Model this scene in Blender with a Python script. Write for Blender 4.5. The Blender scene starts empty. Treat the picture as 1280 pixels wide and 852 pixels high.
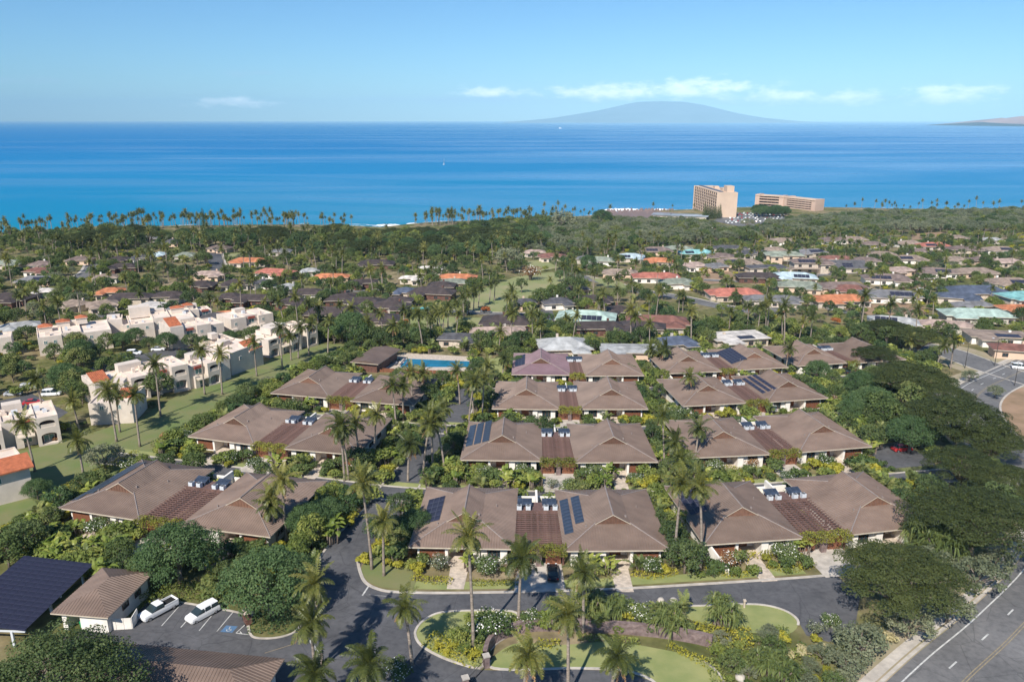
import bpy, math, random
import numpy as np
from mathutils import Vector, Matrix, noise as mnoise
R = math.radians
sc = bpy.context.scene
col = sc.collection
rnd = random.Random(11)

# ------------------------------------------------------------------ camera
CZ, PITCH, FPX = 105.0, R(16), 960.0
cam_d = bpy.data.cameras.new('camera'); cam = bpy.data.objects.new('camera', cam_d); col.objects.link(cam)
cam.location = (0, 0, CZ); cam.rotation_euler = (R(90) - PITCH, 0, 0)
cam_d.sensor_width = 36; cam_d.lens = 36 * FPX / 1280; cam_d.clip_end = 300000; cam_d.clip_start = 1
sc.camera = cam
# ------------------------------------------------------------------ light and sky
SUN_EL = R(44); SUN_TO = Vector((-0.40, -0.92, 0)).normalized()      # horizontal direction towards the sun
sun_d = bpy.data.lights.new('sun', 'SUN'); sun = bpy.data.objects.new('sun', sun_d); col.objects.link(sun)
sun_d.energy = 5.0; sun_d.angle = R(0.53); sun_d.color = (1, 0.945, 0.86)
sdir = Vector((SUN_TO.x * math.cos(SUN_EL), SUN_TO.y * math.cos(SUN_EL), math.sin(SUN_EL)))
sun.rotation_euler = sdir.to_track_quat('Z', 'Y').to_euler(); sun.location = sdir * 500
W = bpy.data.worlds.new('World'); sc.world = W; W.use_nodes = True
wn = W.node_tree; wn.nodes.clear()
def N(tree, typ, **kw):
    n = tree.nodes.new(typ)
    for k, v in kw.items():
        if k.startswith('i_'):
            key = k[2:]; n.inputs[int(key) if key.isdigit() else key].default_value = v
        else: setattr(n, k, v)
    return n
def wmath(op, a, b=None, c=None):
    n = N(wn, 'ShaderNodeMath', operation=op)
    for i, v in enumerate((a, b, c)):
        if v is None: continue
        if isinstance(v, (int, float)): n.inputs[i].default_value = v
        else: wn.links.new(v, n.inputs[i])
    return n.outputs[0]
sky = N(wn, 'ShaderNodeTexSky', sky_type='NISHITA', sun_disc=False, sun_elevation=SUN_EL,
        sun_rotation=math.atan2(SUN_TO.x, SUN_TO.y), altitude=100, air_density=1.0, dust_density=0.1, ozone_density=3.0)
tc = N(wn, 'ShaderNodeTexCoord'); sx = N(wn, 'ShaderNodeSeparateXYZ'); wn.links.new(tc.outputs['Generated'], sx.inputs[0])
az = wmath('ARCTAN2', sx.outputs[0], sx.outputs[1]); el = wmath('ARCSINE', sx.outputs[2])
def blob(ca, ce, wa, we):
    d1 = wmath('DIVIDE', wmath('SUBTRACT', az, ca), wa); d2 = wmath('DIVIDE', wmath('SUBTRACT', el, ce), we)
    return wmath('EXPONENT', wmath('MULTIPLY', wmath('ADD', wmath('MULTIPLY', d1, d1), wmath('MULTIPLY', d2, d2)), -1.0))
def bsum(L_):
    o = blob(*L_[0])
    for q in L_[1:]: o = wmath('MAXIMUM', o, blob(*q))
    return o
def puff(fx, fy, off, field, lo, hi, k=0.55):
    cv = N(wn, 'ShaderNodeCombineXYZ'); wn.links.new(wmath('MULTIPLY', az, fx), cv.inputs[0]); wn.links.new(wmath('MULTIPLY', el, fy), cv.inputs[1]); cv.inputs[2].default_value = off
    nz = N(wn, 'ShaderNodeTexNoise', i_Scale=1.0, i_Detail=7.0, i_Roughness=0.62); wn.links.new(cv.outputs[0], nz.inputs['Vector'])
    mr = N(wn, 'ShaderNodeMapRange', i_1=lo, i_2=hi); wn.links.new(wmath('ADD', wmath('MULTIPLY', field, 0.40), nz.outputs[0]), mr.inputs[0]); return wmath('MULTIPLY', mr.outputs[0], wmath('MINIMUM', wmath('MULTIPLY', field, 3.0), 1.0))
A_ = lambda px: math.atan((px - 640) / 998.0)
E_ = lambda py: (151 - py) / 985.0
c1 = puff(42, 105, 5.2, bsum([(A_(760), E_(119), .085, .009), (A_(860), E_(115), .085, .012), (A_(980), E_(125), .06, .008), (A_(1065), E_(126), .035, .009), (A_(1180), E_(125), .055, .010), (A_(300), E_(131), .05, .006), (A_(610), E_(118), .04, .006), (1.1, .03, .3, .008), (-1.3, .03, .4, .008), (2.4, .03, .4, .008), (-2.4, .035, .4, .008)]), 0.61, 0.95)
c2 = puff(18, 130, 8.1, bsum([(A_(320), E_(99), .055, .005), (A_(20), E_(111), .06, .006), (A_(640), E_(128), .3, .008), (A_(1000), E_(130), .3, .010)]), 0.72, 1.1)
mask = wmath('MINIMUM', wmath('MULTIPLY', c1, 0.8), 0.8)
SKY_K = 0.084
mixc = N(wn, 'ShaderNodeMixRGB', i_Color2=(15.5, 15.8, 16.0, 1)); wn.links.new(mask, mixc.inputs[0])
hs = N(wn, 'ShaderNodeMixRGB', blend_type='MULTIPLY', i_Fac=1.0, i_Color2=(0.56, 0.875, 1.14, 1)); wn.links.new(sky.outputs[0], hs.inputs[1])
mixd = N(wn, 'ShaderNodeMixRGB', i_Color2=(4.6, 6.4, 8.6, 1)); wn.links.new(wmath('MULTIPLY', c2, 0.6), mixd.inputs[0]); wn.links.new(hs.outputs[0], mixd.inputs[1]); wn.links.new(mixd.outputs[0], mixc.inputs[1])
bg = N(wn, 'ShaderNodeBackground', i_Strength=SKY_K); wn.links.new(mixc.outputs[0], bg.inputs[0])
wo = N(wn, 'ShaderNodeOutputWorld'); wn.links.new(bg.outputs[0], wo.inputs[0])
sc.view_settings.view_transform = 'Standard'; sc.view_settings.look = 'None'; sc.view_settings.gamma = 1; sc.view_settings.exposure = 0.40
sc.render.engine = 'CYCLES'; sc.cycles.use_denoising = True; sc.cycles.max_bounces = 6
sc.cycles.transparent_max_bounces = 8; sc.cycles.volume_bounces = 0; sc.cycles.sample_clamp_indirect = 4

# ------------------------------------------------------------------ ground plane and pixel helper
Z0, SL = 40.5, 0.0462
cp, sp = math.cos(PITCH), math.sin(PITCH)
def gz(x, y): return max(3.0, Z0 - SL * y)
def at(px, py, h=0.0):
    """The point h metres above the sloping ground seen at pixel (px, py) of the 1280-wide photograph."""
    u = (px - 640) / FPX; v = (426 - py) / FPX
    d = (u, cp + v * sp, -sp + v * cp)
    t = (Z0 + h - CZ) / (d[2] + SL * d[1])
    if Z0 - SL * t * d[1] < 3.0: t = (3 + h - CZ) / d[2]
    return Vector((t * d[0], t * d[1], CZ + t * d[2]))
def at0(px, py):
    v = (426 - py) / FPX; d = ((px - 640) / FPX, cp + v * sp, -sp + v * cp); t = -CZ / d[2]
    return Vector((t * d[0], t * d[1], 0))
# ------------------------------------------------------------------ mesh helpers
class MB:
    def __init__(s): s.v = []; s.f = []; s.m = []
    def face(s, pts, m=0):
        i = len(s.v); s.v += [tuple(p) for p in pts]; s.f.append(tuple(range(i, i + len(pts)))); s.m.append(m)
    def box(s, x0, x1, y0, y1, z0, z1, m=0, M=None):
        P = [Vector((x, y, z)) for z in (z0, z1) for y in (y0, y1) for x in (x0, x1)]
        if M is not None: P = [M @ p for p in P]
        i = len(s.v); s.v += [tuple(p) for p in P]
        for q in ((0, 2, 3, 1), (4, 5, 7, 6), (0, 1, 5, 4), (2, 6, 7, 3), (0, 4, 6, 2), (1, 3, 7, 5)):
            s.f.append(tuple(i + k for k in q)); s.m.append(m)
    def tube(s, pts, rad, seg=6, m=0, cap=True):
        pts = [Vector(p) for p in pts]; i0 = len(s.v); n = len(pts)
        for k, p in enumerate(pts):
            t = (pts[min(k + 1, n - 1)] - pts[max(k - 1, 0)]).normalized()
            a = t.cross(Vector((0, 1, 0)) if abs(t.y) < 0.9 else Vector((1, 0, 0))).normalized(); b = t.cross(a)
            r = rad[k] if hasattr(rad, '__len__') else rad
            for j in range(seg):
                th = 2 * math.pi * j / seg; s.v.append(tuple(p + (a * math.cos(th) + b * math.sin(th)) * r))
        for k in range(n - 1):
            for j in range(seg):
                a = i0 + k * seg + j; b = i0 + k * seg + (j + 1) % seg
                s.f.append((a, b, b + seg, a + seg)); s.m.append(m)
        if cap:
            s.f.append(tuple(i0 + (n - 1) * seg + j for j in range(seg))); s.m.append(m)
            s.f.append(tuple(i0 + seg - 1 - j for j in range(seg))); s.m.append(m)
    def prism(s, poly, z0, z1, m=0):
        n = len(poly); a = sum(poly[i][0] * poly[(i + 1) % n][1] - poly[(i + 1) % n][0] * poly[i][1] for i in range(n))
        if a < 0: poly = poly[::-1]
        i = len(s.v); s.v += [(p[0], p[1], z0) for p in poly] + [(p[0], p[1], z1) for p in poly]
        s.f.append(tuple(i + n + k for k in range(n))); s.m.append(m)
        s.f.append(tuple(i + n - 1 - k for k in range(n))); s.m.append(m)
        for k in range(n):
            l = (k + 1) % n; s.f.append((i + k, i + l, i + n + l, i + n + k)); s.m.append(m)
    def mesh(s, name, mats, smooth=False):
        me = bpy.data.meshes.new(name); me.from_pydata(s.v, [], s.f)
        for m in (mats if isinstance(mats, (list, tuple)) else [mats]): me.materials.append(m)
        me.polygons.foreach_set('material_index', s.m)
        if smooth: me.polygons.foreach_set('use_smooth', [True] * len(s.f))
        me.update(); return me
def link(name, me, parent=None, loc=(0, 0, 0), rz=0.0, scale=None):
    o = bpy.data.objects.new(name, me); col.objects.link(o); o.location = loc; o.rotation_euler = (0, 0, rz)
    if scale is not None: o.scale = scale
    if parent is not None: o.parent = parent
    return o
def tag(o, label=None, cat=None, group=None, kind=None):
    if label: o['label'] = label
    if cat: o['category'] = cat
    if group: o['group'] = group
    if kind: o['kind'] = kind
    return o
def thing(name, label, cat, loc=(0, 0, 0), rz=0.0, group=None):
    return tag(link(name, None, None, loc, rz), label, cat, group)
def build(name, mb, mats, parent=None, loc=(0, 0, 0), rz=0.0, smooth=False): return link(name, mb.mesh(name, mats, smooth), parent, loc, rz)

# ------------------------------------------------------------------ materials
def newmat(name):
    m = bpy.data.materials.new(name); m.use_nodes = True; t = m.node_tree; t.nodes.clear()
    o = N(t, 'ShaderNodeOutputMaterial'); return m, t, o
def ramp(t, fac, stops):
    r = N(t, 'ShaderNodeValToRGB'); e = r.color_ramp.elements
    while len(e) < len(stops): e.new(0.5)
    for k, (p, c) in enumerate(stops): e[k].position = p; e[k].color = (*c, 1)
    t.links.new(fac, r.inputs[0]); return r.outputs[0]
def mat(name, c, rough=0.7, var=0.12, scale=0.6, c2=None, bump=0.0, bscale=6.0, metal=0.0, spec=0.3, coord='Object', rndv=0.0, stretch=None):
    m, t, o = newmat(name); p = N(t, 'ShaderNodeBsdfPrincipled', i_Roughness=rough, i_Metallic=metal)
    p.inputs['Specular IOR Level'].default_value = spec
    tcn = N(t, 'ShaderNodeTexCoord'); vec = tcn.outputs[coord]
    if stretch:
        mp = N(t, 'ShaderNodeMapping'); mp.inputs['Scale'].default_value = stretch; t.links.new(vec, mp.inputs[0]); vec = mp.outputs[0]
    nz = N(t, 'ShaderNodeTexNoise', i_Scale=scale, i_Detail=5.0, i_Roughness=0.6); t.links.new(vec, nz.inputs['Vector'])
    d = c2 or tuple(x * (1 - 2.2 * var) for x in c); l = c if c2 else tuple(min(1, x * (1 + 1.2 * var)) for x in c)
    out = ramp(t, nz.outputs[0], [(0.32, d), (0.68, l)])
    if rndv:
        oi = N(t, 'ShaderNodeObjectInfo'); mr = N(t, 'ShaderNodeMapRange', i_3=1 - rndv, i_4=1 + rndv); t.links.new(oi.outputs['Random'], mr.inputs[0])
        h = N(t, 'ShaderNodeHueSaturation'); t.links.new(out, h.inputs['Color']); t.links.new(mr.outputs[0], h.inputs['Value']); out = h.outputs[0]
    t.links.new(out, p.inputs['Base Color'])
    if bump:
        n2 = N(t, 'ShaderNodeTexNoise', i_Scale=bscale, i_Detail=4.0); t.links.new(vec, n2.inputs['Vector'])
        b = N(t, 'ShaderNodeBump', i_Strength=bump, i_Distance=0.1); t.links.new(n2.outputs[0], b.inputs['Height']); t.links.new(b.outputs[0], p.inputs['Normal'])
    t.links.new(p.outputs[0], o.inputs[0]); return m
def leafmat(name, stops, transl=0.3, rough=0.6, nscale=0.25, spec=0.25):
    m, t, o = newmat(name)
    a = N(t, 'ShaderNodeAttribute', attribute_name='tint'); oi = N(t, 'ShaderNodeObjectInfo')
    tcn = N(t, 'ShaderNodeTexCoord'); nz = N(t, 'ShaderNodeTexNoise', i_Scale=nscale, i_Detail=2.0); t.links.new(tcn.outputs['Object'], nz.inputs['Vector'])
    f = N(t, 'ShaderNodeMath', operation='MULTIPLY_ADD', i_1=0.5); t.links.new(a.outputs['Fac'], f.inputs[0])
    g = N(t, 'ShaderNodeMath', operation='MULTIPLY_ADD', i_1=0.42, i_2=0.0); t.links.new(oi.outputs['Random'], g.inputs[0])
    g2 = N(t, 'ShaderNodeMath', operation='MULTIPLY_ADD', i_1=0.5, i_2=-0.21); t.links.new(nz.outputs[0], g2.inputs[0])
    s = N(t, 'ShaderNodeMath', operation='ADD'); t.links.new(g.outputs[0], s.inputs[0]); t.links.new(g2.outputs[0], s.inputs[1])
    t.links.new(s.outputs[0], f.inputs[2])
    c = ramp(t, f.outputs[0], stops)
    p = N(t, 'ShaderNodeBsdfPrincipled', i_Roughness=rough); p.inputs['Specular IOR Level'].default_value = spec; t.links.new(c, p.inputs['Base Color'])
    tr = N(t, 'ShaderNodeBsdfTranslucent'); t.links.new(c, tr.inputs[0])
    mx = N(t, 'ShaderNodeMixShader', i_Fac=transl); t.links.new(p.outputs[0], mx.inputs[1]); t.links.new(tr.outputs[0], mx.inputs[2])
    t.links.new(mx.outputs[0], o.inputs[0]); return m
M = {}
M['roof'] = mat('brown metal roof', (0.212, 0.150, 0.116), 0.55, c2=(0.138, 0.096, 0.074), scale=0.30, rndv=0.16, stretch=(0.6, 1.2, 1), spec=0.35)
M['roof_cap'] = mat('ridge cap', (0.27, 0.225, 0.205), 0.5, 0.08)
M['white'] = mat('white stucco', (0.80, 0.75, 0.68), 0.8, 0.06, 0.8)
M['fascia'] = mat('tan fascia', (0.55, 0.47, 0.37), 0.6, 0.1)
M['wood'] = mat('red brown wood', (0.25, 0.105, 0.055), 0.55, c2=(0.14, 0.055, 0.032), scale=2, stretch=(6, 6, 0.6))
M['gablewood'] = mat('weathered gable boards', (0.20, 0.105, 0.068), 0.65, c2=(0.11, 0.06, 0.042), scale=1.5, rndv=0.3)
M['roofplum'] = mat('plum brown metal roof', (0.235, 0.150, 0.165), 0.55, c2=(0.165, 0.105, 0.115), scale=0.30, stretch=(0.6, 1.2, 1), spec=0.35)
M['darkwood'] = mat('dark brown wood', (0.15, 0.075, 0.058), 0.6, 0.2, 2)
M['pergola'] = mat('pergola timber', (0.165, 0.098, 0.082), 0.6, 0.2, 1.5)
M['pane'] = mat('window pane', (0.03, 0.045, 0.05), 0.08, 0.1, 0.3, spec=0.6)
M['pv'] = mat('photovoltaic cell', (0.030, 0.030, 0.052), 0.4, 0.2, 0.5, spec=0.25)
M['pvblue'] = mat('blue solar collector', (0.040, 0.055, 0.085), 0.35, 0.2, 0.7, spec=0.35)
M['pvline'] = mat('panel frame', (0.09, 0.095, 0.12), 0.4, 0.05)
M['pvline2'] = mat('dark panel frame', (0.045, 0.045, 0.07), 0.4, 0.05)
M['asphalt'] = mat('asphalt', (0.108, 0.107, 0.112), 0.85, c2=(0.075, 0.075, 0.081), scale=0.12, bump=0.15, bscale=3)
M['asphalt_old'] = mat('worn asphalt', (0.165, 0.160, 0.158), 0.85, c2=(0.115, 0.112, 0.112), scale=0.08)
M['concrete'] = mat('concrete', (0.50, 0.45, 0.39), 0.85, 0.12, 0.7)
M['paving'] = mat('pale paving', (0.56, 0.47, 0.38), 0.8, 0.14, 1.4)
M['paint'] = mat('road paint', (0.68, 0.67, 0.63), 0.7, c2=(0.36, 0.355, 0.34), scale=1.5)
M['ochre'] = mat('faded ochre road paint', (0.30, 0.24, 0.15), 0.7, 0.15, 2)
M['bluepaint'] = mat('blue road paint', (0.10, 0.19, 0.32), 0.7, 0.1, 2)
M['lawn'] = mat('mown lawn', (0.31, 0.31, 0.125), 0.95, c2=(0.20, 0.235, 0.080), scale=0.22, bump=0.3, bscale=5)
M['lawn_green'] = mat('greener lawn', (0.135, 0.180, 0.055), 0.95, c2=(0.20, 0.19, 0.085), scale=0.14, bump=0.3, bscale=4)  # grass of a greener colour than the mown lawn, mottled with drier tones
M['lawn_far'] = mat('golf lawn', (0.20, 0.24, 0.085), 0.95, c2=(0.30, 0.27, 0.14), scale=0.07)
M['dirt'] = mat('bare red dirt', (0.36, 0.235, 0.150), 0.95, c2=(0.22, 0.15, 0.085), scale=0.16, bump=0.4, bscale=1.5)
M['soil'] = mat('garden soil', (0.17, 0.115, 0.08), 0.95, 0.2, 0.5)
M['gravel'] = mat('dry verge', (0.37, 0.30, 0.21), 0.95, c2=(0.24, 0.22, 0.12), scale=0.15)
M['bark'] = mat('grey bark', (0.22, 0.175, 0.14), 0.9, 0.2, 2)
M['palmbark'] = mat('palm trunk', (0.30, 0.245, 0.20), 0.9, 0.2, 1.0, stretch=(1, 1, 4))
M['metal'] = mat('painted metal', (0.60, 0.62, 0.64), 0.4, 0.05)
M['iron'] = mat('dark iron', (0.06, 0.055, 0.05), 0.5, 0.1)
M['rubber'] = mat('rubber', (0.02, 0.02, 0.02), 0.8, 0.1)
M['chrome'] = mat('rim metal', (0.5, 0.5, 0.52), 0.3, 0.05, metal=0.7)
M['lamp'] = mat('headlamp glass', (0.8, 0.8, 0.8), 0.1, 0.02)
M['tail'] = mat('tail lamp', (0.35, 0.02, 0.02), 0.2, 0.05)
M['redtile'] = mat('red clay tile', (0.42, 0.13, 0.06), 0.8, 0.15, 1.2, rndv=0.12)
M['awning'] = mat('red awning', (0.32, 0.075, 0.05), 0.8, 0.1)
M['condo'] = mat('cream stucco', (0.63, 0.545, 0.465), 0.85, 0.06, 0.4)
M['condo_roof'] = mat('cream roof coating', (0.72, 0.60, 0.50), 0.85, 0.09, 0.3)
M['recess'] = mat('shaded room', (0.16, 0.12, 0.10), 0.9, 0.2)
M['glassgreen'] = mat('green tinted glass', (0.10, 0.20, 0.20), 0.1, 0.1, spec=0.6)
M['pool'] = mat('pool water', (0.008, 0.15, 0.24), 0.08, 0.10, 0.3, spec=0.5)
M['sand'] = mat('beach sand', (0.50, 0.40, 0.28), 0.95, 0.1, 0.1)
M['lava'] = mat('lava rock', (0.25, 0.185, 0.17), 0.9, c2=(0.13, 0.09, 0.085), scale=1.6, bump=0.8, bscale=2.5)
M['beige'] = mat('hotel beige', (0.62, 0.46, 0.34), 0.85, 0.06, 0.05)
M['pinkbeige'] = mat('pink beige concrete', (0.52, 0.37, 0.29), 0.85, 0.06, 0.05)
M['terrace'] = mat('hotel recess', (0.12, 0.08, 0.07), 0.9, 0.2, 0.1)
M['foam'] = mat('white surf', (0.85, 0.88, 0.9), 0.9, 0.05, 0.1)
M['flower'] = mat('white blossom', (0.85, 0.83, 0.76), 0.7, 0.04)
M['sail'] = mat('sail cloth', (0.85, 0.85, 0.85), 0.8, 0.03)
L = lambda n, a, b, c, **k: leafmat(n, [(0.12, a), (0.5, b), (0.9, c)], **k)
M['l_palm'] = L('palm frond', (0.055, 0.072, 0.018), (0.125, 0.140, 0.030), (0.30, 0.27, 0.07), nscale=0.15, rough=0.45, spec=0.4)
M['l_monkey'] = L('monkeypod leaf', (0.034, 0.046, 0.013), (0.056, 0.072, 0.018), (0.088, 0.102, 0.028), transl=0.20)
M['l_round'] = L('glossy green leaf', (0.045, 0.084, 0.028), (0.084, 0.143, 0.050), (0.162, 0.227, 0.086), transl=0.28)
M['l_tree'] = L('garden tree leaf', (0.058, 0.091, 0.026), (0.122, 0.166, 0.048), (0.252, 0.258, 0.084), transl=0.30)
M['l_dark'] = L('dark tree leaf', (0.043, 0.072, 0.024), (0.082, 0.118, 0.038), (0.150, 0.180, 0.060), transl=0.25)
M['l_grey'] = L('dry grey green leaf', (0.110, 0.132, 0.073), (0.183, 0.205, 0.117), (0.293, 0.293, 0.177), transl=0.28)
M['l_shrub'] = L('shrub leaf', (0.092, 0.132, 0.028), (0.189, 0.232, 0.052), (0.367, 0.367, 0.092), transl=0.32)
M['l_lime'] = L('lime hedge leaf', (0.16, 0.17, 0.025), (0.29, 0.28, 0.035), (0.46, 0.40, 0.05), transl=0.25)
M['l_banana'] = L('banana leaf', (0.10, 0.145, 0.026), (0.20, 0.255, 0.048), (0.36, 0.37, 0.085), transl=0.3, rough=0.4)
M['l_plum'] = L('plumeria leaf', (0.057, 0.098, 0.029), (0.109, 0.155, 0.046), (0.196, 0.230, 0.075), transl=0.30)
M['l_hala'] = L('pandanus leaf', (0.083, 0.116, 0.035), (0.160, 0.198, 0.061), (0.297, 0.297, 0.099), transl=0.30, rough=0.4)
M['l_red'] = L('orange red bract', (0.20, 0.085, 0.03), (0.42, 0.13, 0.035), (0.52, 0.24, 0.07), transl=0.25)
M['l_rust'] = L('rust brown leaf', (0.16, 0.09, 0.05), (0.30, 0.16, 0.07), (0.42, 0.27, 0.13), transl=0.2)
M['l_cream'] = L('cream variegated leaf', (0.30, 0.27, 0.11), (0.45, 0.39, 0.2), (0.62, 0.55, 0.36), transl=0.2)
M['l_vine'] = L('pergola vine leaf', (0.10, 0.115, 0.020), (0.20, 0.20, 0.032), (0.31, 0.30, 0.050), transl=0.2)
def ground_mat():
    m, t, o = newmat('dry garden ground'); p = N(t, 'ShaderNodeBsdfPrincipled', i_Roughness=0.95); p.inputs['Specular IOR Level'].default_value = 0.1
    tcn = N(t, 'ShaderNodeTexCoord')
    a = N(t, 'ShaderNodeTexNoise', i_Scale=0.035, i_Detail=6.0, i_Roughness=0.65); b = N(t, 'ShaderNodeTexNoise', i_Scale=0.4, i_Detail=5.0)
    for n in (a, b): t.links.new(tcn.outputs['Object'], n.inputs['Vector'])
    c1 = ramp(t, a.outputs[0], [(0.34, (0.095, 0.11, 0.036)), (0.46, (0.15, 0.15, 0.055)), (0.56, (0.23, 0.19, 0.10)), (0.70, (0.34, 0.265, 0.17))])
    c2 = ramp(t, b.outputs[0], [(0.3, (0.55, 0.55, 0.55)), (0.7, (1.2, 1.2, 1.2))])
    mx = N(t, 'ShaderNodeMixRGB', blend_type='MULTIPLY', i_Fac=1.0); t.links.new(c1, mx.inputs[1]); t.links.new(c2, mx.inputs[2])
    t.links.new(mx.outputs[0], p.inputs['Base Color']); t.links.new(p.outputs[0], o.inputs[0]); return m
M['ground'] = ground_mat()
def asphalt_mat(name, c, d, sc_):
    m, t, o = newmat(name); p = N(t, 'ShaderNodeBsdfPrincipled', i_Roughness=0.88); p.inputs['Specular IOR Level'].default_value = 0.25; tcn = N(t, 'ShaderNodeTexCoord')
    def nz(sc2, det=5.0, st=(1, 1, 1)):
        mp = N(t, 'ShaderNodeMapping'); mp.inputs['Scale'].default_value = st; t.links.new(tcn.outputs['Object'], mp.inputs[0]); n = N(t, 'ShaderNodeTexNoise', i_Scale=sc2, i_Detail=det, i_Roughness=0.65); t.links.new(mp.outputs[0], n.inputs['Vector']); return n.outputs[0]
    a = ramp(t, nz(sc_), [(0.3, d), (0.52, c), (0.72, tuple(x * 1.25 for x in c))]); b = ramp(t, nz(1.1, 6.0), [(0.28, (0.72, 0.72, 0.73)), (0.5, (1, 1, 1)), (0.75, (1.22, 1.2, 1.18))])
    v = N(t, 'ShaderNodeTexVoronoi', feature='DISTANCE_TO_EDGE', i_Scale=0.16); wv = N(t, 'ShaderNodeMixRGB', blend_type='ADD', i_Fac=0.25); t.links.new(tcn.outputs['Object'], wv.inputs[1]); n3 = N(t, 'ShaderNodeTexNoise', i_Scale=0.8, i_Detail=3.0); t.links.new(tcn.outputs['Object'], n3.inputs['Vector']); t.links.new(n3.outputs['Color'], wv.inputs[2]); t.links.new(wv.outputs[0], v.inputs['Vector'])
    cr = ramp(t, v.outputs['Distance'], [(0.0, (0.62, 0.62, 0.63)), (0.012, (1, 1, 1))])
    m1 = N(t, 'ShaderNodeMixRGB', blend_type='MULTIPLY', i_Fac=1.0); t.links.new(a, m1.inputs[1]); t.links.new(b, m1.inputs[2]); m2 = N(t, 'ShaderNodeMixRGB', blend_type='MULTIPLY', i_Fac=0.8); t.links.new(m1.outputs[0], m2.inputs[1]); t.links.new(cr, m2.inputs[2])
    t.links.new(m2.outputs[0], p.inputs['Base Color']); t.links.new(p.outputs[0], o.inputs[0]); return m
M['asphalt'] = asphalt_mat('asphalt', (0.100, 0.099, 0.104), (0.068, 0.068, 0.074), 0.10); M['asphalt_old'] = asphalt_mat('worn asphalt', (0.160, 0.155, 0.152), (0.112, 0.110, 0.110), 0.07)
def sea_mat():
    m, t, o = newmat('sea water'); tcn = N(t, 'ShaderNodeTexCoord')
    def noise(scale, sxyz, det=4.0, dist=0.0):
        mp = N(t, 'ShaderNodeMapping'); mp.inputs['Scale'].default_value = sxyz; t.links.new(tcn.outputs['Object'], mp.inputs[0])
        n = N(t, 'ShaderNodeTexNoise', i_Scale=scale, i_Detail=det, i_Roughness=0.6, i_Distortion=dist); t.links.new(mp.outputs[0], n.inputs['Vector']); return n.outputs[0]
    sep = N(t, 'ShaderNodeSeparateXYZ'); t.links.new(tcn.outputs['Object'], sep.inputs[0])
    depth = N(t, 'ShaderNodeMapRange', i_1=700.0, i_2=3200.0); t.links.new(sep.outputs[1], depth.inputs[0])
    dn = N(t, 'ShaderNodeMath', operation='MULTIPLY_ADD', i_1=0.30, i_2=-0.15); t.links.new(noise(0.003, (0.5, 1, 1)), dn.inputs[0])
    ds = N(t, 'ShaderNodeMath', operation='ADD', use_clamp=True); t.links.new(depth.outputs[0], ds.inputs[0]); t.links.new(dn.outputs[0], ds.inputs[1])
    c = ramp(t, ds.outputs[0], [(0.0, (0.004, 0.205, 0.30)), (0.10, (0.005, 0.19, 0.35)), (0.35, (0.010, 0.185, 0.385)), (1.0, (0.004, 0.150, 0.365))])
    df = N(t, 'ShaderNodeBsdfDiffuse'); t.links.new(c, df.inputs[0])
    gl = N(t, 'ShaderNodeBsdfGlossy', i_Roughness=0.25); gl.inputs[0].default_value = (0.9, 0.95, 1, 1)
    # wind slicks: smooth streaks mirror the pale sky, rippled water does not
    st0 = noise(0.0030, (0.22, 1.0, 1), 5.0, 0.6); st1 = noise(0.0007, (0.35, 1.0, 1), 3.0, 0.5); sv = N(t, 'ShaderNodeMath', operation='MULTIPLY_ADD', i_1=0.75, i_2=0.0); t.links.new(st0, sv.inputs[0]); sv2 = N(t, 'ShaderNodeMath', operation='MULTIPLY_ADD', i_1=0.25); t.links.new(st1, sv2.inputs[0]); t.links.new(sv.outputs[0], sv2.inputs[2]); st = sv2.outputs[0]
    side = N(t, 'ShaderNodeMapRange', i_1=-2500.0, i_2=2500.0, i_3=-0.09, i_4=0.12); t.links.new(sep.outputs[0], side.inputs[0])
    sa = N(t, 'ShaderNodeMath', operation='ADD'); t.links.new(st, sa.inputs[0]); t.links.new(side.outputs[0], sa.inputs[1])
    sm = N(t, 'ShaderNodeMapRange', i_1=0.45, i_2=0.66, i_3=0.05, i_4=0.60); t.links.new(sa.outputs[0], sm.inputs[0])
    mx = N(t, 'ShaderNodeMixShader'); t.links.new(sm.outputs[0], mx.inputs[0]); t.links.new(df.outputs[0], mx.inputs[1]); t.links.new(gl.outputs[0], mx.inputs[2])
    b = N(t, 'ShaderNodeBump', i_Strength=0.5, i_Distance=1.0); t.links.new(noise(0.05, (0.4, 1, 1), 5.0), b.inputs['Height'])
    t.links.new(b.outputs[0], df.inputs['Normal']); t.links.new(b.outputs[0], gl.inputs['Normal'])
    t.links.new(mx.outputs[0], o.inputs[0]); return m
M['sea'] = sea_mat()
_rc = {}
def roofcol(c):
    k = tuple(round(x, 3) for x in c)
    if k not in _rc: _rc[k] = mat('roof tile %d' % len(_rc), tuple(x * .9 + .012 for x in c), 0.75, 0.2, 0.35, rndv=0.12)
    return _rc[k]

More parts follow.
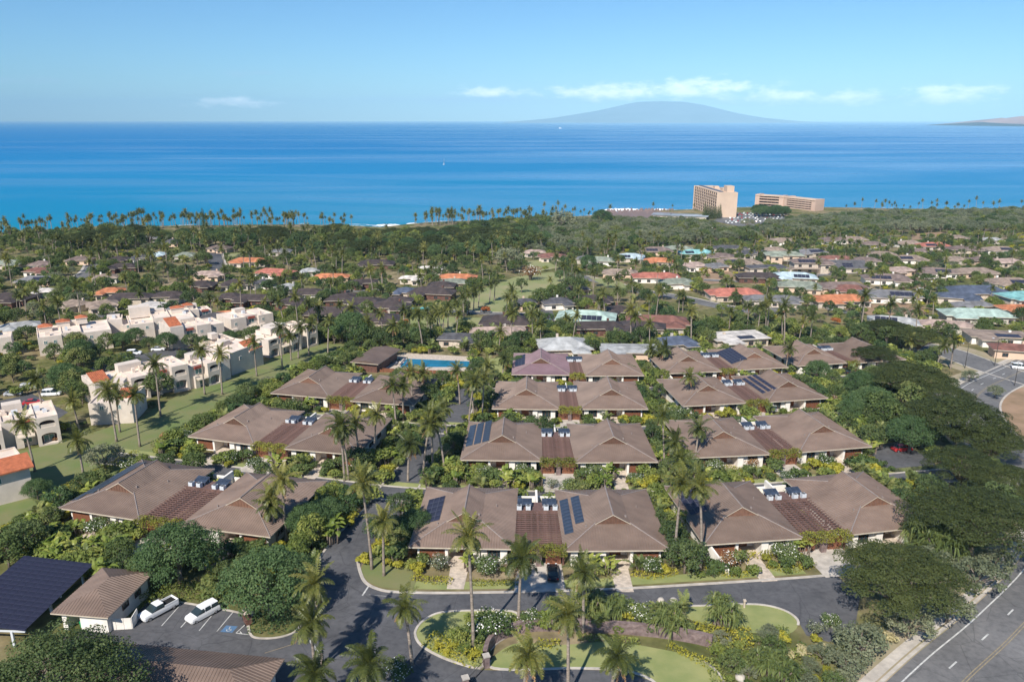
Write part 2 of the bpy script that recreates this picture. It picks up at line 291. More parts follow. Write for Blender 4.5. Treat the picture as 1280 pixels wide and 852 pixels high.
# ------------------------------------------------------------------ occupancy grid (1 m cells): 1 = nothing grows, 2 = only low plants
GX0, GY0, GW, GH = -720, 60, 1700, 960
occ = np.zeros((GH, GW), np.uint8)
def mark(poly, v=1, grow=0.0):
    P = np.array([(p[0], p[1]) for p in poly], float)
    if grow:
        c = P.mean(0); d = P - c; l = np.linalg.norm(d, axis=1, keepdims=True); P = c + d * (1 + grow / np.maximum(l, .1))
    x0, y0 = np.floor(P.min(0)).astype(int); x1, y1 = np.ceil(P.max(0)).astype(int)
    x0 = max(x0, GX0); y0 = max(y0, GY0); x1 = min(x1, GX0 + GW - 1); y1 = min(y1, GY0 + GH - 1)
    if x1 <= x0 or y1 <= y0: return
    X, Y = np.meshgrid(np.arange(x0, x1) + .5, np.arange(y0, y1) + .5); ins = np.zeros(X.shape, bool); n = len(P)
    for i in range(n):
        a, b = P[i], P[(i + 1) % n]
        if a[1] == b[1]: continue
        c = ((a[1] > Y) != (b[1] > Y)) & (X < (b[0] - a[0]) * (Y - a[1]) / (b[1] - a[1]) + a[0]); ins ^= c
    sub = occ[y0 - GY0:y1 - GY0, x0 - GX0:x1 - GX0]; sub[ins] = np.where(sub[ins] == 1, 1, v)
def free(x, y, low=False, r=0):
    i, j = int(y - GY0), int(x - GX0)
    if not (0 <= i < GH and 0 <= j < GW): return False
    if r:
        s = occ[max(0, i - r):i + r + 1, max(0, j - r):j + r + 1]
        return not ((s == 1).any() or (not low and (s == 2).any()))
    o = occ[i, j]; return o == 0 or (low and o == 2)
def inpoly(x, y, P):
    r = False; n = len(P)
    for i in range(n):
        a, b = P[i], P[(i + 1) % n]
        if (a[1] > y) != (b[1] > y) and x < (b[0] - a[0]) * (y - a[1]) / (b[1] - a[1]) + a[0]: r = not r
    return r

# ------------------------------------------------------------------ the land, the sea, the island
coast_px = [(-260, 306), (-100, 300), (0, 293), (60, 289), (130, 284), (380, 281), (430, 283), (480, 284), (520, 280), (640, 274), (760, 269),
            (830, 264), (870, 262), (960, 259), (1030, 260), (1120, 262), (1280, 262), (1500, 262), (1900, 260)]
CO = []
for q in coast_px:
    p = at0(*q); CO.append((p.x, p.y))
CO = [(-2500, 520)] + CO + [(2600, 960)]
def coast_y(x):
    for a, b in zip(CO, CO[1:]):
        if a[0] <= x <= b[0]: return a[1] + (b[1] - a[1]) * (x - a[0]) / max(b[0] - a[0], .01)
    return 800
xs = list(range(-2400, -600, 150)) + list(range(-600, 900, 12)) + list(range(900, 2500, 150))
g = MB(); bch = MB(); cols = []
for x in xs:
    cy = coast_y(x) + 8 * mnoise.noise(Vector((x * .02, 0, 0)))
    ys = [-400, 0, 60] + list(np.linspace(80, cy - 26, 40))
    cols.append([(x, y, (gz(x, y) if y < cy - 60 else 3.0)) for y in ys] + [(x, cy - 14, 2.6)])
for a, b in zip(cols, cols[1:]):
    for k in range(len(a) - 1): g.face([a[k], b[k], b[k + 1], a[k + 1]])
    e, f = a[-1], b[-1]
    bch.face([e, f, (f[0], f[1] + 16, -0.4), (e[0], e[1] + 16, -0.4)])
    bch.face([(e[0], e[1] + 16, -0.4), (f[0], f[1] + 16, -0.4), (f[0], f[1] + 70, -6), (e[0], e[1] + 70, -6)])
tag(build('ground', g, M['ground']), kind='structure'); tag(build('beach', bch, M['sand']), kind='structure')
s = MB(); s.face([(-90000, 300, 0), (90000, 300, 0), (90000, 90000, 0), (-90000, 90000, 0)])
tag(build('sea', s, M['sea']), kind='structure')
def mountain(name, pts, D, depth, m, label, seed):
    """pts: skyline pixels; a ridge mass D metres away with slopes falling to the sea on both sides."""
    mb = MB(); n = 90; rows = 14; V = []
    pxs = [p[0] for p in pts]; pys = [p[1] for p in pts]
    for j in range(rows + 1):
        w = j / rows; row = []
        for i in range(n + 1):
            px = pxs[0] + (pxs[-1] - pxs[0]) * i / n; py = float(np.interp(px, pxs, pys))
            u = (px - 640) / FPX; v = (426 - py) / FPX; d = (u, cp + v * sp, -sp + v * cp); t = D / d[1]
            top = max(0, CZ + t * d[2]); prof = max(0.0, 1 - abs(w - 0.5) * 2) ** 0.8
            x = t * d[0]; y = D + (w - 0.5) * depth
            z = top * prof * (1 + 0.10 * mnoise.fractal(Vector((x * 4e-4, y * 4e-4, seed)), 1.0, 2.0, 5) * (0 if abs(w - .5) < .01 else 1))
            row.append((x, y, z - 12))
        V.append(row)
    for a, b in zip(V, V[1:]):
        for k in range(n): mb.face([a[k], a[k + 1], b[k + 1], b[k]])
    o = build(name, mb, m, smooth=True); tag(o, label, None, kind='structure'); return o
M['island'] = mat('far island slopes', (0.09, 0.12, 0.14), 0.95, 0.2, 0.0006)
M['headland'] = mat('dry red headland', (0.30, 0.17, 0.13), 0.95, 0.2, 0.0008)
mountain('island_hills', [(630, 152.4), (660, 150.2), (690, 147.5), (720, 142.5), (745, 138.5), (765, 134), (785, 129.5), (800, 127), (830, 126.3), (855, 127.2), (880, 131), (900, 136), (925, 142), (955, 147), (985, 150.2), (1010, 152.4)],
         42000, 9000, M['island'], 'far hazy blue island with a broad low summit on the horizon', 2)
mountain('headland_hills', [(1228, 152), (1240, 149), (1252, 146.5), (1262, 147.5), (1272, 145), (1290, 143), (1340, 138), (1420, 128)],
         16000, 5000, M['headland'], 'distant reddish headland at the edge of the horizon', 5)

# ------------------------------------------------------------------ sheets: lawns, roads, paving (each a few cm above the one below)
def sheet(name, poly, m, h, kind='structure', occv=1, world=False, parent=None):
    P = [Vector((p[0], p[1], 0)) if world else at(*p) for p in poly]
    for p in P: p.z = gz(p.x, p.y) + h
    mb = MB(); c = [tuple(p) for p in P]
    a = sum(c[i][0] * c[(i + 1) % len(c)][1] - c[(i + 1) % len(c)][0] * c[i][1] for i in range(len(c)))
    mb.face(c if a > 0 else c[::-1])
    o = build(name, mb, m, parent); 
    if kind: tag(o, kind=kind)
    if occv: mark(P, occv)
    return o
def smooth(pts, n=6, closed=False):
    out = []; k = len(pts); rng = range(k if closed else k - 1)
    for i in rng:
        p0, p1, p2, p3 = [Vector((*pts[j % k][:2], 0)) if closed else Vector((*pts[min(max(j, 0), k - 1)][:2], 0)) for j in (i - 1, i, i + 1, i + 2)]
        for s_ in range(n):
            t = s_ / n; out.append(0.5 * ((2 * p1) + (p2 - p0) * t + (2 * p0 - 5 * p1 + 4 * p2 - p3) * t * t + (3 * p1 - p0 - 3 * p2 + p3) * t ** 3))
    if not closed: out.append(Vector((*pts[-1][:2], 0)))
    return out
def offs(line, d):
    out = []; n = len(line)
    for i, p in enumerate(line):
        t = line[min(i + 1, n - 1)] - line[max(i - 1, 0)]; t = Vector((t.x, t.y, 0)).normalized(); out.append(p + Vector((-t.y, t.x, 0)) * d)
    return out
def ribbon(name, line, w, m, h, occv=1, kind='structure', parent=None, o0=0.0):
    a, b = offs(line, o0 + w / 2), offs(line, o0 - w / 2); mb = MB()
    for i in range(len(line) - 1):
        q = [b[i], b[i + 1], a[i + 1], a[i]]
        mb.face([(p.x, p.y, gz(p.x, p.y) + h) for p in q])
        if occv: mark(q, occv)
    o = build(name, mb, m, parent)
    if kind: tag(o, kind=kind)
    return o
def kerb(line, w=0.45, h=0.14, m='concrete', name='kerb', base=-0.1, parent=None):
    a, b = offs(line, w / 2), offs(line, -w / 2); mb = MB()
    Z = lambda p, dz: (p.x, p.y, gz(p.x, p.y) + dz)
    for i in range(len(line) - 1):
        mb.face([Z(b[i], h), Z(b[i + 1], h), Z(a[i + 1], h), Z(a[i], h)])
        mb.face([Z(b[i], base), Z(b[i + 1], base), Z(b[i + 1], h), Z(b[i], h)])
        mb.face([Z(a[i + 1], base), Z(a[i], base), Z(a[i], h), Z(a[i + 1], h)])
    o = build(name, mb, M[m], parent); tag(o, kind='structure'); return o
WP = lambda pts: [at(*p) for p in pts]

def px_smooth(pts, n=6, closed=False): return smooth(WP(pts), n, closed)
# lawns
condo_lawn = [(-60, 610), (0, 570), (60, 556), (100, 545), (150, 530), (178, 522), (200, 505), (240, 487), (290, 470), (340, 448), (400, 430), (432, 430), (440, 440), (400, 456), (360, 476), (310, 500), (270, 520), (230, 546), (180, 578), (120, 612), (60, 640), (0, 664), (-60, 690)]
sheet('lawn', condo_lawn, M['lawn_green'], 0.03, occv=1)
isl = [(519, 794), (521, 785), (529, 776), (545, 767), (566, 764), (598, 763), (640, 764), (650, 775), (640, 790), (618, 806), (606, 822), (600, 835), (570, 828), (545, 818), (526, 806)]
ISL = px_smooth(isl, 4, True); sheet('lawn', ISL, M['lawn'], 0.06, world=True, occv=1)
low_lawn = [(612, 833), (622, 816), (650, 803), (700, 806), (760, 802), (820, 810), (880, 826), (905, 862), (840, 872), (815, 850), (780, 838), (720, 835), (650, 837)]
LOWL = px_smooth(low_lawn, 4, True); sheet('lawn', LOWL, M['lawn'], 0.06, world=True)
right_lawn = [(840, 759), (880, 757), (930, 755), (960, 757), (985, 765), (998, 778), (986, 792), (950, 792), (900, 784), (862, 774)]
RL = px_smooth(right_lawn, 4, True); sheet('lawn', RL, M['lawn'], 0.06, world=True)
for pl in ([(580, 374), (610, 358), (645, 346), (690, 340), (716, 347), (700, 362), (672, 374), (645, 388), (600, 392), (560, 389)], [(505, 398), (560, 396), (600, 397), (640, 400), (600, 414), (560, 424), (500, 422), (478, 412)],
           [(655, 328), (690, 322), (700, 334), (660, 342)], [(284, 318), (320, 313), (335, 318), (290, 326)]):
    sheet('golf_lawn', pl, M['lawn_far'], 0.05, occv=1)
sheet('lawn', [(600, 450), (628, 446), (632, 476), (598, 482)], M['lawn'], 0.03)
sheet('lawn', [(1000, 420), (1060, 412), (1075, 420), (1010, 430)], M['lawn'], 0.03, occv=2)
for pl in ([(870, 338), (910, 336), (922, 352), (880, 356)], [(1085, 380), (1150, 378), (1160, 392), (1100, 398), (1080, 392)], [(1120, 348), (1160, 346), (1170, 358), (1125, 362)], [(1140, 292), (1180, 290), (1190, 297), (1140, 300)],
           [(1236, 500), (1262, 488), (1300, 480), (1380, 500), (1400, 560), (1400, 640), (1360, 610), (1320, 575), (1275, 552), (1250, 530)], [(905, 287), (950, 284), (955, 290), (910, 293)], [(1010, 288), (1035, 286), (1040, 292), (1012, 294)]):
    sheet('dirt_lot', pl, M['dirt'], 0.03, occv=2)
# roads
road_front = [(452, 716), (458, 729), (475, 738), (500, 741), (560, 742), (680, 740), (770, 737), (860, 732), (940, 727), (1010, 722), (1045, 719), (1075, 745), (1068, 790), (1036, 802), (1008, 794), (1000, 780),
              (986, 764), (960, 756), (930, 754), (880, 756), (840, 758), (760, 761), (660, 763), (598, 762), (566, 763), (545, 766), (528, 775), (519, 785), (517, 794), (525, 807), (545, 819), (570, 829), (602, 837),
              (650, 838), (720, 836), (780, 839), (815, 851), (840, 875), (840, 905), (300, 905), (356, 826), (110, 802), (92, 794), (132, 777), (160, 775), (190, 748), (228, 753), (300, 766), (312, 790), (320, 797), (345, 797), (368, 790), (377, 778), (388, 748), (398, 712)]
sheet('road', road_front, M['asphalt'], 0.03)
central = px_smooth([(415, 760), (424, 706), (450, 668), (478, 640), (497, 612), (515, 590), (533, 570), (552, 545), (571, 515), (580, 496), (588, 486)], 5)
ribbon('road', central, 7.2, M['asphalt'], 0.036)
st = {2: [(-90, 156.5), (-66, 149.8), (-42, 142.8), (-22, 137.5), (0, 135.8), (28, 135.8), (48, 138.8), (72, 143), (98, 148)],
      3: [(-66, 187.5), (-58, 185), (-35.5, 178.5), (-16, 174.5), (5, 173), (28, 173), (47.5, 176.5), (70.5, 180.8), (95, 186)],
      4: [(-9, 206), (8, 206), (30, 206), (52, 208.5), (72, 212.5), (92, 217), (112, 221)]}
for k, pts in st.items():
    ln = smooth(pts, 5); ribbon('road', ln, 5.6, M['asphalt'], 0.042)
    kerb(offs(ln, 3.05)); kerb(offs(ln, -3.05)); ribbon('lawn', ln, 2.0, M['lawn'], 0.05, o0=4.4, occv=2)
sheet('road', [(1085, 575), (1100, 556), (1120, 552), (1160, 570), (1180, 592), (1140, 600)], M['asphalt'], 0.05)
kerb(px_smooth([(447, 700), (450, 714), (457, 728), (475, 737), (500, 740), (560, 741), (680, 739), (770, 736), (860, 731), (940, 726), (1010, 721), (1042, 718)], 5), 0.5)
kerb(ISL + ISL[:1], 0.35); kerb(LOWL[-28:] + LOWL[:3], 0.35); kerb(RL[:22], 0.35)
kerb(px_smooth([(190, 748), (228, 753), (300, 766), (309, 774), (312, 790), (320, 797), (345, 797), (368, 790), (379, 776)], 5), 0.3)
kerb(offs(central, 3.8)[:46], 0.4); kerb(offs(central, -3.8)[8:], 0.4)
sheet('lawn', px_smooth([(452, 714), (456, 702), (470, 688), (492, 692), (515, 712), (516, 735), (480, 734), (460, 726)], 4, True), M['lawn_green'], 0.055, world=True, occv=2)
fk = px_smooth([(516, 738), (560, 739), (680, 737), (770, 734), (860, 729), (940, 724), (1010, 719)], 5)
ribbon('lawn', fk, 2.2, M['lawn'], 0.055, o0=1.6, occv=2)
# the highway curving round the hill
hw = px_smooth([(1150, 905), (1207, 845), (1268, 788), (1330, 715), (1345, 655), (1312, 605), (1264, 566), (1234, 540), (1219, 518), (1217, 500), (1231, 485), (1262, 470), (1300, 452)], 6)
ribbon('verge', hw, 22, M['gravel'], 0.02); ribbon('road', hw, 12, M['asphalt_old'], 0.05); ribbon('road_marking', hw, 0.2, M['paint'], 0.064, o0=4.7); ribbon('road_marking', hw, 0.14, M['ochre'], 0.064, o0=-0.15)
ribbon('road_marking', hw, 0.14, M['ochre'], 0.064, o0=-0.5); kerb(offs(hw, 6.4), 0.5, 0.1); kerb(offs(hw, -6.3), 0.5, 0.1); ribbon('pavement', hw, 1.4, M['concrete'], 0.055, o0=7.6)
mb = MB(); acc = 0.0
for a, b in zip(offs(hw, 2.0), offs(hw, 2.0)[1:]):
    acc += (b - a).length
    if acc > 7.5:
        acc = 0; t = (b - a).normalized(); n = Vector((-t.y, t.x, 0)) * .11; q = [a - n, a - n + t * 2.2, a + n + t * 2.2, a + n]; mb.face([(p.x, p.y, gz(p.x, p.y) + .066) for p in q])
tag(build('road_marking', mb, M['paint']), kind='structure')
cr = px_smooth([(1150, 432), (1185, 440), (1225, 455), (1265, 468), (1320, 484)], 6)
ribbon('verge', cr, 24, M['gravel'], 0.024, occv=1); ribbon('road', cr, 12, M['asphalt_old'], 0.056); kerb(offs(cr, 6.3), 0.5, 0.1); kerb(offs(cr, -6.3), 0.5, 0.1)
# roads among the houses beyond
for pts, w, m in (([(722, 345), (760, 354), (800, 364), (850, 372), (900, 383), (960, 392)], 9, 'asphalt_old'), ([(270, 306), (268, 320), (274, 338)], 9, 'asphalt'), ([(520, 386), (560, 389), (610, 392), (670, 393), (690, 392)], 5, 'asphalt_old'),
                  ([(415, 362), (445, 364), (475, 362)], 5, 'asphalt_old'), ([(90, 352), (110, 340), (116, 330)], 7, 'asphalt_old'), ([(960, 392), (1010, 372), (1060, 378), (1100, 372)], 7, 'asphalt_old'),
                  ([(880, 350), (950, 352), (1010, 345), (1080, 340)], 6, 'asphalt_old'), ([(105, 400), (140, 392), (175, 390)], 6, 'asphalt_old'), ([(780, 384), (810, 412), (850, 420)], 6, 'asphalt'), ([(380, 398), (420, 402), (450, 404)], 5, 'asphalt_old')):
    ln = px_smooth(pts, 5); ribbon('road', ln, w, M[m], 0.06); ribbon('pavement', ln, 1.4, M['concrete'], 0.058, o0=w / 2 + .9)
sheet('car_park', [(664, 386), (690, 386), (694, 402), (668, 402)], M['asphalt'], 0.07)
sheet('verge', [(735, 346), (775, 352), (790, 362), (760, 360)], M['lawn_far'], 0.07)
# condominium car parks
sheet('car_park', [(-20, 505), (40, 492), (52, 498), (85, 515), (60, 532), (0, 545), (-30, 530)], M['asphalt'], 0.035)
sheet('car_park', [(105, 462), (150, 448), (225, 432), (252, 440), (225, 452), (160, 463), (125, 470)], M['asphalt'], 0.035)
# parking stall lines in the near car park
mb = MB()
def pxline(a, b, w=0.13, h=0.05):
    A, B = at(*a), at(*b); t = (B - A); t.z = 0; t.normalize(); n = Vector((-t.y, t.x, 0)) * w / 2
    mb.face([(p.x, p.y, gz(p.x, p.y) + h) for p in (A - n, B - n, B + n, A + n)])
for a, b in (((180, 776), (192, 755)), ((202, 782), (226, 755)), ((226, 784), (247, 760)), ((249, 788), (268, 765)), ((271, 789), (292, 764)), ((295, 791), (308, 779)), ((295, 791), (312, 793)), ((308, 779), (312, 793)), ((300, 789), (303, 792.5))): pxline(a, b)
tag(build('parking_marking', mb, M['paint']), kind='structure')
mb = MB(); pxline((331, 816), (366, 805), 0.12); tag(build('parking_marking', mb, M['ochre']), kind='structure')
mb = MB(); c = at(286, 786.5)
mb.face([(c.x + x, c.y + y, gz(c.x + x, c.y + y) + .054) for x, y in ((-1, -.55), (.75, -.75), (1.0, .75), (-.7, .95))]); tag(build('accessible_parking_mark', mb, M['bluepaint']), kind='structure')
mb = MB()
def ring(cx, cy, r0, r1, a0, a1, n=12):
    for k in range(n):
        p = [(cx + r * math.cos(R(a0 + (a1 - a0) * (k + d) / n)), cy + r * math.sin(R(a0 + (a1 - a0) * (k + d) / n))) for r, d in ((r0, 0), (r1, 0), (r1, 1), (r0, 1))]
        mb.face([(c.x + x, c.y + y, gz(c.x + x, c.y + y) + .060) for x, y in p])
ring(0.05, -.1, .26, .36, 150, 400); ring(-.02, .55, 0, .11, 0, 360)
for q in ([(-.07, .42), (.03, .42), (.06, 0), (-.04, 0)], [(.0, .0), (.32, .0), (.32, .09), (.0, .09)], [(.26, .05), (.36, .05), (.46, -.32), (.36, -.32)]):
    mb.face([(c.x + x, c.y + y, gz(c.x + x, c.y + y) + .060) for x, y in q])
tag(build('accessible_parking_symbol', mb, M['paint']), kind='structure')
mb = MB(); pxline((453, 744), (461, 732), .25, .05); pxline((461, 743), (483, 745), .06, .05); tag(build('stop_line', mb, M['paint']), kind='structure')
mb = MB(); pxline((387, 800), (400, 818), .3, .05); tag(build('road_marking', mb, M['paint']), kind='structure')

# ------------------------------------------------------------------ villas
VW, VL, VS, VT, VE = 17.2, 21.2, 0.30, 5.7, 3.3     # width, length, roof slope, hip depth, eave height
hw2 = VW / 2
def villa_roof():
    mb = MB(); g_ = hw2 - VT; zt = VT * VS; zr = zt + 1.7; L_ = VL; ov = 0.3
    for sx_ in (-1, 1):
        q = [(sx_ * hw2, 0, 0), (sx_ * hw2, L_, 0), (sx_ * g_, L_ - VT, zt), (sx_ * g_, VT, zt)]
        mb.face(q if sx_ > 0 else q[::-1]); q = [(sx_ * g_, VT, zt), (sx_ * g_, L_ - VT, zt), (0, L_ - VT, zr), (0, VT, zr)]; mb.face(q if sx_ > 0 else q[::-1])
        for y0, y1 in ((VT - ov, VT), (L_ - VT, L_ - VT + ov)):
            q = [(sx_ * (g_ + .1), y0, zt - .03), (sx_ * (g_ + .1), y1, zt - .03), (0, y1, zr), (0, y0, zr)]; mb.face(q if sx_ > 0 else q[::-1])
            mb.face([(p[0], p[1], p[2] - .14) for p in q])
            ye = y0 if y0 < VT - .1 else y1
            mb.face([(sx_ * (g_ + .1), ye, zt - .17), (sx_ * (g_ + .1), ye, zt - .03), (0, ye, zr), (0, ye, zr - .14)], 1)
    for y0, yt in ((0, VT), (L_, L_ - VT)):
        q = [(-hw2, y0, 0), (hw2, y0, 0), (g_, yt, zt), (-g_, yt, zt)]; mb.face(q if y0 == 0 else q[::-1])
    # fascia, soffit
    f = 0.24
    c4 = [(-hw2, 0), (hw2, 0), (hw2, L_), (-hw2, L_)]
    for a, b in zip(c4, c4[1:] + c4[:1]): mb.face([(*a, -f), (*b, -f), (*b, 0), (*a, 0)], 1)
    mb.face([(-hw2, 0, -f), (-hw2, L_, -f), (hw2, L_, -f), (hw2, 0, -f)], 1)
    # standing ribs
    def rib(a, b, side):
        h = Vector((0, 0, .055)); s_ = Vector(side) * .035; a, b = Vector(a), Vector(b)
        mb.face([a - s_, b - s_, b + h, a + h]); mb.face([a + h, b + h, b + s_, a + s_])
    y = .2
    while y < L_:
        d = min(hw2, y if y < VT else hw2, (L_ - y) if y > L_ - VT else hw2)
        d = min(d, VT)
        for sx_ in (-1, 1):
            rib((sx_ * hw2, y, 0), (sx_ * (hw2 - d), y, d * VS), (0, 1, 0))
            if VT < y < L_ - VT: rib((sx_ * g_, y, zt), (0, y, zr), (0, 1, 0))
        y += .44
    x = -hw2 + .2
    while x < hw2:
        d = min(VT, hw2 - abs(x))
        rib((x, 0, 0), (x, d, d * VS), (1, 0, 0)); rib((x, L_, 0), (x, L_ - d, d * VS), (1, 0, 0)); x += .44
    # ridge and hip caps
    def cap(a, b, r=.12): mb.tube([Vector(a) + Vector((0, 0, .02)), Vector(b) + Vector((0, 0, .02))], r, 6, 2)
    cap((0, VT - ov, zr), (0, L_ - VT + ov, zr))
    for sx_ in (-1, 1):
        for y0, yt in ((0, VT), (L_, L_ - VT)): cap((sx_ * hw2, y0, 0), (sx_ * g_, yt, zt), .10)
    mb.box(2.2, 2.5, 7, 7.3, 1.7, 2.3, 2); mb.box(-4.6, -4.4, 5.2, 5.4, 1.0, 1.6, 2); mb.box(5, 5.15, 12, 12.15, .9, 1.5, 2)
    return mb.mesh('roof', [M['roof'], M['fascia'], M['roof_cap']])
def villa_gable():
    mb = MB(); g_ = hw2 - VT - .05; zt = VT * VS; zr = zt + 1.64; y = 0
    mb.face([(-g_, y, zt - .1), (g_, y, zt - .1), (0, y, zr - .02)]); mb.face([(-g_, .12, zt - .1), (0, .12, zr - .02), (g_, .12, zt - .1)])
    for x in (-1.8, -1.2, -.6, 0, .6, 1.2, 1.8): mb.box(x - .06, x + .06, -.06, 0, zt, zt + (zr - zt) * (1 - abs(x) / g_) - .03)
    return mb.mesh('gable_panel', M['gablewood'])
def villa_wall():
    mb = MB(); b = -1.6; t = VE - .26; i = 1.25; x0, x1 = -hw2 + i, hw2 - i
    mb.box(x0, -2.3, i, 4.0, b, t); mb.box(1.7, x1, i, 4.0, b, t); mb.box(x0 + .004, x1 - .004, 3.99, VL - i, b, t - .004)
    mb.box(-2.75, -2.3 + .01, i - .5, i + .2, b, t - .05); mb.box(1.7 - .01, 2.9, i - .55, i + .2, b, t - .05)
    mb.box(x1 - 1.1, x1 + .02, i - .35, i + .02, b, t - .06)
    mb.box(-2.3, 1.7, i - 1.2, 4.0, -.6, .06, 1)
    return mb.mesh('wall', [M['white'], M['paving']])
def frame_win(w, h, mull=1):
    mb = MB(); d = .09; f = .1
    mb.box(-w / 2, w / 2, -d, 0, 0, f); mb.box(-w / 2, w / 2, -d, 0, h - f, h); mb.box(-w / 2, -w / 2 + f, -d, 0, f, h - f); mb.box(w / 2 - f, w / 2, -d, 0, f, h - f)
    for k in range(mull):
        x = -w / 2 + w * (k + 1) / (mull + 1); mb.box(x - .04, x + .04, -d, 0, f, h - f)
    p = MB(); p.face([(-w / 2 + f, -.03, f), (w / 2 - f, -.03, f), (w / 2 - f, -.03, h - f), (-w / 2 + f, -.03, h - f)])
    return mb.mesh('window', M['darkwood']), p.mesh('pane', M['pane'])
def garden_wall():
    mb = MB(); a, b = Vector((-hw2 + 1.4, .9, 0)), Vector((-hw2 + 2.7, -4.6, 0)); n = Vector((b - a).orthogonal()).normalized() * 0; t = (b - a).normalized(); n = Vector((-t.y, t.x, 0)) * .14
    for z, dz in ((0, 0),):
        P = [a - n, b - n, b + n, a + n]; lo = [(p.x, p.y, -.9) for p in P]; hi = [(p.x, p.y, (2.7 if k in (0, 3) else 1.1)) for k, p in enumerate(P)]
        mb.face(hi)
        for k in range(4): l = (k + 1) % 4; mb.face([lo[k], lo[l], hi[l], hi[k]])
    return mb.mesh('garden_wall', M['white'])
def louver():
    mb = MB(); mb.box(-1.1, 1.1, -.06, 0, .2, 2.6)
    for k in range(9): mb.box(-1.0, 1.0, -.12, -.05, .35 + k * .24, .47 + k * .24)
    return mb.mesh('shutter', M['wood'])
def door_mesh():
    mb = MB(); mb.box(-.95, .95, -.1, 0, 0, 2.5)
    for x in (-.5, .5): mb.box(x - .36, x + .36, -.14, -.09, .25, 2.25)
    return mb.mesh('door', M['wood'])
def pv_module(w=1.0, h=1.7, m='pv', fr='pvline'):
    mb = MB(); mb.box(-w / 2, w / 2, -h / 2, h / 2, 0, .04, 1); mb.face([(-w / 2 + .04, -h / 2 + .04, .045), (w / 2 - .04, -h / 2 + .04, .045), (w / 2 - .04, h / 2 - .04, .045), (-w / 2 + .04, h / 2 - .04, .045)])
    return mb.mesh('solar_panel', [M[m], M[fr]])
VM = dict(roof=villa_roof(), gable=villa_gable(), wall=villa_wall(), win=frame_win(2.4, 1.9, 2), win2=frame_win(1.5, 1.3, 1), gw=garden_wall(), lou=louver(), door=door_mesh(), pv=pv_module(), pvdark=pv_module(1.19, 1.0, 'pv', 'pvline2'), pvb=pv_module(1.55, 1.15, 'pvblue'))
def win(parent, key, x, y, z, rz):
    w = link('window', VM[key][0], parent, (x, y, z), rz); link('pane', VM[key][1], w); return w
def tf(o): return Matrix.Translation(o.location) @ Matrix.Rotation(o.rotation_euler.z, 4, 'Z')
def villa(x, y, yaw, label, group, solar=(), mirror=False, gwall=True):
    v = thing('villa', label, 'villa', (x, y, gz(x, y)), R(yaw), group); s_ = -1 if mirror else 1
    link('roof', VM['roof'], v, (0, 0, VE)); link('gable_panel', VM['gable'], v, (0, VT - .2, VE)); link('gable_panel', VM['gable'], v, (0, VL - VT + .2, VE), math.pi)
    w = link('wall', VM['wall'], v); 
    if mirror: w.scale.x = -1
    d = link('door', VM['door'], v, (-.3 * s_, 3.98, .07)); 
    win(v, 'win2', s_ * 1.2, 3.98, 1.0, 0)
    win(v, 'win', s_ * 5.3, 1.24, .75, 0); link('shutter', VM['lou'], v, (-s_ * 5.9, 1.24, 0)); link('shutter', VM['lou'], v, (-s_ * 3.7, 1.24, 0))
    for yy in (5.5, 10.2, 15.2):
        win(v, 'win', 7.36, yy, .8, math.pi / 2); win(v, 'win2', -7.36, yy, 1.0, -math.pi / 2)
    if gwall:
        g2 = link('garden_wall', VM['gw'], v)
        if mirror: g2.scale.x = -1
    for side, u0, u1, y0, y1, key in solar:          # modules laid on a roof slope; u = distance up from the eave
        mw, mh = (1.04, 1.74) if key == 'pv' else (1.60, 1.18); a = math.atan(VS)
        nu, ny = max(1, int((u1 - u0) / (mw * math.cos(a)))), max(1, int((y1 - y0) / mh))
        for i in range(nu):
            for j in range(ny):
                u = u0 + (i + .5) * mw * math.cos(a); o = link('solar_panel', VM['pv' if key == 'pv' else 'pvb'], v, (side * (hw2 - u), y0 + (j + .5) * mh, VE + u * VS + .10)); o.rotation_euler = (0, side * a, 0)
    T = tf(v); fp = [T @ Vector(q + (0,)) for q in ((-hw2 - .3, -.6), (hw2 + .3, -.6), (hw2 + .3, VL + .3), (-hw2 - .3, VL + .3))]; mark(fp, 1)
    mark([T @ Vector(q + (0,)) for q in ((-hw2 - 1, -9), (hw2 + 1, -9), (hw2, 0), (-hw2, 0))], 2)
    px0 = -.3 * s_
    P = [T @ Vector((px0 + q[0], q[1], 0)) for q in ((-1.5, 1), (-1.3, -7.0), (1.3, -7.0), (1.6, 1))]
    sheet('path', P, M['paving'], 0.075, world=True)
    return v
def slat_mesh(): mb = MB(); mb.box(-3.1, 3.1, -.07, .07, 0, .2); return mb.mesh('slat', M['pergola'])
def rafter_mesh(): mb = MB(); mb.box(-.07, .07, 0, 11.6, 0, .17); return mb.mesh('rafter', M['pergola'])
def beam_mesh(): mb = MB(); mb.box(-.16, .16, 0, 12, 0, .3); return mb.mesh('beam', M['pergola'])
def post_mesh(): mb = MB(); mb.box(-.15, .15, -.15, .15, -1, 2.75); return mb.mesh('post', M['darkwood'])
def deck_mesh(): mb = MB(); mb.box(-3.2, 3.2, 0, 3.6, -.25, 0); mb.box(-3.2, 3.2, -.1, 0, -.25, .35, 0); return mb.mesh('deck', M['pergola'])
def gate_mesh():
    mb = MB(); mb.box(-1.25, 1.25, -.06, .06, -.5, 2.35)
    for k in range(6): mb.box(-1.2 + k * .41, -.86 + k * .41, -.1, -.05, -.4, 2.3)
    return mb.mesh('gate', M['wood'])
def pier_mesh(): mb = MB(); mb.box(-.45, .45, -.4, .4, -1, 2.7); return mb.mesh('pier', M['lava'])
def divider_mesh(): mb = MB(); mb.box(-.15, .15, 0, 5, -1.5, 2.9); mb.box(-3.1, 3.1, 4.7, 5.0, -2, 1.6); return mb.mesh('divider_wall', M['white'])
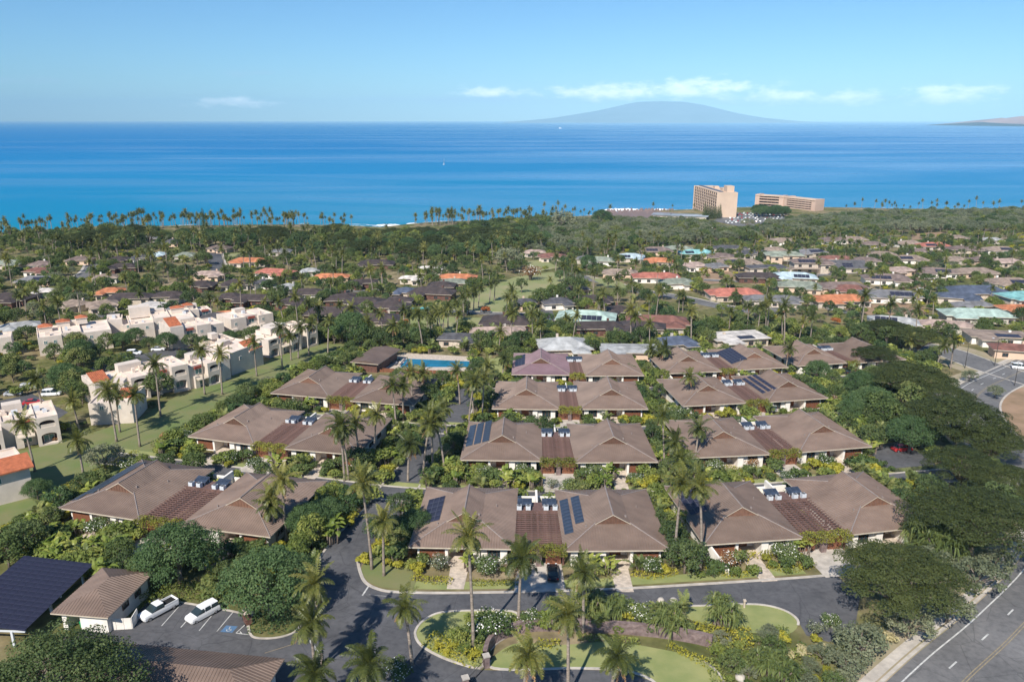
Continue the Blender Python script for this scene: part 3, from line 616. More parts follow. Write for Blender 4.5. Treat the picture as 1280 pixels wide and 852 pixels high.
PM = dict(slat=slat_mesh(), rafter=rafter_mesh(), beam=beam_mesh(), post=post_mesh(), deck=deck_mesh(), gate=gate_mesh(), pier=pier_mesh(), div=divider_mesh())
def ac_meshes():
    b = MB(); b.box(-.42, .42, -.42, .42, 0, .95); 
    for k in range(6): b.box(-.40, .40, -.45, -.42, .12 + k * .13, .18 + k * .13)
    g_ = MB()
    for r in (.1, .2, .3, .36):
        for k in range(16):
            t0, t1 = 2 * math.pi * k / 16, 2 * math.pi * (k + 1) / 16
            g_.face([(q * math.cos(t), q * math.sin(t), .98) for q, t in ((r - .025, t0), (r + .025, t0), (r + .025, t1), (r - .025, t1))])
    g_.box(-.38, .38, -.03, .03, .955, .985); g_.box(-.03, .03, -.38, .38, .952, .984)
    return b.mesh('casing', M['metal']), g_.mesh('fan_grille', M['iron'])
AC = ac_meshes()
def collector_mesh():
    mb = MB(); mb.box(-1.3, 1.3, -.9, .9, 0, .1, 1); mb.face([(-1.24, -.84, .105), (1.24, -.84, .105), (1.24, .84, .105), (-1.24, .84, .105)]);
    for x in (-.42, .42): mb.box(x - .02, x + .02, -.84, .84, .105, .12, 1)
    return mb.mesh('collector', [M['pvblue'], M['pvline']])
def leg_mesh(): mb = MB(); mb.box(-.05, .05, -.05, .05, 0, 1.0); return mb.mesh('leg', M['metal'])
CM = (collector_mesh(), leg_mesh())
pair_info = []
def pair(key, where, a, b, sa=(), sb=(), la='', lb=''):
    va = villa(*a, 'brown villa, left half of %s pair%s' % (where, la), 'duplex villas with brown metal roofs', sa, False, key[0] == 'R')
    vb = villa(*b, 'brown villa, right half of %s pair%s' % (where, lb), 'duplex villas with brown metal roofs', sb, True, False)
    if key == 'M4':
        for c_ in va.children:
            if c_.name.startswith('roof'): c_.data = c_.data.copy(); c_.data.materials[0] = M['roofplum']
    p = tf(va) @ Vector((hw2, 0, 0)); q = tf(vb) @ Vector((-hw2, 0, 0)); pb = tf(va) @ Vector((hw2, 12, 0)); qb = tf(vb) @ Vector((-hw2, 12, 0))
    c = (p + q) / 2; w = (q - p).length; yaw = R((a[2] + b[2]) / 2); wb = (qb - pb).length
    z0 = max(va.location.z, vb.location.z)
    T = Matrix.Translation((c.x, c.y, z0)) @ Matrix.Rotation(yaw, 4, 'Z'); kx = (min(w, wb) + .9) / 6.2
    t = thing('pergola', 'brown timber pergola between the two villas of the %s pair' % where, 'pergola', (c.x, c.y, z0), yaw, 'pergolas between the villas')
    for x in (-3.1, 0, 3.1): link('beam', PM['beam'], t, (x * kx, .9, 2.75))
    for x in (-2.3, -1.55, -.8, .8, 1.55, 2.3): link('rafter', PM['rafter'], t, (x * kx, 1.1, 2.9))
    for k in range(17): link('slat', PM['slat'], t, (0, 1.2 + k * .68, 3.07), 0, (kx, 1, 1))
    for x in (-3.1, 3.1):
        for y in (1.1, 6.8, 12.6): link('post', PM['post'], t, (x * kx * .97, y, 0))
    link('deck', PM['deck'], t, (0, 12.95, 3.0), 0, (kx, 1, 1)); link('divider_wall', PM['div'], t, (0, 16.7, 0), 0, (kx, 1, 1)); link('pier', PM['pier'], t, (0, .7, 0))
    for x in (-1.8, 1.8): link('gate', PM['gate'], t, (x * kx, 1.25, 0))
    for i, x in enumerate((-2.4, -1.2, 1.2, 2.4)):
        u = thing('air_conditioner', 'white air conditioner, %s of four on the %s pergola deck' % (('first', 'second', 'third', 'last')[i], where), 'air conditioner', T @ Vector((x * kx, 13.6, 3.0)), yaw, 'air conditioning units between the villas')
        link('casing', AC[0], u); link('fan_grille', AC[1], u)
    for i, x in enumerate((-1.65, 1.65)):
        u = thing('solar_collector', '%s dark blue solar collector on the %s pergola deck' % (('left', 'right')[i], where), 'solar collector', T @ Vector((x * kx, 15.3, 3.0)), yaw, 'solar collectors between the villas')
        o = link('collector', CM[0], u, (0, 0, .75)); o.rotation_euler.x = R(14)
        for lx in (-1.1, 1.1):
            for ly in (-.7, .7): link('leg', CM[1], u, (lx, ly, 0), 0, (1, 1, .57 if ly < 0 else .9))
    mark([T @ Vector((sx_ * 3.6, y, 0)) for sx_, y in ((-1, 0), (1, 0), (1, VL), (-1, VL))], 1)
    D = [T @ Vector((x * kx * .9, y, 0)) for x, y in ((-3.1, 1.5), (-3.3, -7.1), (3.3, -7.1), (3.1, 1.5))]
    sheet('driveway', D, M['concrete'], 0.08, world=True)
    sheet('courtyard', [T @ Vector((x * kx, y, 0)) for x, y in ((-3.2, 1.6), (3.2, 1.6), (3.2, 16.5), (-3.2, 16.5))], M['soil'], 0.03, world=True)
    pair_info.append((key, where, T, kx, va, vb)); return t
pair('M1', 'front row middle', (-8.2, 110.0, -2), (16.9, 109.2, 1), [(-1, 1.3, 4.5, 6.5, 15.5, 'pv')], [(-1, .5, 2.1, 4.6, 17, 'b'), (-1, 2.5, 4.1, 7.0, 17, 'b')], ' with dark panels', ' with two blue panel strips')
pair('M2', 'second row middle', (-2.3, 147.0, -2), (21.7, 146.0, 1), [(-1, .6, 2.2, 6, 18, 'b'), (-1, 2.4, 4.0, 6, 18, 'b'), (-1, 4.2, 5.8, 6, 18, 'b')], [], ' with three blue panel strips', ' with a bare roof')
pair('M3', 'third row middle', (3.5, 180.6, -2), (25.6, 180.6, 0))
pair('M4', 'fourth row middle', (8.4, 212, -2), (29.7, 211, 1), [(-1, .8, 4.6, 6, 17, 'pv')], [], ' with a large dark panel array', '')
pair('R1', 'front row right', (39.8, 112.2, 7), (65, 116.3, 11), [(-1, 1, 4.8, 9, 18, 'pv')], [], ' crossed by a palm shadow', ' beside the big umbrella tree')
pair('R2', 'second row right', (46.5, 149.4, 6), (70.1, 153.2, 10))
pair('R3', 'third row right', (52, 184.3, 8), (74.5, 188, 10), [], [(-1, 1.2, 2.5, 5, 18, 'pv'), (-1, 2.7, 4, 5, 18, 'pv'), (-1, 4.2, 5.4, 5, 18, 'pv')], '', ' with long dark panel strips')
pair('R4', 'fourth row right', (53.5, 214.5, 7), (74.8, 218.7, 9), [], [(-1, 1, 6, 4.5, 17, 'pv')], '', ' with a broad dark panel array')
pair('R5', 'farthest right', (95, 223.5, 11), (114.9, 227.4, 12))
pair('L1', 'front row left', (-73.2, 122.2, -15), (-48.6, 115.8, -13), [(-1, .4, 2.0, 2.5, 20, 'b'), (-1, 2.02, 3.65, 4.5, 19, 'b')], [], ' with blue eave panels', ' behind three slender palms')
pair('L2', 'second row left', (-65, 158.5, -16), (-41, 151.8, -11))
pair('L3', 'third row left', (-56.3, 191.8, -13), (-33.5, 185.4, -11))
# ------------------------------------------------------------------ plants: meshes
def unit(a): return a / np.maximum(np.linalg.norm(a, axis=1, keepdims=True), 1e-6)
def quads(P, Nn, size, asp, rs):
    n = len(P); Nn = unit(Nn); a = unit(np.cross(Nn, unit(rs.normal(size=(n, 3))))); b = np.cross(Nn, a); s_ = size[:, None]
    return np.stack([P - a * s_ * .5, P + b * s_ * .5 * asp, P + a * s_ * .5, P - b * s_ * .5 * asp], 1)
class Leaf:
    def __init__(s): s.q = []; s.t = []; s.m = []
    def add(s, Q, tint, m=0): s.q.append(Q); s.t.append(tint); s.m.append(np.full(len(Q), m))
    def cloud(s, rs, n, lobes, size, asp=.62, m=0, up=.35, inner=.25, zmin=-.45, jit=.6):
        Lb = np.array(lobes); w = Lb[:, 3] * Lb[:, 3]; k = rs.choice(len(Lb), n, p=w / w.sum())
        d = unit(rs.normal(size=(n, 3))); bad = d[:, 2] < zmin; d[bad, 2] *= -1
        r = 1 - np.abs(rs.normal(size=n)) * inner; P = Lb[k, :3] + d * r[:, None] * np.stack([Lb[k, 3], Lb[k, 3], Lb[k, 4]], 1)
        Nn = d + rs.normal(size=(n, 3)) * jit; Nn[:, 2] += up
        lt = rs.random(len(Lb)); s.add(quads(P, Nn, size * (.65 + .7 * rs.random(n)), asp, rs), .55 * rs.random(n) + .45 * lt[k], m)
def leafmesh(name, lf, mats, trunk=None):
    Q = np.concatenate(lf.q); n = len(Q); tv = trunk.v if trunk else []; tf_ = trunk.f if trunk else []; nt = len(tv)
    V = (np.array(tv, float).reshape(-1, 3).tolist() if nt else []) + Q.reshape(-1, 3).tolist()
    F = list(tf_) + [tuple(r) for r in (np.arange(n * 4).reshape(-1, 4) + nt).tolist()]
    me = bpy.data.meshes.new(name); me.from_pydata(V, [], F)
    for m in mats: me.materials.append(m)
    mi = np.concatenate([np.full(len(tf_), len(mats) - 1)] + lf.m) if trunk else np.concatenate(lf.m)
    me.polygons.foreach_set('material_index', mi.astype(np.int32))
    a = me.attributes.new('tint', 'FLOAT', 'FACE'); a.data.foreach_set('value', np.concatenate([np.zeros(len(tf_))] + lf.t).astype(np.float32))
    me.update(); return me
class Proto: pass
def proto(name, lf, mats, trunk, barkm, crown='crown', tname='trunk'):
    p = Proto(); p.crown = leafmesh(name + '_' + crown, lf, mats); p.cn = crown; p.tn = tname
    p.trunk = trunk.mesh(name + '_trunk', barkm, True) if trunk else None
    p.full = leafmesh(name, lf, list(mats) + [barkm], trunk) if trunk else p.crown
    return p
def branchy(rs, h, r0, tips, base_h):
    tb = MB(); tb.tube([(0, 0, -.6), (.1 * r0, 0, base_h * .5), (0, 0, base_h)], [r0 * 1.25, r0, r0 * .85], 8)
    for t in tips:
        t = Vector(t); mid = Vector((t.x * .45, t.y * .45, base_h + (t.z - base_h) * .62)); tb.tube([(0, 0, base_h - .2), mid, t], [r0 * .6, r0 * .35, r0 * .12], 5)
    return tb
def umbrella(seed, Rr, H, rise, n, size, m, nl=70, pr=(.15, .21)):
    rs = np.random.RandomState(seed); lobes = []
    for k in range(nl):
        r = Rr * math.sqrt((k + .5) / nl) * .88; a = k * 2.39996 + rs.normal() * .25; z = H + rise * (1 - (r / Rr) ** 2) + rs.normal() * .07 * Rr * .6; r *= 1 + .07 * math.sin(3 * a + seed) + .04 * math.sin(7 * a)
        lr = Rr * rs.uniform(*pr); lobes.append((r * math.cos(a) * (1 + .1 * rs.normal()), r * math.sin(a) * (1 + .1 * rs.normal()), z, lr, lr * .42))
    lf = Leaf(); lf.cloud(rs, n, lobes, size, up=1.1, inner=.16, zmin=-.15, jit=.5)
    tips = [lobes[i][:3] for i in range(0, nl, 4)]
    return proto('umbrella', lf, [m], branchy(rs, H, Rr * .045, tips, H * .35), M['bark'])
def dome(seed, Rr, H, n, size, m, nl=40, flat=.8, lr=(.24, .36), trunk_h=None, grp='round', asp=.62, low=-.35, inner=.22):
    rs = np.random.RandomState(seed); lobes = []
    for k in range(nl):
        z = 1 - (1 - low) * (k + .5) / nl; a = k * 2.39996 + rs.normal() * .3; rr = math.sqrt(max(0, 1 - z * z)) * .76 * (1 + .12 * rs.normal()); q = Rr * rs.uniform(*lr)
        lobes.append((rr * math.cos(a) * Rr, rr * math.sin(a) * Rr, H + z * .76 * Rr * flat, q, q * .85))
    lf = Leaf(); lf.cloud(rs, n, lobes, size, asp=asp, inner=inner)
    th = trunk_h if trunk_h is not None else H * .5
    return proto(grp, lf, [m], branchy(rs, H, Rr * .06, [lobes[i][:3] for i in range(0, nl, max(1, nl // 7))], th), M['bark'])
def frond(lf, rs, base, az, elev, length, width, nseg, droop, m=0, tint=.5, lw=.11, rach=True, stiff=.25, wind=(0, 0)):
    p = np.array(base, float); d = np.array([math.cos(az) * math.cos(elev), math.sin(az) * math.cos(elev), math.sin(elev)]); side = np.array([-math.sin(az), math.cos(az), 0.]); st = length / nseg; Q = []; T = []
    for k in range(nseg):
        t = (k + .5) / nseg; p2 = p + d * st; up = np.cross(side, d); up = -up if up[2] < 0 else up
        if rach: Q.append([p - side * .045, p2 - side * .04, p2 + side * .04, p + side * .045]); T.append(.95)
        ll = width * math.sin(math.pi * min(1, .18 + t * .80)) ** .7
        for sgn in (-1, 1):
            for j in range(2):
                b = p + (p2 - p) * (j + rs.random() * .6) * .5
                o = side * sgn * (.80 + .1 * rs.normal()) + d * (.50 + .1 * rs.normal()) + up * (.22 - .1 * t); o /= np.linalg.norm(o)
                e1 = b + o * ll * .55; e2 = e1 + (o + np.array([0, 0, -stiff * (1.6 + rs.random())])) * ll * .42
                w = d * lw
                Q.append([b - w * .5, e1 - w * .55, e1 + w * .55, b + w * .5]); Q.append([e1 - w * .55, e2, e2 + w * .1, e1 + w * .55])
                tt = tint + .18 * rs.normal(); T += [tt, tt + .06]
        p = p2; d = d + np.array([wind[0], wind[1], -droop * (0.5 + t)]) / nseg; d /= np.linalg.norm(d)
    lf.add(np.array(Q), np.clip(np.array(T), 0, 1), m)
def palm(seed, h, lean, nf=25, fl=3.75, nseg=11, lw=.13, wid=.85):
    rs = np.random.RandomState(seed); tb = MB(); pts = []; ra = []
    a0 = rs.random() * 6.28
    for k in range(9):
        t = k / 8; b = lean * h * (t ** 1.6); pts.append((b * math.cos(a0), b * math.sin(a0), -.5 + (h + .5) * t)); ra.append(.26 - .10 * t + (.12 if k == 0 else 0))
    tb.tube(pts, ra, 7); top = Vector(pts[-1])
    lf = Leaf(); wa = rs.random() * 6.28; wd = (math.cos(wa) * rs.uniform(.15, .5), math.sin(wa) * rs.uniform(.15, .5))
    for k in range(nf):
        u = (k + .5) / nf; az_ = k * 2.39996 + rs.normal() * .15; el_ = R(80 - 112 * u ** .9) + rs.normal() * .09
        L_ = fl * (.78 + .3 * math.sin(math.pi * min(1, u + .25))) * rs.uniform(.78, 1.1)
        frond(lf, rs, (top.x, top.y, top.z + .15 * (1 - u)), az_, el_, L_, wid, nseg, 1.15 + .75 * u + .2 * rs.normal(), tint=.62 - .42 * u + .14 * rs.normal() + (.45 if u > .88 else 0), lw=lw * rs.uniform(.75, 1.15), stiff=.25 + .25 * rs.random(), wind=wd)
    for k in range(int(rs.randint(2, 6))): frond(lf, rs, (top.x, top.y, top.z - .3), rs.random() * 6.28, R(rs.uniform(-60, -25)), fl * rs.uniform(.55, .8), wid * .6, 6, 1.2, m=1, tint=rs.uniform(.3, .9), lw=lw, stiff=.6)
    for k in range(9):
        a = rs.random() * 6.28; c = top + Vector((math.cos(a) * .32, math.sin(a) * .32, -.25 - .3 * rs.random())); tb.tube([c + Vector((0, 0, -.17)), c + Vector((0, 0, -.05)), c + Vector((0, 0, .13))], [.05, .15, .06], 5)
    p = proto('palm', lf, [M['l_palm'], M['l_rust']], tb, M['palmbark']); p.h = h; return p
def shrubp(seed, Rr, H, n, size, m, nl=7, flowers=0, fm=None, stems=False, asp=.62):
    rs = np.random.RandomState(seed); lobes = []
    for k in range(nl):
        a = k * 2.4 + rs.normal() * .4; r = Rr * .62 * math.sqrt((k + .3) / nl); q = Rr * rs.uniform(.34, .52); lobes.append((r * math.cos(a), r * math.sin(a), H * rs.uniform(.5, .78), q, q * .8 * H / Rr / 1.3))
    lf = Leaf(); lf.cloud(rs, n, lobes, size, asp=asp, zmin=-.7)
    mats = [m]
    if flowers: lf.cloud(rs, flowers, lobes, .16, asp=.95, m=1, up=.8, inner=.05, zmin=-.1); mats.append(fm or M['flower'])
    tb = None
    if stems:
        tb = MB()
        for l_ in lobes[:6]: tb.tube([(0, 0, -.3), (l_[0] * .4, l_[1] * .4, l_[2] * .4), l_[:3]], [.16, .12, .07], 5)
    else:
        tb = MB()
        for l_ in lobes[:4]: tb.tube([(l_[0] * .3, l_[1] * .3, -.3), l_[:3]], [.06, .03], 4)
    return proto('shrub', lf, mats, tb, M['bark'], 'foliage', 'stem')
def banana(seed, n=16, hh=2.6, ll=1.7):
    rs = np.random.RandomState(seed); lf = Leaf(); tb = MB()
    for k in range(n):
        bx, by = rs.normal(size=2) * .55; h = hh * rs.uniform(.45, .8); tb.tube([(bx, by, -.3), (bx * 1.1, by * 1.1, h)], [.1, .06], 5); az_ = rs.random() * 6.28; el_ = R(rs.uniform(35, 80)); p = np.array([bx * 1.1, by * 1.1, h])
        d = np.array([math.cos(az_) * math.cos(el_), math.sin(az_) * math.cos(el_), math.sin(el_)]); sd = np.array([-math.sin(az_), math.cos(az_), 0.]); Q = []; L_ = ll * rs.uniform(.7, 1.15)
        for s_ in range(4):
            w0, w1 = (.06, .34, .38, .26)[s_], (.34, .38, .26, .02)[s_]; p2 = p + d * L_ / 4; dn = np.array([0, 0, -.12])
            Q.append([p, p2, p2 + sd * w1 + dn, p + sd * w0 + dn]); Q.append([p, p - sd * w0 + dn, p2 - sd * w1 + dn, p2]); p = p2; d = d + np.array([0, 0, -.42]); d /= np.linalg.norm(d)
        lf.add(np.array(Q), np.clip(np.full(8, rs.random()) + rs.normal(size=8) * .06, 0, 1))
    return proto('banana', lf, [M['l_banana']], tb, M['bark'], 'foliage', 'stem')
def hala(seed, nr=14, Rr=2.2, H=3.6):
    rs = np.random.RandomState(seed); lf = Leaf(); tb = MB()
    for k in range(nr):
        a = k * 2.4; r = Rr * .75 * math.sqrt((k + .3) / nr); c = Vector((r * math.cos(a), r * math.sin(a), H * rs.uniform(.45, .85))); tb.tube([(c.x * .2, c.y * .2, -.4), (c.x * .6, c.y * .6, c.z * .5), c], [.14, .1, .07], 5)
        Q = []; T = []
        for j in range(26):
            az_ = rs.random() * 6.28; el_ = R(rs.uniform(-5, 80)); d = np.array([math.cos(az_) * math.cos(el_), math.sin(az_) * math.cos(el_), math.sin(el_)]); sd = np.array([-math.sin(az_), math.cos(az_), 0.]) * .075; p = np.array(c)
            p1 = p + d * .7; p2 = p1 + (d + np.array([0, 0, -.75])) * .55; p3 = p2 + np.array([d[0] * .3, d[1] * .3, -.65]); t = rs.random() * .6 + .2 * (el_ < .4) + .2 * rs.random()
            Q += [[p - sd, p1 - sd, p1 + sd, p + sd], [p1 - sd, p2 - sd * .8, p2 + sd * .8, p1 + sd], [p2 - sd * .8, p3, p3 + sd * .1, p2 + sd * .8]]; T += [t, t, t + .1]
        lf.add(np.array(Q), np.clip(np.array(T), 0, 1))
    return proto('hala', lf, [M['l_hala']], tb, M['bark'], 'foliage', 'stem')
def areca(seed, nf=18, H=3.2):
    rs = np.random.RandomState(seed); lf = Leaf(); tb = MB()
    for k in range(nf):
        a = rs.random() * 6.28; b = (rs.normal() * .5, rs.normal() * .5, H * rs.uniform(.25, .6)); tb.tube([(b[0] * .6, b[1] * .6, -.3), b], [.07, .04], 4); frond(lf, rs, b, a, R(rs.uniform(35, 80)), rs.uniform(1.7, 2.6), .62, 7, 1.3, tint=rs.uniform(.3, .9), lw=.14)
    return proto('areca', lf, [M['l_hala']], tb, M['bark'], 'fronds', 'stem')
def conifer(seed, H, n, m):
    rs = np.random.RandomState(seed); lobes = []
    for k in range(26): z = H * (.12 + .86 * k / 25); r = (1 - k / 26) ** .8 * H * .13 + .3; a = k * 2.4; lobes.append((r * .5 * math.cos(a), r * .5 * math.sin(a), z, r * .8 + .2, r * .9 + .4))
    lf = Leaf(); lf.cloud(rs, n, lobes, .6, asp=.35, zmin=-.9); tb = MB(); tb.tube([(0, 0, -.5), (0, 0, H * .9)], [H * .02, .05], 6)
    return proto('conifer', lf, [m], tb, M['bark'])
PR = {
 'coconut_palm': [palm(s_, h, ln) for s_, h, ln in ((1, 10, .06), (2, 10, .10), (3, 12, .05), (4, 14, .09), (5, 8, .08), (6, 12, .14))] + [palm(7, 11, .16, 19, 3.4), palm(8, 13, .03, 28, 4.0), palm(9, 9, .12, 21, 3.6)],
 'monkeypod_tree': [umbrella(11, 11, 6.5, 3.4, 34000, .30, M['l_monkey'], 110), umbrella(12, 11, 6.5, 2.8, 34000, .30, M['l_monkey'], 130), umbrella(13, 10, 6.0, 3.6, 28000, .30, M['l_monkey'], 100)],
 'shade_tree': [dome(21, 6.3, 5.6, 15000, .32, M['l_round'], 60, lr=(.2, .3)), dome(22, 6.2, 5.6, 15000, .32, M['l_round'], 70, lr=(.2, .3))], 'spreading_tree': [dome(23, 10, 6.5, 30000, .30, M['l_dark'], 110, flat=.62, lr=(.16, .24), grp='spreading')],
 'garden_tree': [dome(31, 3.6, 4.6, 1700, .5, M['l_tree'], 20, .95, (.3, .45)), dome(32, 4.2, 4.4, 1900, .52, M['l_tree'], 24, .8, (.26, .4)), dome(33, 3.2, 4.8, 1500, .48, M['l_dark'], 16, 1.1, (.32, .46)), dome(34, 4.6, 4.6, 2000, .52, M['l_dark'], 26, .7, (.26, .38)), dome(35, 3.4, 4.0, 1500, .46, M['l_round'], 18, .95, (.3, .45)), dome(36, 3.4, 4.0, 1500, .46, M['l_shrub'], 18, .9, (.3, .45))],
 'kiawe_tree': [dome(41, 5.0, 4.0, 1900, .50, M['l_grey'], 26, .62, (.2, .34), inner=.35), dome(42, 5.6, 4.0, 2100, .50, M['l_grey'], 30, .55, (.2, .32), inner=.35), dome(43, 4.2, 3.6, 1500, .48, M['l_tree'], 22, .7, (.22, .36), inner=.3)],
 'shrub': [shrubp(51, 1.3, 1.5, 420, .34, M['l_shrub']), shrubp(52, 1.5, 1.9, 480, .36, M['l_shrub'], 9), shrubp(53, 1.4, 1.6, 420, .32, M['l_plum']), shrubp(54, 1.2, 1.3, 380, .34, M['l_lime']), shrubp(55, 1.3, 1.6, 420, .34, M['l_tree'])],
 'banana_plant': [banana(61), banana(62, 18, 3.0, 1.9)],
 'plumeria_tree': [shrubp(71, 2.7, 3.0, 1500, .36, M['l_plum'], 14, 230, stems=True, asp=.5), shrubp(72, 2.4, 2.8, 1300, .36, M['l_plum'], 12, 170, stems=True, asp=.5)],
 'bare_plumeria': [shrubp(73, 2.4, 2.7, 620, .34, M['l_grey'], 13, 40, stems=True, asp=.45), shrubp(74, 2.2, 2.6, 500, .34, M['l_rust'], 12, 90, stems=True, asp=.5)],
 'pandanus': [hala(81), hala(82, 18, 2.7, 4.0)],
 'areca_palm': [areca(91), areca(92, 22, 3.8)],
 'flame_bush': [shrubp(95, 1.9, 2.2, 700, .36, M['l_red'], 10), shrubp(96, 1.6, 1.7, 600, .34, M['l_rust'], 9), shrubp(97, 1.5, 1.3, 600, .30, M['l_cream'], 9)],
 'ironwood_tree': [conifer(98, 18, 2600, M['l_dark'])],
}
CAT = {'spreading_tree': 'tree', 'coconut_palm': 'palm', 'monkeypod_tree': 'tree', 'shade_tree': 'tree', 'garden_tree': 'tree', 'kiawe_tree': 'tree', 'shrub': 'shrub', 'banana_plant': 'plant', 'plumeria_tree': 'tree', 'bare_plumeria': 'tree', 'pandanus': 'plant', 'areca_palm': 'palm', 'flame_bush': 'bush', 'ironwood_tree': 'tree'}
RPR = {'spreading_tree': 8, 'coconut_palm': 1.2, 'monkeypod_tree': 7, 'shade_tree': 4, 'garden_tree': 2.6, 'kiawe_tree': 3, 'shrub': .6, 'banana_plant': 1, 'plumeria_tree': 1.8, 'bare_plumeria': 1.6, 'pandanus': 1.5, 'areca_palm': 1.2, 'flame_bush': 1.2, 'ironwood_tree': 2}
tg = np.zeros((GH, GW), bool)
def tmark(x, y, r):
    i, j, k = int(y - GY0), int(x - GX0), max(1, int(r))
    if 0 <= i < GH and 0 <= j < GW: tg[max(0, i - k):i + k + 1, max(0, j - k):j + k + 1] = True
def tfree(x, y):
    i, j = int(y - GY0), int(x - GX0); return 0 <= i < GH and 0 <= j < GW and not tg[i, j]
SC = []      # scattered plants, later split into single objects and the far mass
def plant(kind, x, y, label, group=None, v=None, s_=1.0, rz=None, sz=None, parts=True, z=None):
    P = PR[kind]; p = P[v % len(P)] if v is not None else rnd.choice(P); rz = rnd.random() * 6.28 if rz is None else rz
    z = gz(x, y) if z is None else z; scl = (s_, s_, sz or s_)
    if parts and p.trunk is not None:
        o = thing(kind, label, CAT[kind], (x, y, z), rz, group); o.scale = scl; link(p.tn, p.trunk, o); link(p.cn, p.crown, o)
    else:
        o = link(kind, p.full, None, (x, y, z), rz, scl); tag(o, label, CAT[kind], group)
    tmark(x, y, RPR[kind] * s_); return o
def palm_at(bx, by, cy, label, group='coconut palms in the villa grounds', v=None, rz=None):
    """A palm whose foot is seen at (bx, by) and whose crown centre is at pixel row cy."""
    b = at(bx, by); vv = (426 - cy) / FPX; h = max(4.0, CZ + b.y / (cp + vv * sp) * (-sp + vv * cp) - b.z)
    i = v if v is not None else min(range(9), key=lambda k: abs(PR['coconut_palm'][k].h - h) + rnd.random() * 2)
    p = PR['coconut_palm'][i]; o = thing('coconut_palm', label, 'palm', b, rnd.random() * 6.28 if rz is None else rz, group)
    k = h / p.h; s_ = rnd.uniform(.9, 1.08); t = link('trunk', p.trunk, o); t.scale = (1, 1, k)
    c = link('crown', p.crown, o); c.scale = (s_, s_, s_); tp = Vector(p.trunk.vertices[8 * 7].co); tp = sum((Vector(p.trunk.vertices[8 * 7 + q].co) for q in range(7)), Vector()) / 7
    c.location = Vector((tp.x, tp.y, tp.z * k)) - Vector((tp.x, tp.y, tp.z)) * s_; tmark(b.x, b.y, 1.2); return o
def hedge(name, line, w, h, m, label, group=None, dens=34, size=.28, z0=0.0, cat='hedge'):
    rs = np.random.RandomState(len(label) * 7 + int(abs(line[0][0]) * 13)); pts = [Vector((p[0], p[1], 0)) for p in line]; Lf = Leaf(); P = []; Nn = []
    for a, b in zip(pts, pts[1:]):
        ln = (b - a).length; n = int(ln * dens * (w + 2 * h) * .6); t = (b - a) / max(ln, .01); nr = Vector((-t.y, t.x, 0))
        for _ in range(n):
            u = rs.random() * ln; q = rs.random() * (w + 2 * h); p = a + t * u; wob = 1 + .16 * math.sin(u * 2.1 + a.x) + .1 * rs.normal()
            if q < w: off, z, nn = q - w / 2, h * wob, Vector((0, 0, 1))
            elif q < w + h: off, z, nn = -w / 2 * wob, (q - w) , -nr
            else: off, z, nn = w / 2 * wob, (q - w - h), nr
            p = p + nr * off; P.append((p.x, p.y, gz(p.x, p.y) + z0 + z)); Nn.append(tuple(nn))
    if not P: return
    P = np.array(P); o3 = P[0].copy(); o3[2] -= .0
    Lf.add(quads(P - o3, np.array(Nn) + rs.normal(size=P.shape) * .7, size * (.7 + .7 * rs.random(len(P))), .6, rs), rs.random(len(P)))
    o = link(name, leafmesh(name, Lf, [m]), None, tuple(o3)); tag(o, label, cat, group); return o
# ------------------------------------------------------------------ utility buildings by the near car park
def hip(mb, x0, x1, y0, y1, z, s_, m=0, mf=1, f=.2, ribs=0, gab=False):
    w, d = x1 - x0, y1 - y0; k = min(w, d) / 2; zr = z + k * s_; cx, cy = (x0 + x1) / 2, (y0 + y1) / 2; ins = 0 if gab else k
    if w >= d: A, B = (x0 + ins, cy, zr), (x1 - ins, cy, zr)
    else: A, B = (cx, y0 + ins, zr), (cx, y1 - ins, zr)
    c = [(x0, y0, z), (x1, y0, z), (x1, y1, z), (x0, y1, z)]
    if w >= d: fs = [[c[0], c[1], B, A], [c[2], c[3], A, B], [c[1], c[2], B], [c[3], c[0], A]]
    else: fs = [[c[1], c[2], B, A], [c[3], c[0], A, B], [c[0], c[1], A], [c[2], c[3], B]]
    for q in fs: mb.face(q, m)
    for a, b in zip(c, c[1:] + c[:1]): mb.face([(a[0], a[1], z - f), (b[0], b[1], z - f), b, a], mf)
    mb.face([(p[0], p[1], z - f) for p in c[::-1]], mf)
    if ribs:
        def rib(a, b, sd):
            a, b, h, sd = Vector(a), Vector(b), Vector((0, 0, .06)), Vector(sd) * .04; mb.face([a - sd, b - sd, b + h, a + h], m); mb.face([a + h, b + h, b + sd, a + sd], m)
        t = ribs / 2
        while t < w:
            q = min(k, t, w - t) if not (w >= d and gab) else k
            rib((x0 + t, y0, z), (x0 + t, y0 + q, z + q * s_), (1, 0, 0)); rib((x0 + t, y1, z), (x0 + t, y1 - q, z + q * s_), (1, 0, 0)); t += ribs
        t = ribs / 2
        while t < d:
            q = min(k, t, d - t); rib((x0, y0 + t, z), (x0 + q, y0 + t, z + q * s_), (0, 1, 0)); rib((x1, y0 + t, z), (x1 - q, y0 + t, z + q * s_), (0, 1, 0)); t += ribs
    return zr
def foot(T, x0, x1, y0, y1, front=0):
    mark([T @ Vector((x, y, 0)) for x, y in ((x0, y0), (x1, y0), (x1, y1), (x0, y1))], 1)
    if front: mark([T @ Vector((x, y, 0)) for x, y in ((x0 - 1, y0 - front), (x1 + 1, y0 - front), (x1 + 1, y0), (x0 - 1, y0))], 2)
u = thing('utility_building', 'small brown hip roofed utility building beside the solar carport', 'building', (-64, 91.9, gz(-64, 91.9)), R(-7)); T = tf(u)
mb = MB(); hip(mb, 0, 8.6, 0, 11.4, 3.2, .34, ribs=.44); build('roof', mb, [M['roof'], M['fascia']], u)
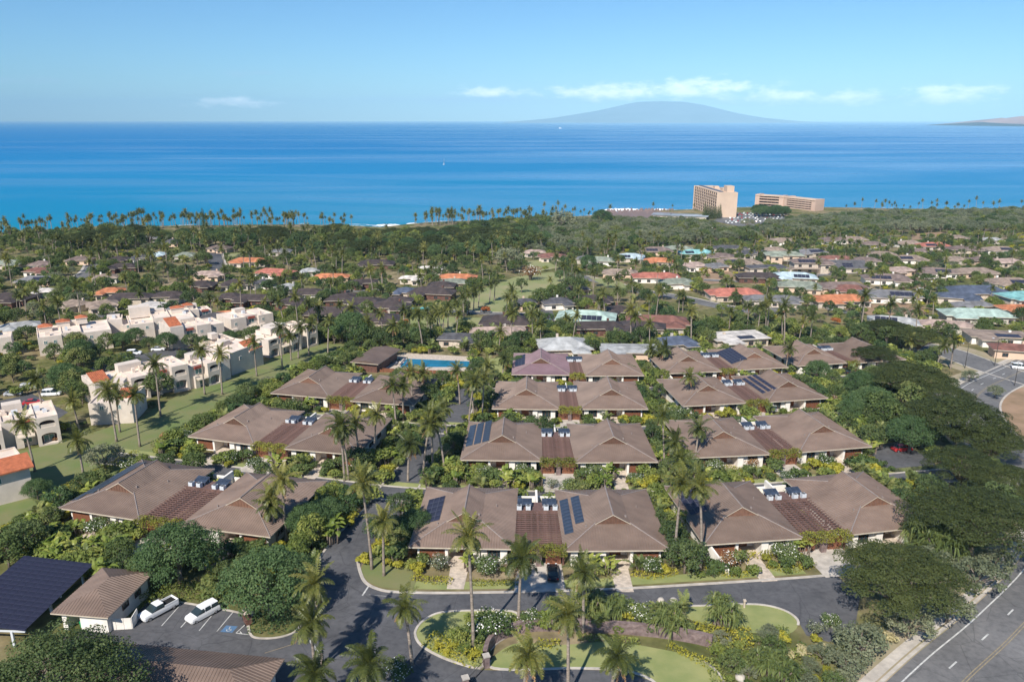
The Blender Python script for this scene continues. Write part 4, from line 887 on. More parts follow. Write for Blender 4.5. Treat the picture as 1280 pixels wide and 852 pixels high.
mb = MB(); mb.box(.9, 7.7, 3.2, 10.6, -1, 3.0); mb.box(.9, 1.6, .9, 3.2, -1, 3.0); mb.box(3.6, 7.7, .9, 3.2, -1, 2.9); build('wall', mb, M['white'], u)
for yy in (5, 8): win(u, 'win2', 7.71, yy, 1.2, math.pi / 2)
foot(T, 0, 8.6, 0, 11.4)
e = thing('bin_enclosure', 'white panelled bin enclosure at the corner of the utility building', 'fence', (*at(138, 787)[:2], gz(*at(138, 787)[:2])), R(6))
for k in range(4): mb = MB(); mb.box(-1.2 + k * 1.05, -.2 + k * 1.05, -.05, .05, -.4, 1.75); build('panel', mb, M['white'], e)
mb = MB(); mb.box(2.95, 3.05, 0, 2.2, -.4, 1.75); build('panel', mb, M['white'], e)
def bin_(px, py, m, label):
    p = at(px, py); b = thing('wheelie_bin', label, 'bin', p, R(rnd.uniform(-15, 15)), 'wheeled bins'); mb = MB()
    lo = [(-.27, -.3), (.27, -.3), (.27, .3), (-.27, .3)]; hi = [(-.33, -.38), (.33, -.38), (.33, .38), (-.33, .38)]
    for k in range(4): l = (k + 1) % 4; mb.face([(*lo[k], .05), (*lo[l], .05), (*hi[l], 1.0), (*hi[k], 1.0)])
    mb.face([(*p_, .05) for p_ in lo[::-1]]); build('bin_body', mb, m, b); mb = MB(); mb.box(-.35, .35, -.40, .42, 1.0, 1.08); mb.box(-.3, .3, .4, .48, .92, 1.0); build('lid', mb, m, b)
    mb = MB()
    for x in (-.28, .28): mb.tube([(x - .03, .33, .12), (x + .03, .33, .12)], .12, 10)
    build('wheel', mb, M['rubber'], b)
M['bingreen'] = mat('bright green plastic', (0.02, 0.34, 0.13), 0.5, .05); M['bingrey'] = mat('charcoal plastic', (0.07, 0.065, 0.065), 0.5, .08)
bin_(105, 783, M['bingreen'], 'bright green wheelie bin nearest the carport'); bin_(108.6, 784, M['bingreen'], 'second bright green wheelie bin beside the charcoal bins')
for k, t_ in enumerate(('first', 'second', 'last')): bin_(114 + 5 * k, 784.5 + k, M['bingrey'], '%s charcoal wheelie bin right of the green bins' % t_)
# solar carport
A, B, C_ = at(25, 707, 3.6), at(112.5, 709.7, 3.2), at(27, 787, 3.2)
cpz = gz(-70, 96)
u = thing('solar_carport', 'dark blue solar panel canopy over parked bays beside the utility building', 'carport', (-65.5, 88.5, cpz), R(-3)); mb = MB()
for i in range(9):
    for j in range(16):
        o = link('solar_panel', VM['pvdark'], u, (-.7 - i * 1.22, .55 + j * 1.02, 3.05 + (i * 1.22) * .10)); o.rotation_euler = (0, R(5.7), R(0))
mb.box(-11.2, -.1, 0.1, .3, 2.7, 2.9); mb.box(-11.2, -.1, 8, 8.2, 2.7, 2.9); mb.box(-11.2, -.1, 15.8, 16, 2.7, 2.9); build('frame', mb, M['metal'], u)
for x in (-2, -9.5):
    for y in (.2, 8.1, 15.9): mb = MB(); mb.box(x - .15, x + .15, y - .15, y + .15, -1, 2.8); build('post', mb, M['metal'], u)
foot(tf(u), -14, 0, 0, 16.5)
# long roof at the lower edge
a, b = at(110, 799, 3.3), at(356, 822, 3.3); d = (b - a); L_ = math.hypot(d.x, d.y); yaw = math.atan2(d.y, d.x); o0 = Vector((a.x, a.y, 0)) + Vector((math.sin(yaw), -math.cos(yaw), 0)) * 9.5
u = thing('garage_building', 'long brown hip roofed garage at the lower edge of the car park', 'building', (o0.x, o0.y, (a.z + b.z) / 2 - 3.3), yaw)
mb = MB(); hip(mb, -4, L_, 0, 9.5, 3.3, .36, ribs=.44); build('roof', mb, [M['roof'], M['fascia']], u); mb = MB(); mb.box(-3, L_ - 1, 1, 8.5, -1, 3.1); build('wall', mb, M['white'], u); foot(tf(u), -4, L_, 0, 9.5)

# ------------------------------------------------------------------ cars
_cm = {}
def carpaint(n, c): 
    if n not in _cm: _cm[n] = mat(n + ' car paint', c, .25, .02, spec=.5)
    return _cm[n]
def loft(mb, st, m=0):
    """st: list of (x, half width bottom, half width top, z bottom, z top)"""
    R_ = [[(x, -wb, zb), (x, -wb * 1.02, zb + (zt - zb) * .55), (x, -wt, zt), (x, wt, zt), (x, wb * 1.02, zb + (zt - zb) * .55), (x, wb, zb)] for x, wb, wt, zb, zt in st]
    for a, b in zip(R_, R_[1:]):
        for k in range(6): l = (k + 1) % 6; mb.face([a[k], b[k], b[l], a[l]], m)
    mb.face(R_[0][::-1], m); mb.face(R_[-1], m)
_car = {}
def car_meshes(typ, pname, pc):
    k = (typ, pname)
    if k in _car: return _car[k]
    pm = carpaint(pname, pc); b = MB(); g_ = MB(); L_ = {'sedan': 4.6, 'suv': 4.7, 'pickup': 5.4, 'van': 4.9}[typ]; h = L_ / 2
    if typ == 'sedan':
        loft(b, [(-h, .78, .72, .35, .75), (-h + .15, .88, .82, .25, .95), (-1.3, .9, .84, .22, 1.0), (1.0, .9, .84, .22, .95), (h - .25, .86, .78, .24, .78), (h, .74, .7, .34, .62)])
        loft(g_, [(-1.75, .80, .66, .95, 1.0), (-1.0, .8, .62, .95, 1.4), (.2, .8, .62, .95, 1.42), (1.15, .8, .72, .92, .97)]); loft(b, [(-1.05, .64, .58, 1.38, 1.43), (-.3, .66, .6, 1.41, 1.47), (.25, .64, .58, 1.39, 1.44)])
    elif typ in ('suv', 'van'):
        loft(b, [(-h, .82, .8, .4, 1.0), (-h + .12, .92, .88, .3, 1.08), (-.8, .93, .88, .26, 1.08), (1.2, .93, .88, .26, 1.05), (h - .25, .9, .82, .3, .92), (h, .8, .74, .4, .75)])
        top = 1.72 if typ == 'suv' else 1.85
        loft(g_, [(-h + .08, .86, .7, 1.05, 1.12), (-h + .35, .86, .7, 1.05, top - .06), (.4, .86, .7, 1.05, top - .05), (1.35, .86, .78, 1.02, 1.08)]); loft(b, [(-h + .25, .72, .66, top - .07, top), (-.5, .74, .68, top - .06, top + .03), (.5, .72, .66, top - .07, top - .01)])
        for y in (-.6, .6): b.box(-1.5, .2, y - .03, y + .03, top, top + .09)
        for x in (-.95, .05): b.box(x - .06, x + .06, -.87, .87, 1.05, top - .04)
    else:
        loft(b, [(-h, .85, .85, .45, 1.0), (-h + .1, .92, .9, .38, 1.05), (-.55, .93, .9, .35, 1.05), (1.3, .93, .9, .35, 1.08), (h - .2, .9, .84, .36, 1.0), (h, .82, .78, .45, .85)])
        loft(g_, [(-.5, .86, .72, 1.05, 1.1), (-.4, .86, .7, 1.05, 1.74), (.6, .86, .7, 1.05, 1.74), (1.45, .86, .8, 1.04, 1.1)]); loft(b, [(-.45, .72, .66, 1.72, 1.79), (.1, .74, .68, 1.73, 1.81), (.65, .72, .66, 1.72, 1.78)]); b.box(-h + .18, -.62, -.78, .78, 1.052, 1.056, 1); 
        for y in (-.86, .86): b.box(-h + .05, -.52, y - .05, y + .05, 1.0, 1.28)
        b.box(-h, -h + .08, -.86, .86, 1.0, 1.26)
    w = MB(); w.tube([(0, -.11, 0), (0, .11, 0)], .33, 16); r = MB(); r.tube([(0, -.125, 0), (0, .125, 0)], .2, 10)
    hl = MB(); hl.box(-.06, .04, -.16, .16, -.07, .07); 
    _car[k] = dict(b=b.mesh('car_body', [pm, M['rubber']]), g=g_.mesh('cabin_glass', M['pane']), w=w.mesh('tyre', M['rubber'], True), r=r.mesh('rim', M['chrome']), h=hl.mesh('headlight', M['lamp']), t=hl.mesh('tail_light', M['tail']), L=L_); 
    a = MB(); a.v = list(b.v) + list(g_.v); a.f = list(b.f) + [tuple(i + len(b.v) for i in q) for q in g_.f]; a.m = list(b.m) + [1] * len(g_.f)
    _car[k]['all'] = a.mesh('car', [pm, M['pane']]); return _car[k]
def car(px, py, yaw, typ, pname, pc, label, group=None, parts=True, world=None, h=.05):
    p = Vector((*world, 0)) if world else at(px, py); p.z = gz(p.x, p.y) + h; m = car_meshes(typ, pname, pc)
    if not parts: o = link('car', m['all'], None, p, R(yaw)); return tag(o, label, 'car', group)
    nm = 'pickup_truck' if typ == 'pickup' else 'car'; o = thing(nm, label, 'truck' if typ == 'pickup' else 'car', p, R(yaw), group); link('car_body', m['b'], o); link('cabin_glass', m['g'], o); hh = m['L'] / 2
    for x in (-hh + .85, hh - .85):
        for y in (-.82, .82): w = link('wheel', m['w'], o, (x, y, .33)); link('rim', m['r'], w)
    for y in (-.62, .62): link('headlight', m['h'], o, (hh - .07, y, .72)); link('tail_light', m['t'], o, (-hh + .05, y, .82))
    return o
WHT, SIL, RED, BLK, BLU, GRY = (.8, .8, .8), (.42, .43, .45), (.42, .03, .03), (.015, .015, .02), (.05, .09, .16), (.13, .135, .14)
car(199, 766, -125, 'pickup', 'white', WHT, 'white pickup truck with an open dark bed parked beside the utility building')
car(254, 770, -127, 'suv', 'white', WHT, 'white car with roof rack in the middle of the near car park')
car(691, 719, 90, 'sedan', 'black', BLK, 'black car parked in the driveway of the front row middle villas')
car(1127, 563, 10, 'sedan', 'red', RED, 'red car at the edge of the shaded car park by umbrella trees')
car(1119, 517, 15, 'suv', 'silver', SIL, 'silver car parked between green trees near the highway')
car(1056, 466, 100, 'suv', 'black', BLK, 'black car on the driveway beside the orange flowering tree')
car(962, 512, 100, 'van', 'silver', SIL, 'car under a silver cover in the third row right driveway')
car(1275, 461, -20, 'van', 'white', WHT, 'white van waiting at the highway junction')
for px, py, yw, t, n, c, l in ((17, 494, 10, 'sedan', 'silver', SIL, 'silver car in the shade near the condominium trees'), (37, 486, 12, 'suv', 'silver', SIL, 'silver car with dark windows beside the round tree by the white condominiums'), (65, 494, 10, 'van', 'white', WHT, 'white van just below the round tree by the condominiums'), (41, 505, 15, 'sedan', 'red', RED, 'red car behind the nearest white condominium roof'),
                               (155, 447, 5, 'sedan', 'blue', BLU, 'dark blue car in the middle condominium car park'), (168, 443, 10, 'suv', 'white', WHT, 'white car under the low trees of the middle condominium car park'), (198, 438, 10, 'sedan', 'white', WHT, 'white car parked beside the palm trunk in the condominium car park'), (233, 439, 40, 'sedan', 'black', BLK, 'dark car next to the white condominium wall'),
                               (686, 403, 80, 'sedan', 'white', WHT, 'white car in the small car park past the golf lawn'), (664, 392, 10, 'suv', 'grey', GRY, 'dark car on the road by the golf lawn'), (607, 391, 0, 'sedan', 'grey', GRY, 'grey car on the golf road beside an orange bush'),
                               (1053, 392, 0, 'suv', 'grey', GRY, 'grey car by the dirt lot below the orange roof'), (1041, 388, 0, 'sedan', 'white', WHT, 'white car beside the grey one near the dirt lot'), (1165, 356, 0, 'van', 'white', WHT, 'white van on the building plot'), (1152, 364, 0, 'suv', 'white', WHT, 'white car below the van on the building plot'),
                               (83, 352, 90, 'suv', 'white', WHT, 'white car on the street among the dark roofs'), (96, 352, 90, 'sedan', 'grey', GRY, 'dark car on the street among the dark roofs')):
    car(px, py, yw, t, n, c, l, 'cars parked among the houses')

# ------------------------------------------------------------------ white condominiums
def arch_face(mb, x0, x1, z0, z1, ax0, ax1, az0, az1, y, dep, m=0, mr=1):
    """Front wall panel with an arched opening and a recess behind it."""
    n = 8; r = (ax1 - ax0) / 2; rise = r * .38; cx = (ax0 + ax1) / 2; sp_ = az1 - rise
    top = [(cx - r * math.cos(math.pi * k / n), sp_ + rise * math.sin(math.pi * k / n)) for k in range(n + 1)]
    mb.face([(x0, y, z0), (ax0, y, z0), (ax0, y, z1), (x0, y, z1)], m); mb.face([(ax1, y, z0), (x1, y, z0), (x1, y, z1), (ax1, y, z1)], m)
    if az0 > z0 + .01: mb.face([(ax0, y, z0), (ax1, y, z0), (ax1, y, az0), (ax0, y, az0)], m)
    for a, b in zip(top, top[1:]):
        mb.face([(a[0], y, a[1]), (b[0], y, b[1]), (b[0], y, z1), (a[0], y, z1)], m); mb.face([(a[0], y, a[1]), (a[0], y + dep, a[1]), (b[0], y + dep, b[1]), (b[0], y, b[1])], m)
    mb.face([(ax0, y, az0), (ax0, y + dep, az0), (ax0, y + dep, sp_), (ax0, y, sp_)], m); mb.face([(ax1, y, az0), (ax1, y, sp_), (ax1, y + dep, sp_), (ax1, y + dep, az0)], m)
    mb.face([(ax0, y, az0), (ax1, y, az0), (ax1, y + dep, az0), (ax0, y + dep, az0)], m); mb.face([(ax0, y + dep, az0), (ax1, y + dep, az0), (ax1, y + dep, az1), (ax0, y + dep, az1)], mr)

def glass_win(w, h):
    mb = MB(); f = .08
    for q in ((-w / 2, w / 2, 0, f), (-w / 2, w / 2, h - f, h), (-w / 2, -w / 2 + f, f, h - f), (w / 2 - f, w / 2, f, h - f), (-f / 2, f / 2, f, h - f)): mb.box(q[0], q[1], -.08, 0, q[2], q[3])
    p = MB(); p.face([(-w / 2 + f, -.03, f), (w / 2 - f, -.03, f), (w / 2 - f, -.03, h - f), (-w / 2 + f, -.03, h - f)]); return mb.mesh('window', M['white']), p.mesh('pane', M['glassgreen'])
CW = glass_win(2.2, 1.6); CW2 = glass_win(1.0, 1.2)
def condo(x, y, ang, depth, bays, label, H=6.4, tiles=(), extra=()):
    """bays: (kind, width, setback, height) along the facade."""
    o = thing('condominium', label, 'building', (x, y, gz(x, y)), R(ang), 'white condominium buildings with flat roofs'); mb = MB(); X = 0.0; b = -2.5; wins = []
    for kind, w, sb, hh in bays:
        x0, x1, y0, y1 = X, X + w, sb, depth; h = H + hh
        mb.face([(x0, y1, b), (x0, y0, b), (x0, y0, h), (x0, y1, h)]); mb.face([(x1, y0, b), (x1, y1, b), (x1, y1, h), (x1, y0, h)]); mb.face([(x1, y1, b), (x0, y1, b), (x0, y1, h), (x1, y1, h)])
        p = .28; mb.face([(x0 + p, y0 + p, h - .35), (x1 - p, y0 + p, h - .35), (x1 - p, y1 - p, h - .35), (x0 + p, y1 - p, h - .35)], 2)
        for q in ((x0, x1, y0, y0 + p), (x0, x1, y1 - p, y1), (x0, x0 + p, y0 + p, y1 - p), (x1 - p, x1, y0 + p, y1 - p)):
            mb.face([(q[0], q[2], h), (q[1], q[2], h), (q[1], q[3], h), (q[0], q[3], h)], 2)
        for q in (((x0 + p, y0 + p), (x1 - p, y0 + p)), ((x1 - p, y0 + p), (x1 - p, y1 - p)), ((x1 - p, y1 - p), (x0 + p, y1 - p)), ((x0 + p, y1 - p), (x0 + p, y0 + p))):
            mb.face([(*q[1], h - .35), (*q[0], h - .35), (*q[0], h), (*q[1], h)], 2)
        if kind == 'arch':
            mb.face([(x0, y0, b), (x1, y0, b), (x1, y0, 0), (x0, y0, 0)]); m_ = w * .16
            arch_face(mb, x0, x1, 0, 3.1, x0 + m_, x1 - m_, 0.05, 2.6, y0, 1.6); arch_face(mb, x0, x1, 3.1, h, x0 + m_, x1 - m_, 4.0, 5.7, y0, 1.6)
            mb.box(x0 + m_, x1 - m_, y0 + .1, y0 + .2, 3.3, 4.0) if False else None
        else:
            mb.face([(x0, y0, b), (x1, y0, b), (x1, y0, h), (x0, y0, h)])
            if kind == 'win': wins.append(((x0 + x1) / 2, y0, min(w - .8, 2.6)))
            if kind == 'small': wins.append((x0 + w * .3, y0, 0))
        X += w
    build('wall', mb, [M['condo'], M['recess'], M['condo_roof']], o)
    for cx, yy, w in wins:
        if w:
            k = link('window', CW[0], o, (cx, yy - .004, 3.7)); link('pane', CW[1], k); a = MB(); a.box(-w / 2, w / 2, -.5, 0, 0, .75); build('awning', a, M['awning'], o, (cx, yy - .004, 5.4))
            a = MB(); a.face([(-w / 2 - .4, -2.2, 2.6), (w / 2 + .4, -2.2, 2.6), (w / 2 + .4, -.01, 3.3), (-w / 2 - .4, -.01, 3.3)]); a.box(-w / 2 - .4, w / 2 + .4, -2.2, -2.1, 2.35, 2.6); a.face([(-w / 2 - .4, -2.2, 2.45), (-w / 2 - .4, -.01, 3.1), (w / 2 + .4, -.01, 3.1), (w / 2 + .4, -2.2, 2.45)]); build('porch_roof', a, M['fascia'], o, (cx, yy, 0))
            k = link('window', CW[0], o, (cx, yy - .004, .5)); link('pane', CW[1], k); 
        else: k = link('window', CW2[0], o, (cx, yy - .004, 3.9)); link('pane', CW2[1], k)
    for kind, tx0, tx1, ty0, ty1, z, rise in tiles:
        a = MB()
        if kind == 'shed':
            a.face([(tx0, ty0, z), (tx1, ty0, z), (tx1, ty1, z + rise), (tx0, ty1, z + rise)]); a.face([(tx0, ty1, z - .5), (tx0, ty0, z - .5), (tx0, ty0, z), (tx0, ty1, z + rise)], 1); a.face([(tx1, ty0, z - .5), (tx1, ty1, z - .5), (tx1, ty1, z + rise), (tx1, ty0, z)], 1); a.face([(tx1, ty1, z - .5), (tx0, ty1, z - .5), (tx0, ty1, z + rise), (tx1, ty1, z + rise)], 1); a.face([(tx0, ty0, z - .5), (tx1, ty0, z - .5), (tx1, ty0, z), (tx0, ty0, z)], 1)
            n = int((tx1 - tx0) / .45)
            for k in range(n):
                xx = tx0 + (k + .5) * (tx1 - tx0) / n; a.face([(xx - .1, ty0, z + .01), (xx, ty0, z + .1), (xx, ty1, z + rise + .1), (xx - .1, ty1, z + rise + .01)]); a.face([(xx, ty0, z + .1), (xx + .1, ty0, z + .01), (xx + .1, ty1, z + rise + .01), (xx, ty1, z + rise + .1)])
        else:
            a.box(tx0 + .3, tx1 - .3, ty0 + .3, ty1 - .3, z - 2.2, z - .1, 1); hip(a, tx0, tx1, ty0, ty1, z, rise, 0, 1, .15)
        build('tile_roof', a, [M['redtile'], M['condo']], o)
    rs = random.Random(int(abs(x) * 7 + abs(y))); XX = 0.0
    for kind, w, sb, hh in bays:
        for k in range(rs.randint(1, 2)):
            bx = XX + rs.uniform(.8, max(.9, w - 1.6)); by_ = rs.uniform(sb + 2.5, depth - 2); a = MB(); q = rs.uniform(.5, 1.3); a.box(bx - q / 2, bx + q / 2, by_ - q / 2, by_ + q / 2, H + hh - .4, H + hh + rs.uniform(.3, 1.0)); build('roof_vent', a, M['condo_roof'] if rs.random() < .6 else M['metal'], o)
        if w > 5.5 and kind == 'blank':
            for k in range(2): kk = link('window', CW2[0], o, (XX + w * (.3 + .4 * k), sb - .004, 3.8)); link('pane', CW2[1], kk)
        if kind == 'arch':
            m_ = w * .16; a = MB(); a.box(XX + m_, XX + w - m_, sb + .15, sb + .22, 4.0, 4.75); build('railing', a, M['condo'], o); kk = link('window', CW[0], o, (XX + w / 2, sb + 1.59, .15)); link('pane', CW[1], kk)
        if w > 3 and kind in ('win', 'small'): a = MB(); a.box(XX, XX + w * .35, sb - 1.1, sb + .01, -2, 2.9 + (w * 7 % 1)); build('terrace_block', a, M['condo'], o)
        XX += w
    for k in range(3): kk = link('window', CW2[0], o, (XX + .004, depth * (.3 + .2 * k), 3.7 if k != 1 else 1.0), math.pi / 2); link('pane', CW2[1], kk)
    a = MB(); a.box(XX * .35, XX * .6, depth - 3.2, depth - .4, H - .5, H + 1.3 + (x % 1)); build('roof_block', a, M['condo'], o)
    for x0, x1, y0, y1, z0, z1 in extra:
        a = MB(); a.box(x0, x1, y0, y1, z0, z1); build('roof_block', a, M['condo'], o)
    foot(tf(o), 0, X, min(q[2] for q in bays), depth, 2); return o
condo(-117.5, 156.5, 36, 12, [('arch', 4.6, 0, -1), ('blank', 2.2, 2.6, 0), ('win', 4.2, 2.4, 0), ('arch', 4.6, 0, .2)], 'nearest white condominium block with arches and red awning facing the lawn')
condo(-104.5, 177.6, 10, 12, [('blank', 10, 0, -.7)], 'white condominium end block with a plain wall behind two crossing palms', tiles=[('shed', 5.8, 9.9, 2.5, 7.0, 5.75, 1.3)])
condo(-109.5, 190.5, 45, 11, [('blank', 4.4, 0, .3), ('win', 4.6, 2.2, -.2), ('arch', 4.6, 0, 0), ('blank', 2.2, 2.4, -.2), ('win', 4.2, 2.0, .4), ('arch', 4.6, 0, .6)], 'long white condominium block with two pairs of arches left of the lawn', tiles=[('shed', .1, 4.3, 1, 6.5, 6.8, 1.6)])
condo(-91.5, 206.5, 55, 10, [('blank', 2.2, 1.6, -.1), ('win', 3.8, 1.8, .1), ('arch', 4.2, 0, .2), ('small', 4.2, 1.5, .4)], 'white condominium block with one window bay beside the plain end wall')
condo(-85.5, 222.5, 66, 11, [('blank', 14, 0, .6)], 'white condominium block with a plain wall and red tile slope over its corner', tiles=[('shed', 8.0, 13.9, -.3, 4.0, 5.6, 2.4)])
condo(-79.5, 243.0, 60, 12, [('arch', 4.6, 1, -.3), ('win', 4.4, 2, .6), ('arch', 4.6, 0, 0), ('blank', 3, 2, .6), ('arch', 5, 0, .2)], 'farthest white condominium block with three arched bays at the end of the lawn', extra=[(4, 9, 4, 9, 6.4, 8.6)])
condo(-158, 246, 32, 16, [('blank', 7, 0, 0), ('small', 6, 1, .3), ('blank', 9, 0, -.2)], 'white condominium block with three small red tile caps behind the round trees', tiles=[('cap', .5, 5, 8, 12.5, 7.8, .45), ('cap', 6, 10.5, 11, 15, 8.2, .45), ('cap', 12, 16, 11.5, 15.5, 8.8, .45)])
condo(-138, 268, 30, 16, [('blank', 8, 0, -.4), ('small', 6, 2, .6), ('small', 8, 0, 0)], 'white condominium block with a tall grey tower block on its roof', tiles=[('cap', 15, 20, 9, 13, 8.2, .4)], extra=[(1, 8, 10, 15, 6, 10)])
condo(-118, 256, 42, 12, [('blank', 4.5, 0, 1.2), ('win', 4.5, 1, .2), ('small', 5, 0, .4), ('small', 5, 1, -.4)], 'white condominium block with a bright red sloped tile roof behind the car park', tiles=[('shed', .1, 4.4, 1, 7, 7.7, 2.0)])
condo(-104, 275, 45, 12, [('small', 6, 0, .2), ('win', 5, 1, .2), ('small', 6, 0, -.2)], 'white condominium block behind a low round tree')
condo(-176, 242, 30, 8, [('small', 10, 0, 0)], 'small pale condominium at the left edge behind dark trees')
condo(-152, 266, 24, 9, [('small', 6, 0, -.6), ('blank', 5, 1.5, .8), ('small', 6, 0, -1.2)], 'stepped white condominium row between the red caps and the tower roof'); condo(-128, 290, 34, 9, [('small', 6, 0, .4), ('win', 5, 1, -.6)], 'small white condominium block at the back of the cluster', tiles=[('cap', 1, 5, 3, 7, 8.0, .45)]); condo(-97, 238, 48, 9, [('small', 5, 0, -1.5), ('blank', 4, 1, -.4)], 'low white condominium block beside the car park edge')
u = condo(-106.4, 124.4, 43, 12, [('blank', 17.5, 0, -.6)], 'white building at the left edge with a rust red tiled eave', H=6.8)
a = MB(); a.face([(0, -.9, 6.1), (18.2, -.9, 6.1), (18.2, 3.5, 7.6), (0, 3.5, 7.6)]); a.face([(0, -.9, 5.95), (0, 3.5, 7.4), (18.2, 3.5, 7.4), (18.2, -.9, 5.95)]); a.box(0, 18.2, -.92, -.8, 5.85, 6.12); build('tile_roof', a, M['redtile'], u)

# ------------------------------------------------------------------ swimming pool
P = WP([(470, 452), (505, 441), (592, 446), (588, 470), (488, 464)]); sheet('pool_deck', [(q.x, q.y) for q in P], M['paving'], 0.06, world=True)
pc = at(505, 448); u = thing('swimming_pool', 'blue rectangular swimming pool with small side basin beyond the villas', 'pool', (-26, 236, gz(-26, 236)), R(-8)); mb = MB(); mb.box(-9.5, 13, -7.4, 4.2, -.5, .22); mb.box(-15, -10, .3, 4.2, -.5, .22); build('coping', mb, M['paving'], u)
mb = MB(); mb.face([(-9.1, -7.0, .24), (12.6, -7.0, .24), (12.6, 3.8, .24), (-9.1, 3.8, .24)]); mb.face([(-14.6, .7, .24), (-10.4, .7, .24), (-10.4, 3.8, .24), (-14.6, 3.8, .24)]); build('water', mb, M['pool'], u); mark([tf(u) @ Vector((x, y, 0)) for x, y in ((-18, -22), (15, -22), (15, -4), (-18, -4))], 1)
u = thing('pool_fence', 'red brown timber fence along the near side of the pool', 'fence', (-41, 226.5, gz(-41, 226.5)), R(-7))
for k in range(24): mb = MB(); mb.box(k * 1.2, k * 1.2 + 1.12, -.05, .05, -1.6, 1.3); build('panel', mb, M['wood'], u)
a, b = at(435, 452, 3.2), at(470, 457, 3.2); yaw = math.atan2(b.y - a.y, b.x - a.x) * .6; u = thing('pool_house', 'brown roofed pool house left of the blue pool', 'building', (a.x, a.y - 2, gz(a.x, a.y)), yaw)
mb = MB(); hip(mb, 0, 9.6, 2, 19, 3.2, .16, gab=True); build('roof', mb, [M['roof'], M['fascia']], u); mb = MB(); mb.box(1, 8.6, 3, 18, -1.5, 3.0); build('wall', mb, M['darkwood'], u); foot(tf(u), 0, 9.6, 2, 19, 6)
for k in range(7):
    p = at(488 + k * 3.4, 456 - (k % 2) * 4); p.z = gz(p.x, p.y) + .065; o = thing('sun_lounger', 'dark sun lounger on the terrace beside the small pool basin', 'sun lounger', p, R(-10), 'sun loungers by the pool'); mb = MB(); mb.box(-.33, .33, -.9, .5, .28, .4); mb.face([(-.33, .5, .4), (.33, .5, .4), (.33, 1.0, .8), (-.33, 1.0, .8)]); build('seat', mb, M['pvline'], o)
    mb = MB(); [mb.box(x - .04, x + .04, y - .04, y + .04, 0, .28) for x in (-.28, .28) for y in (-.8, .4)]; build('legs', mb, M['iron'], o)
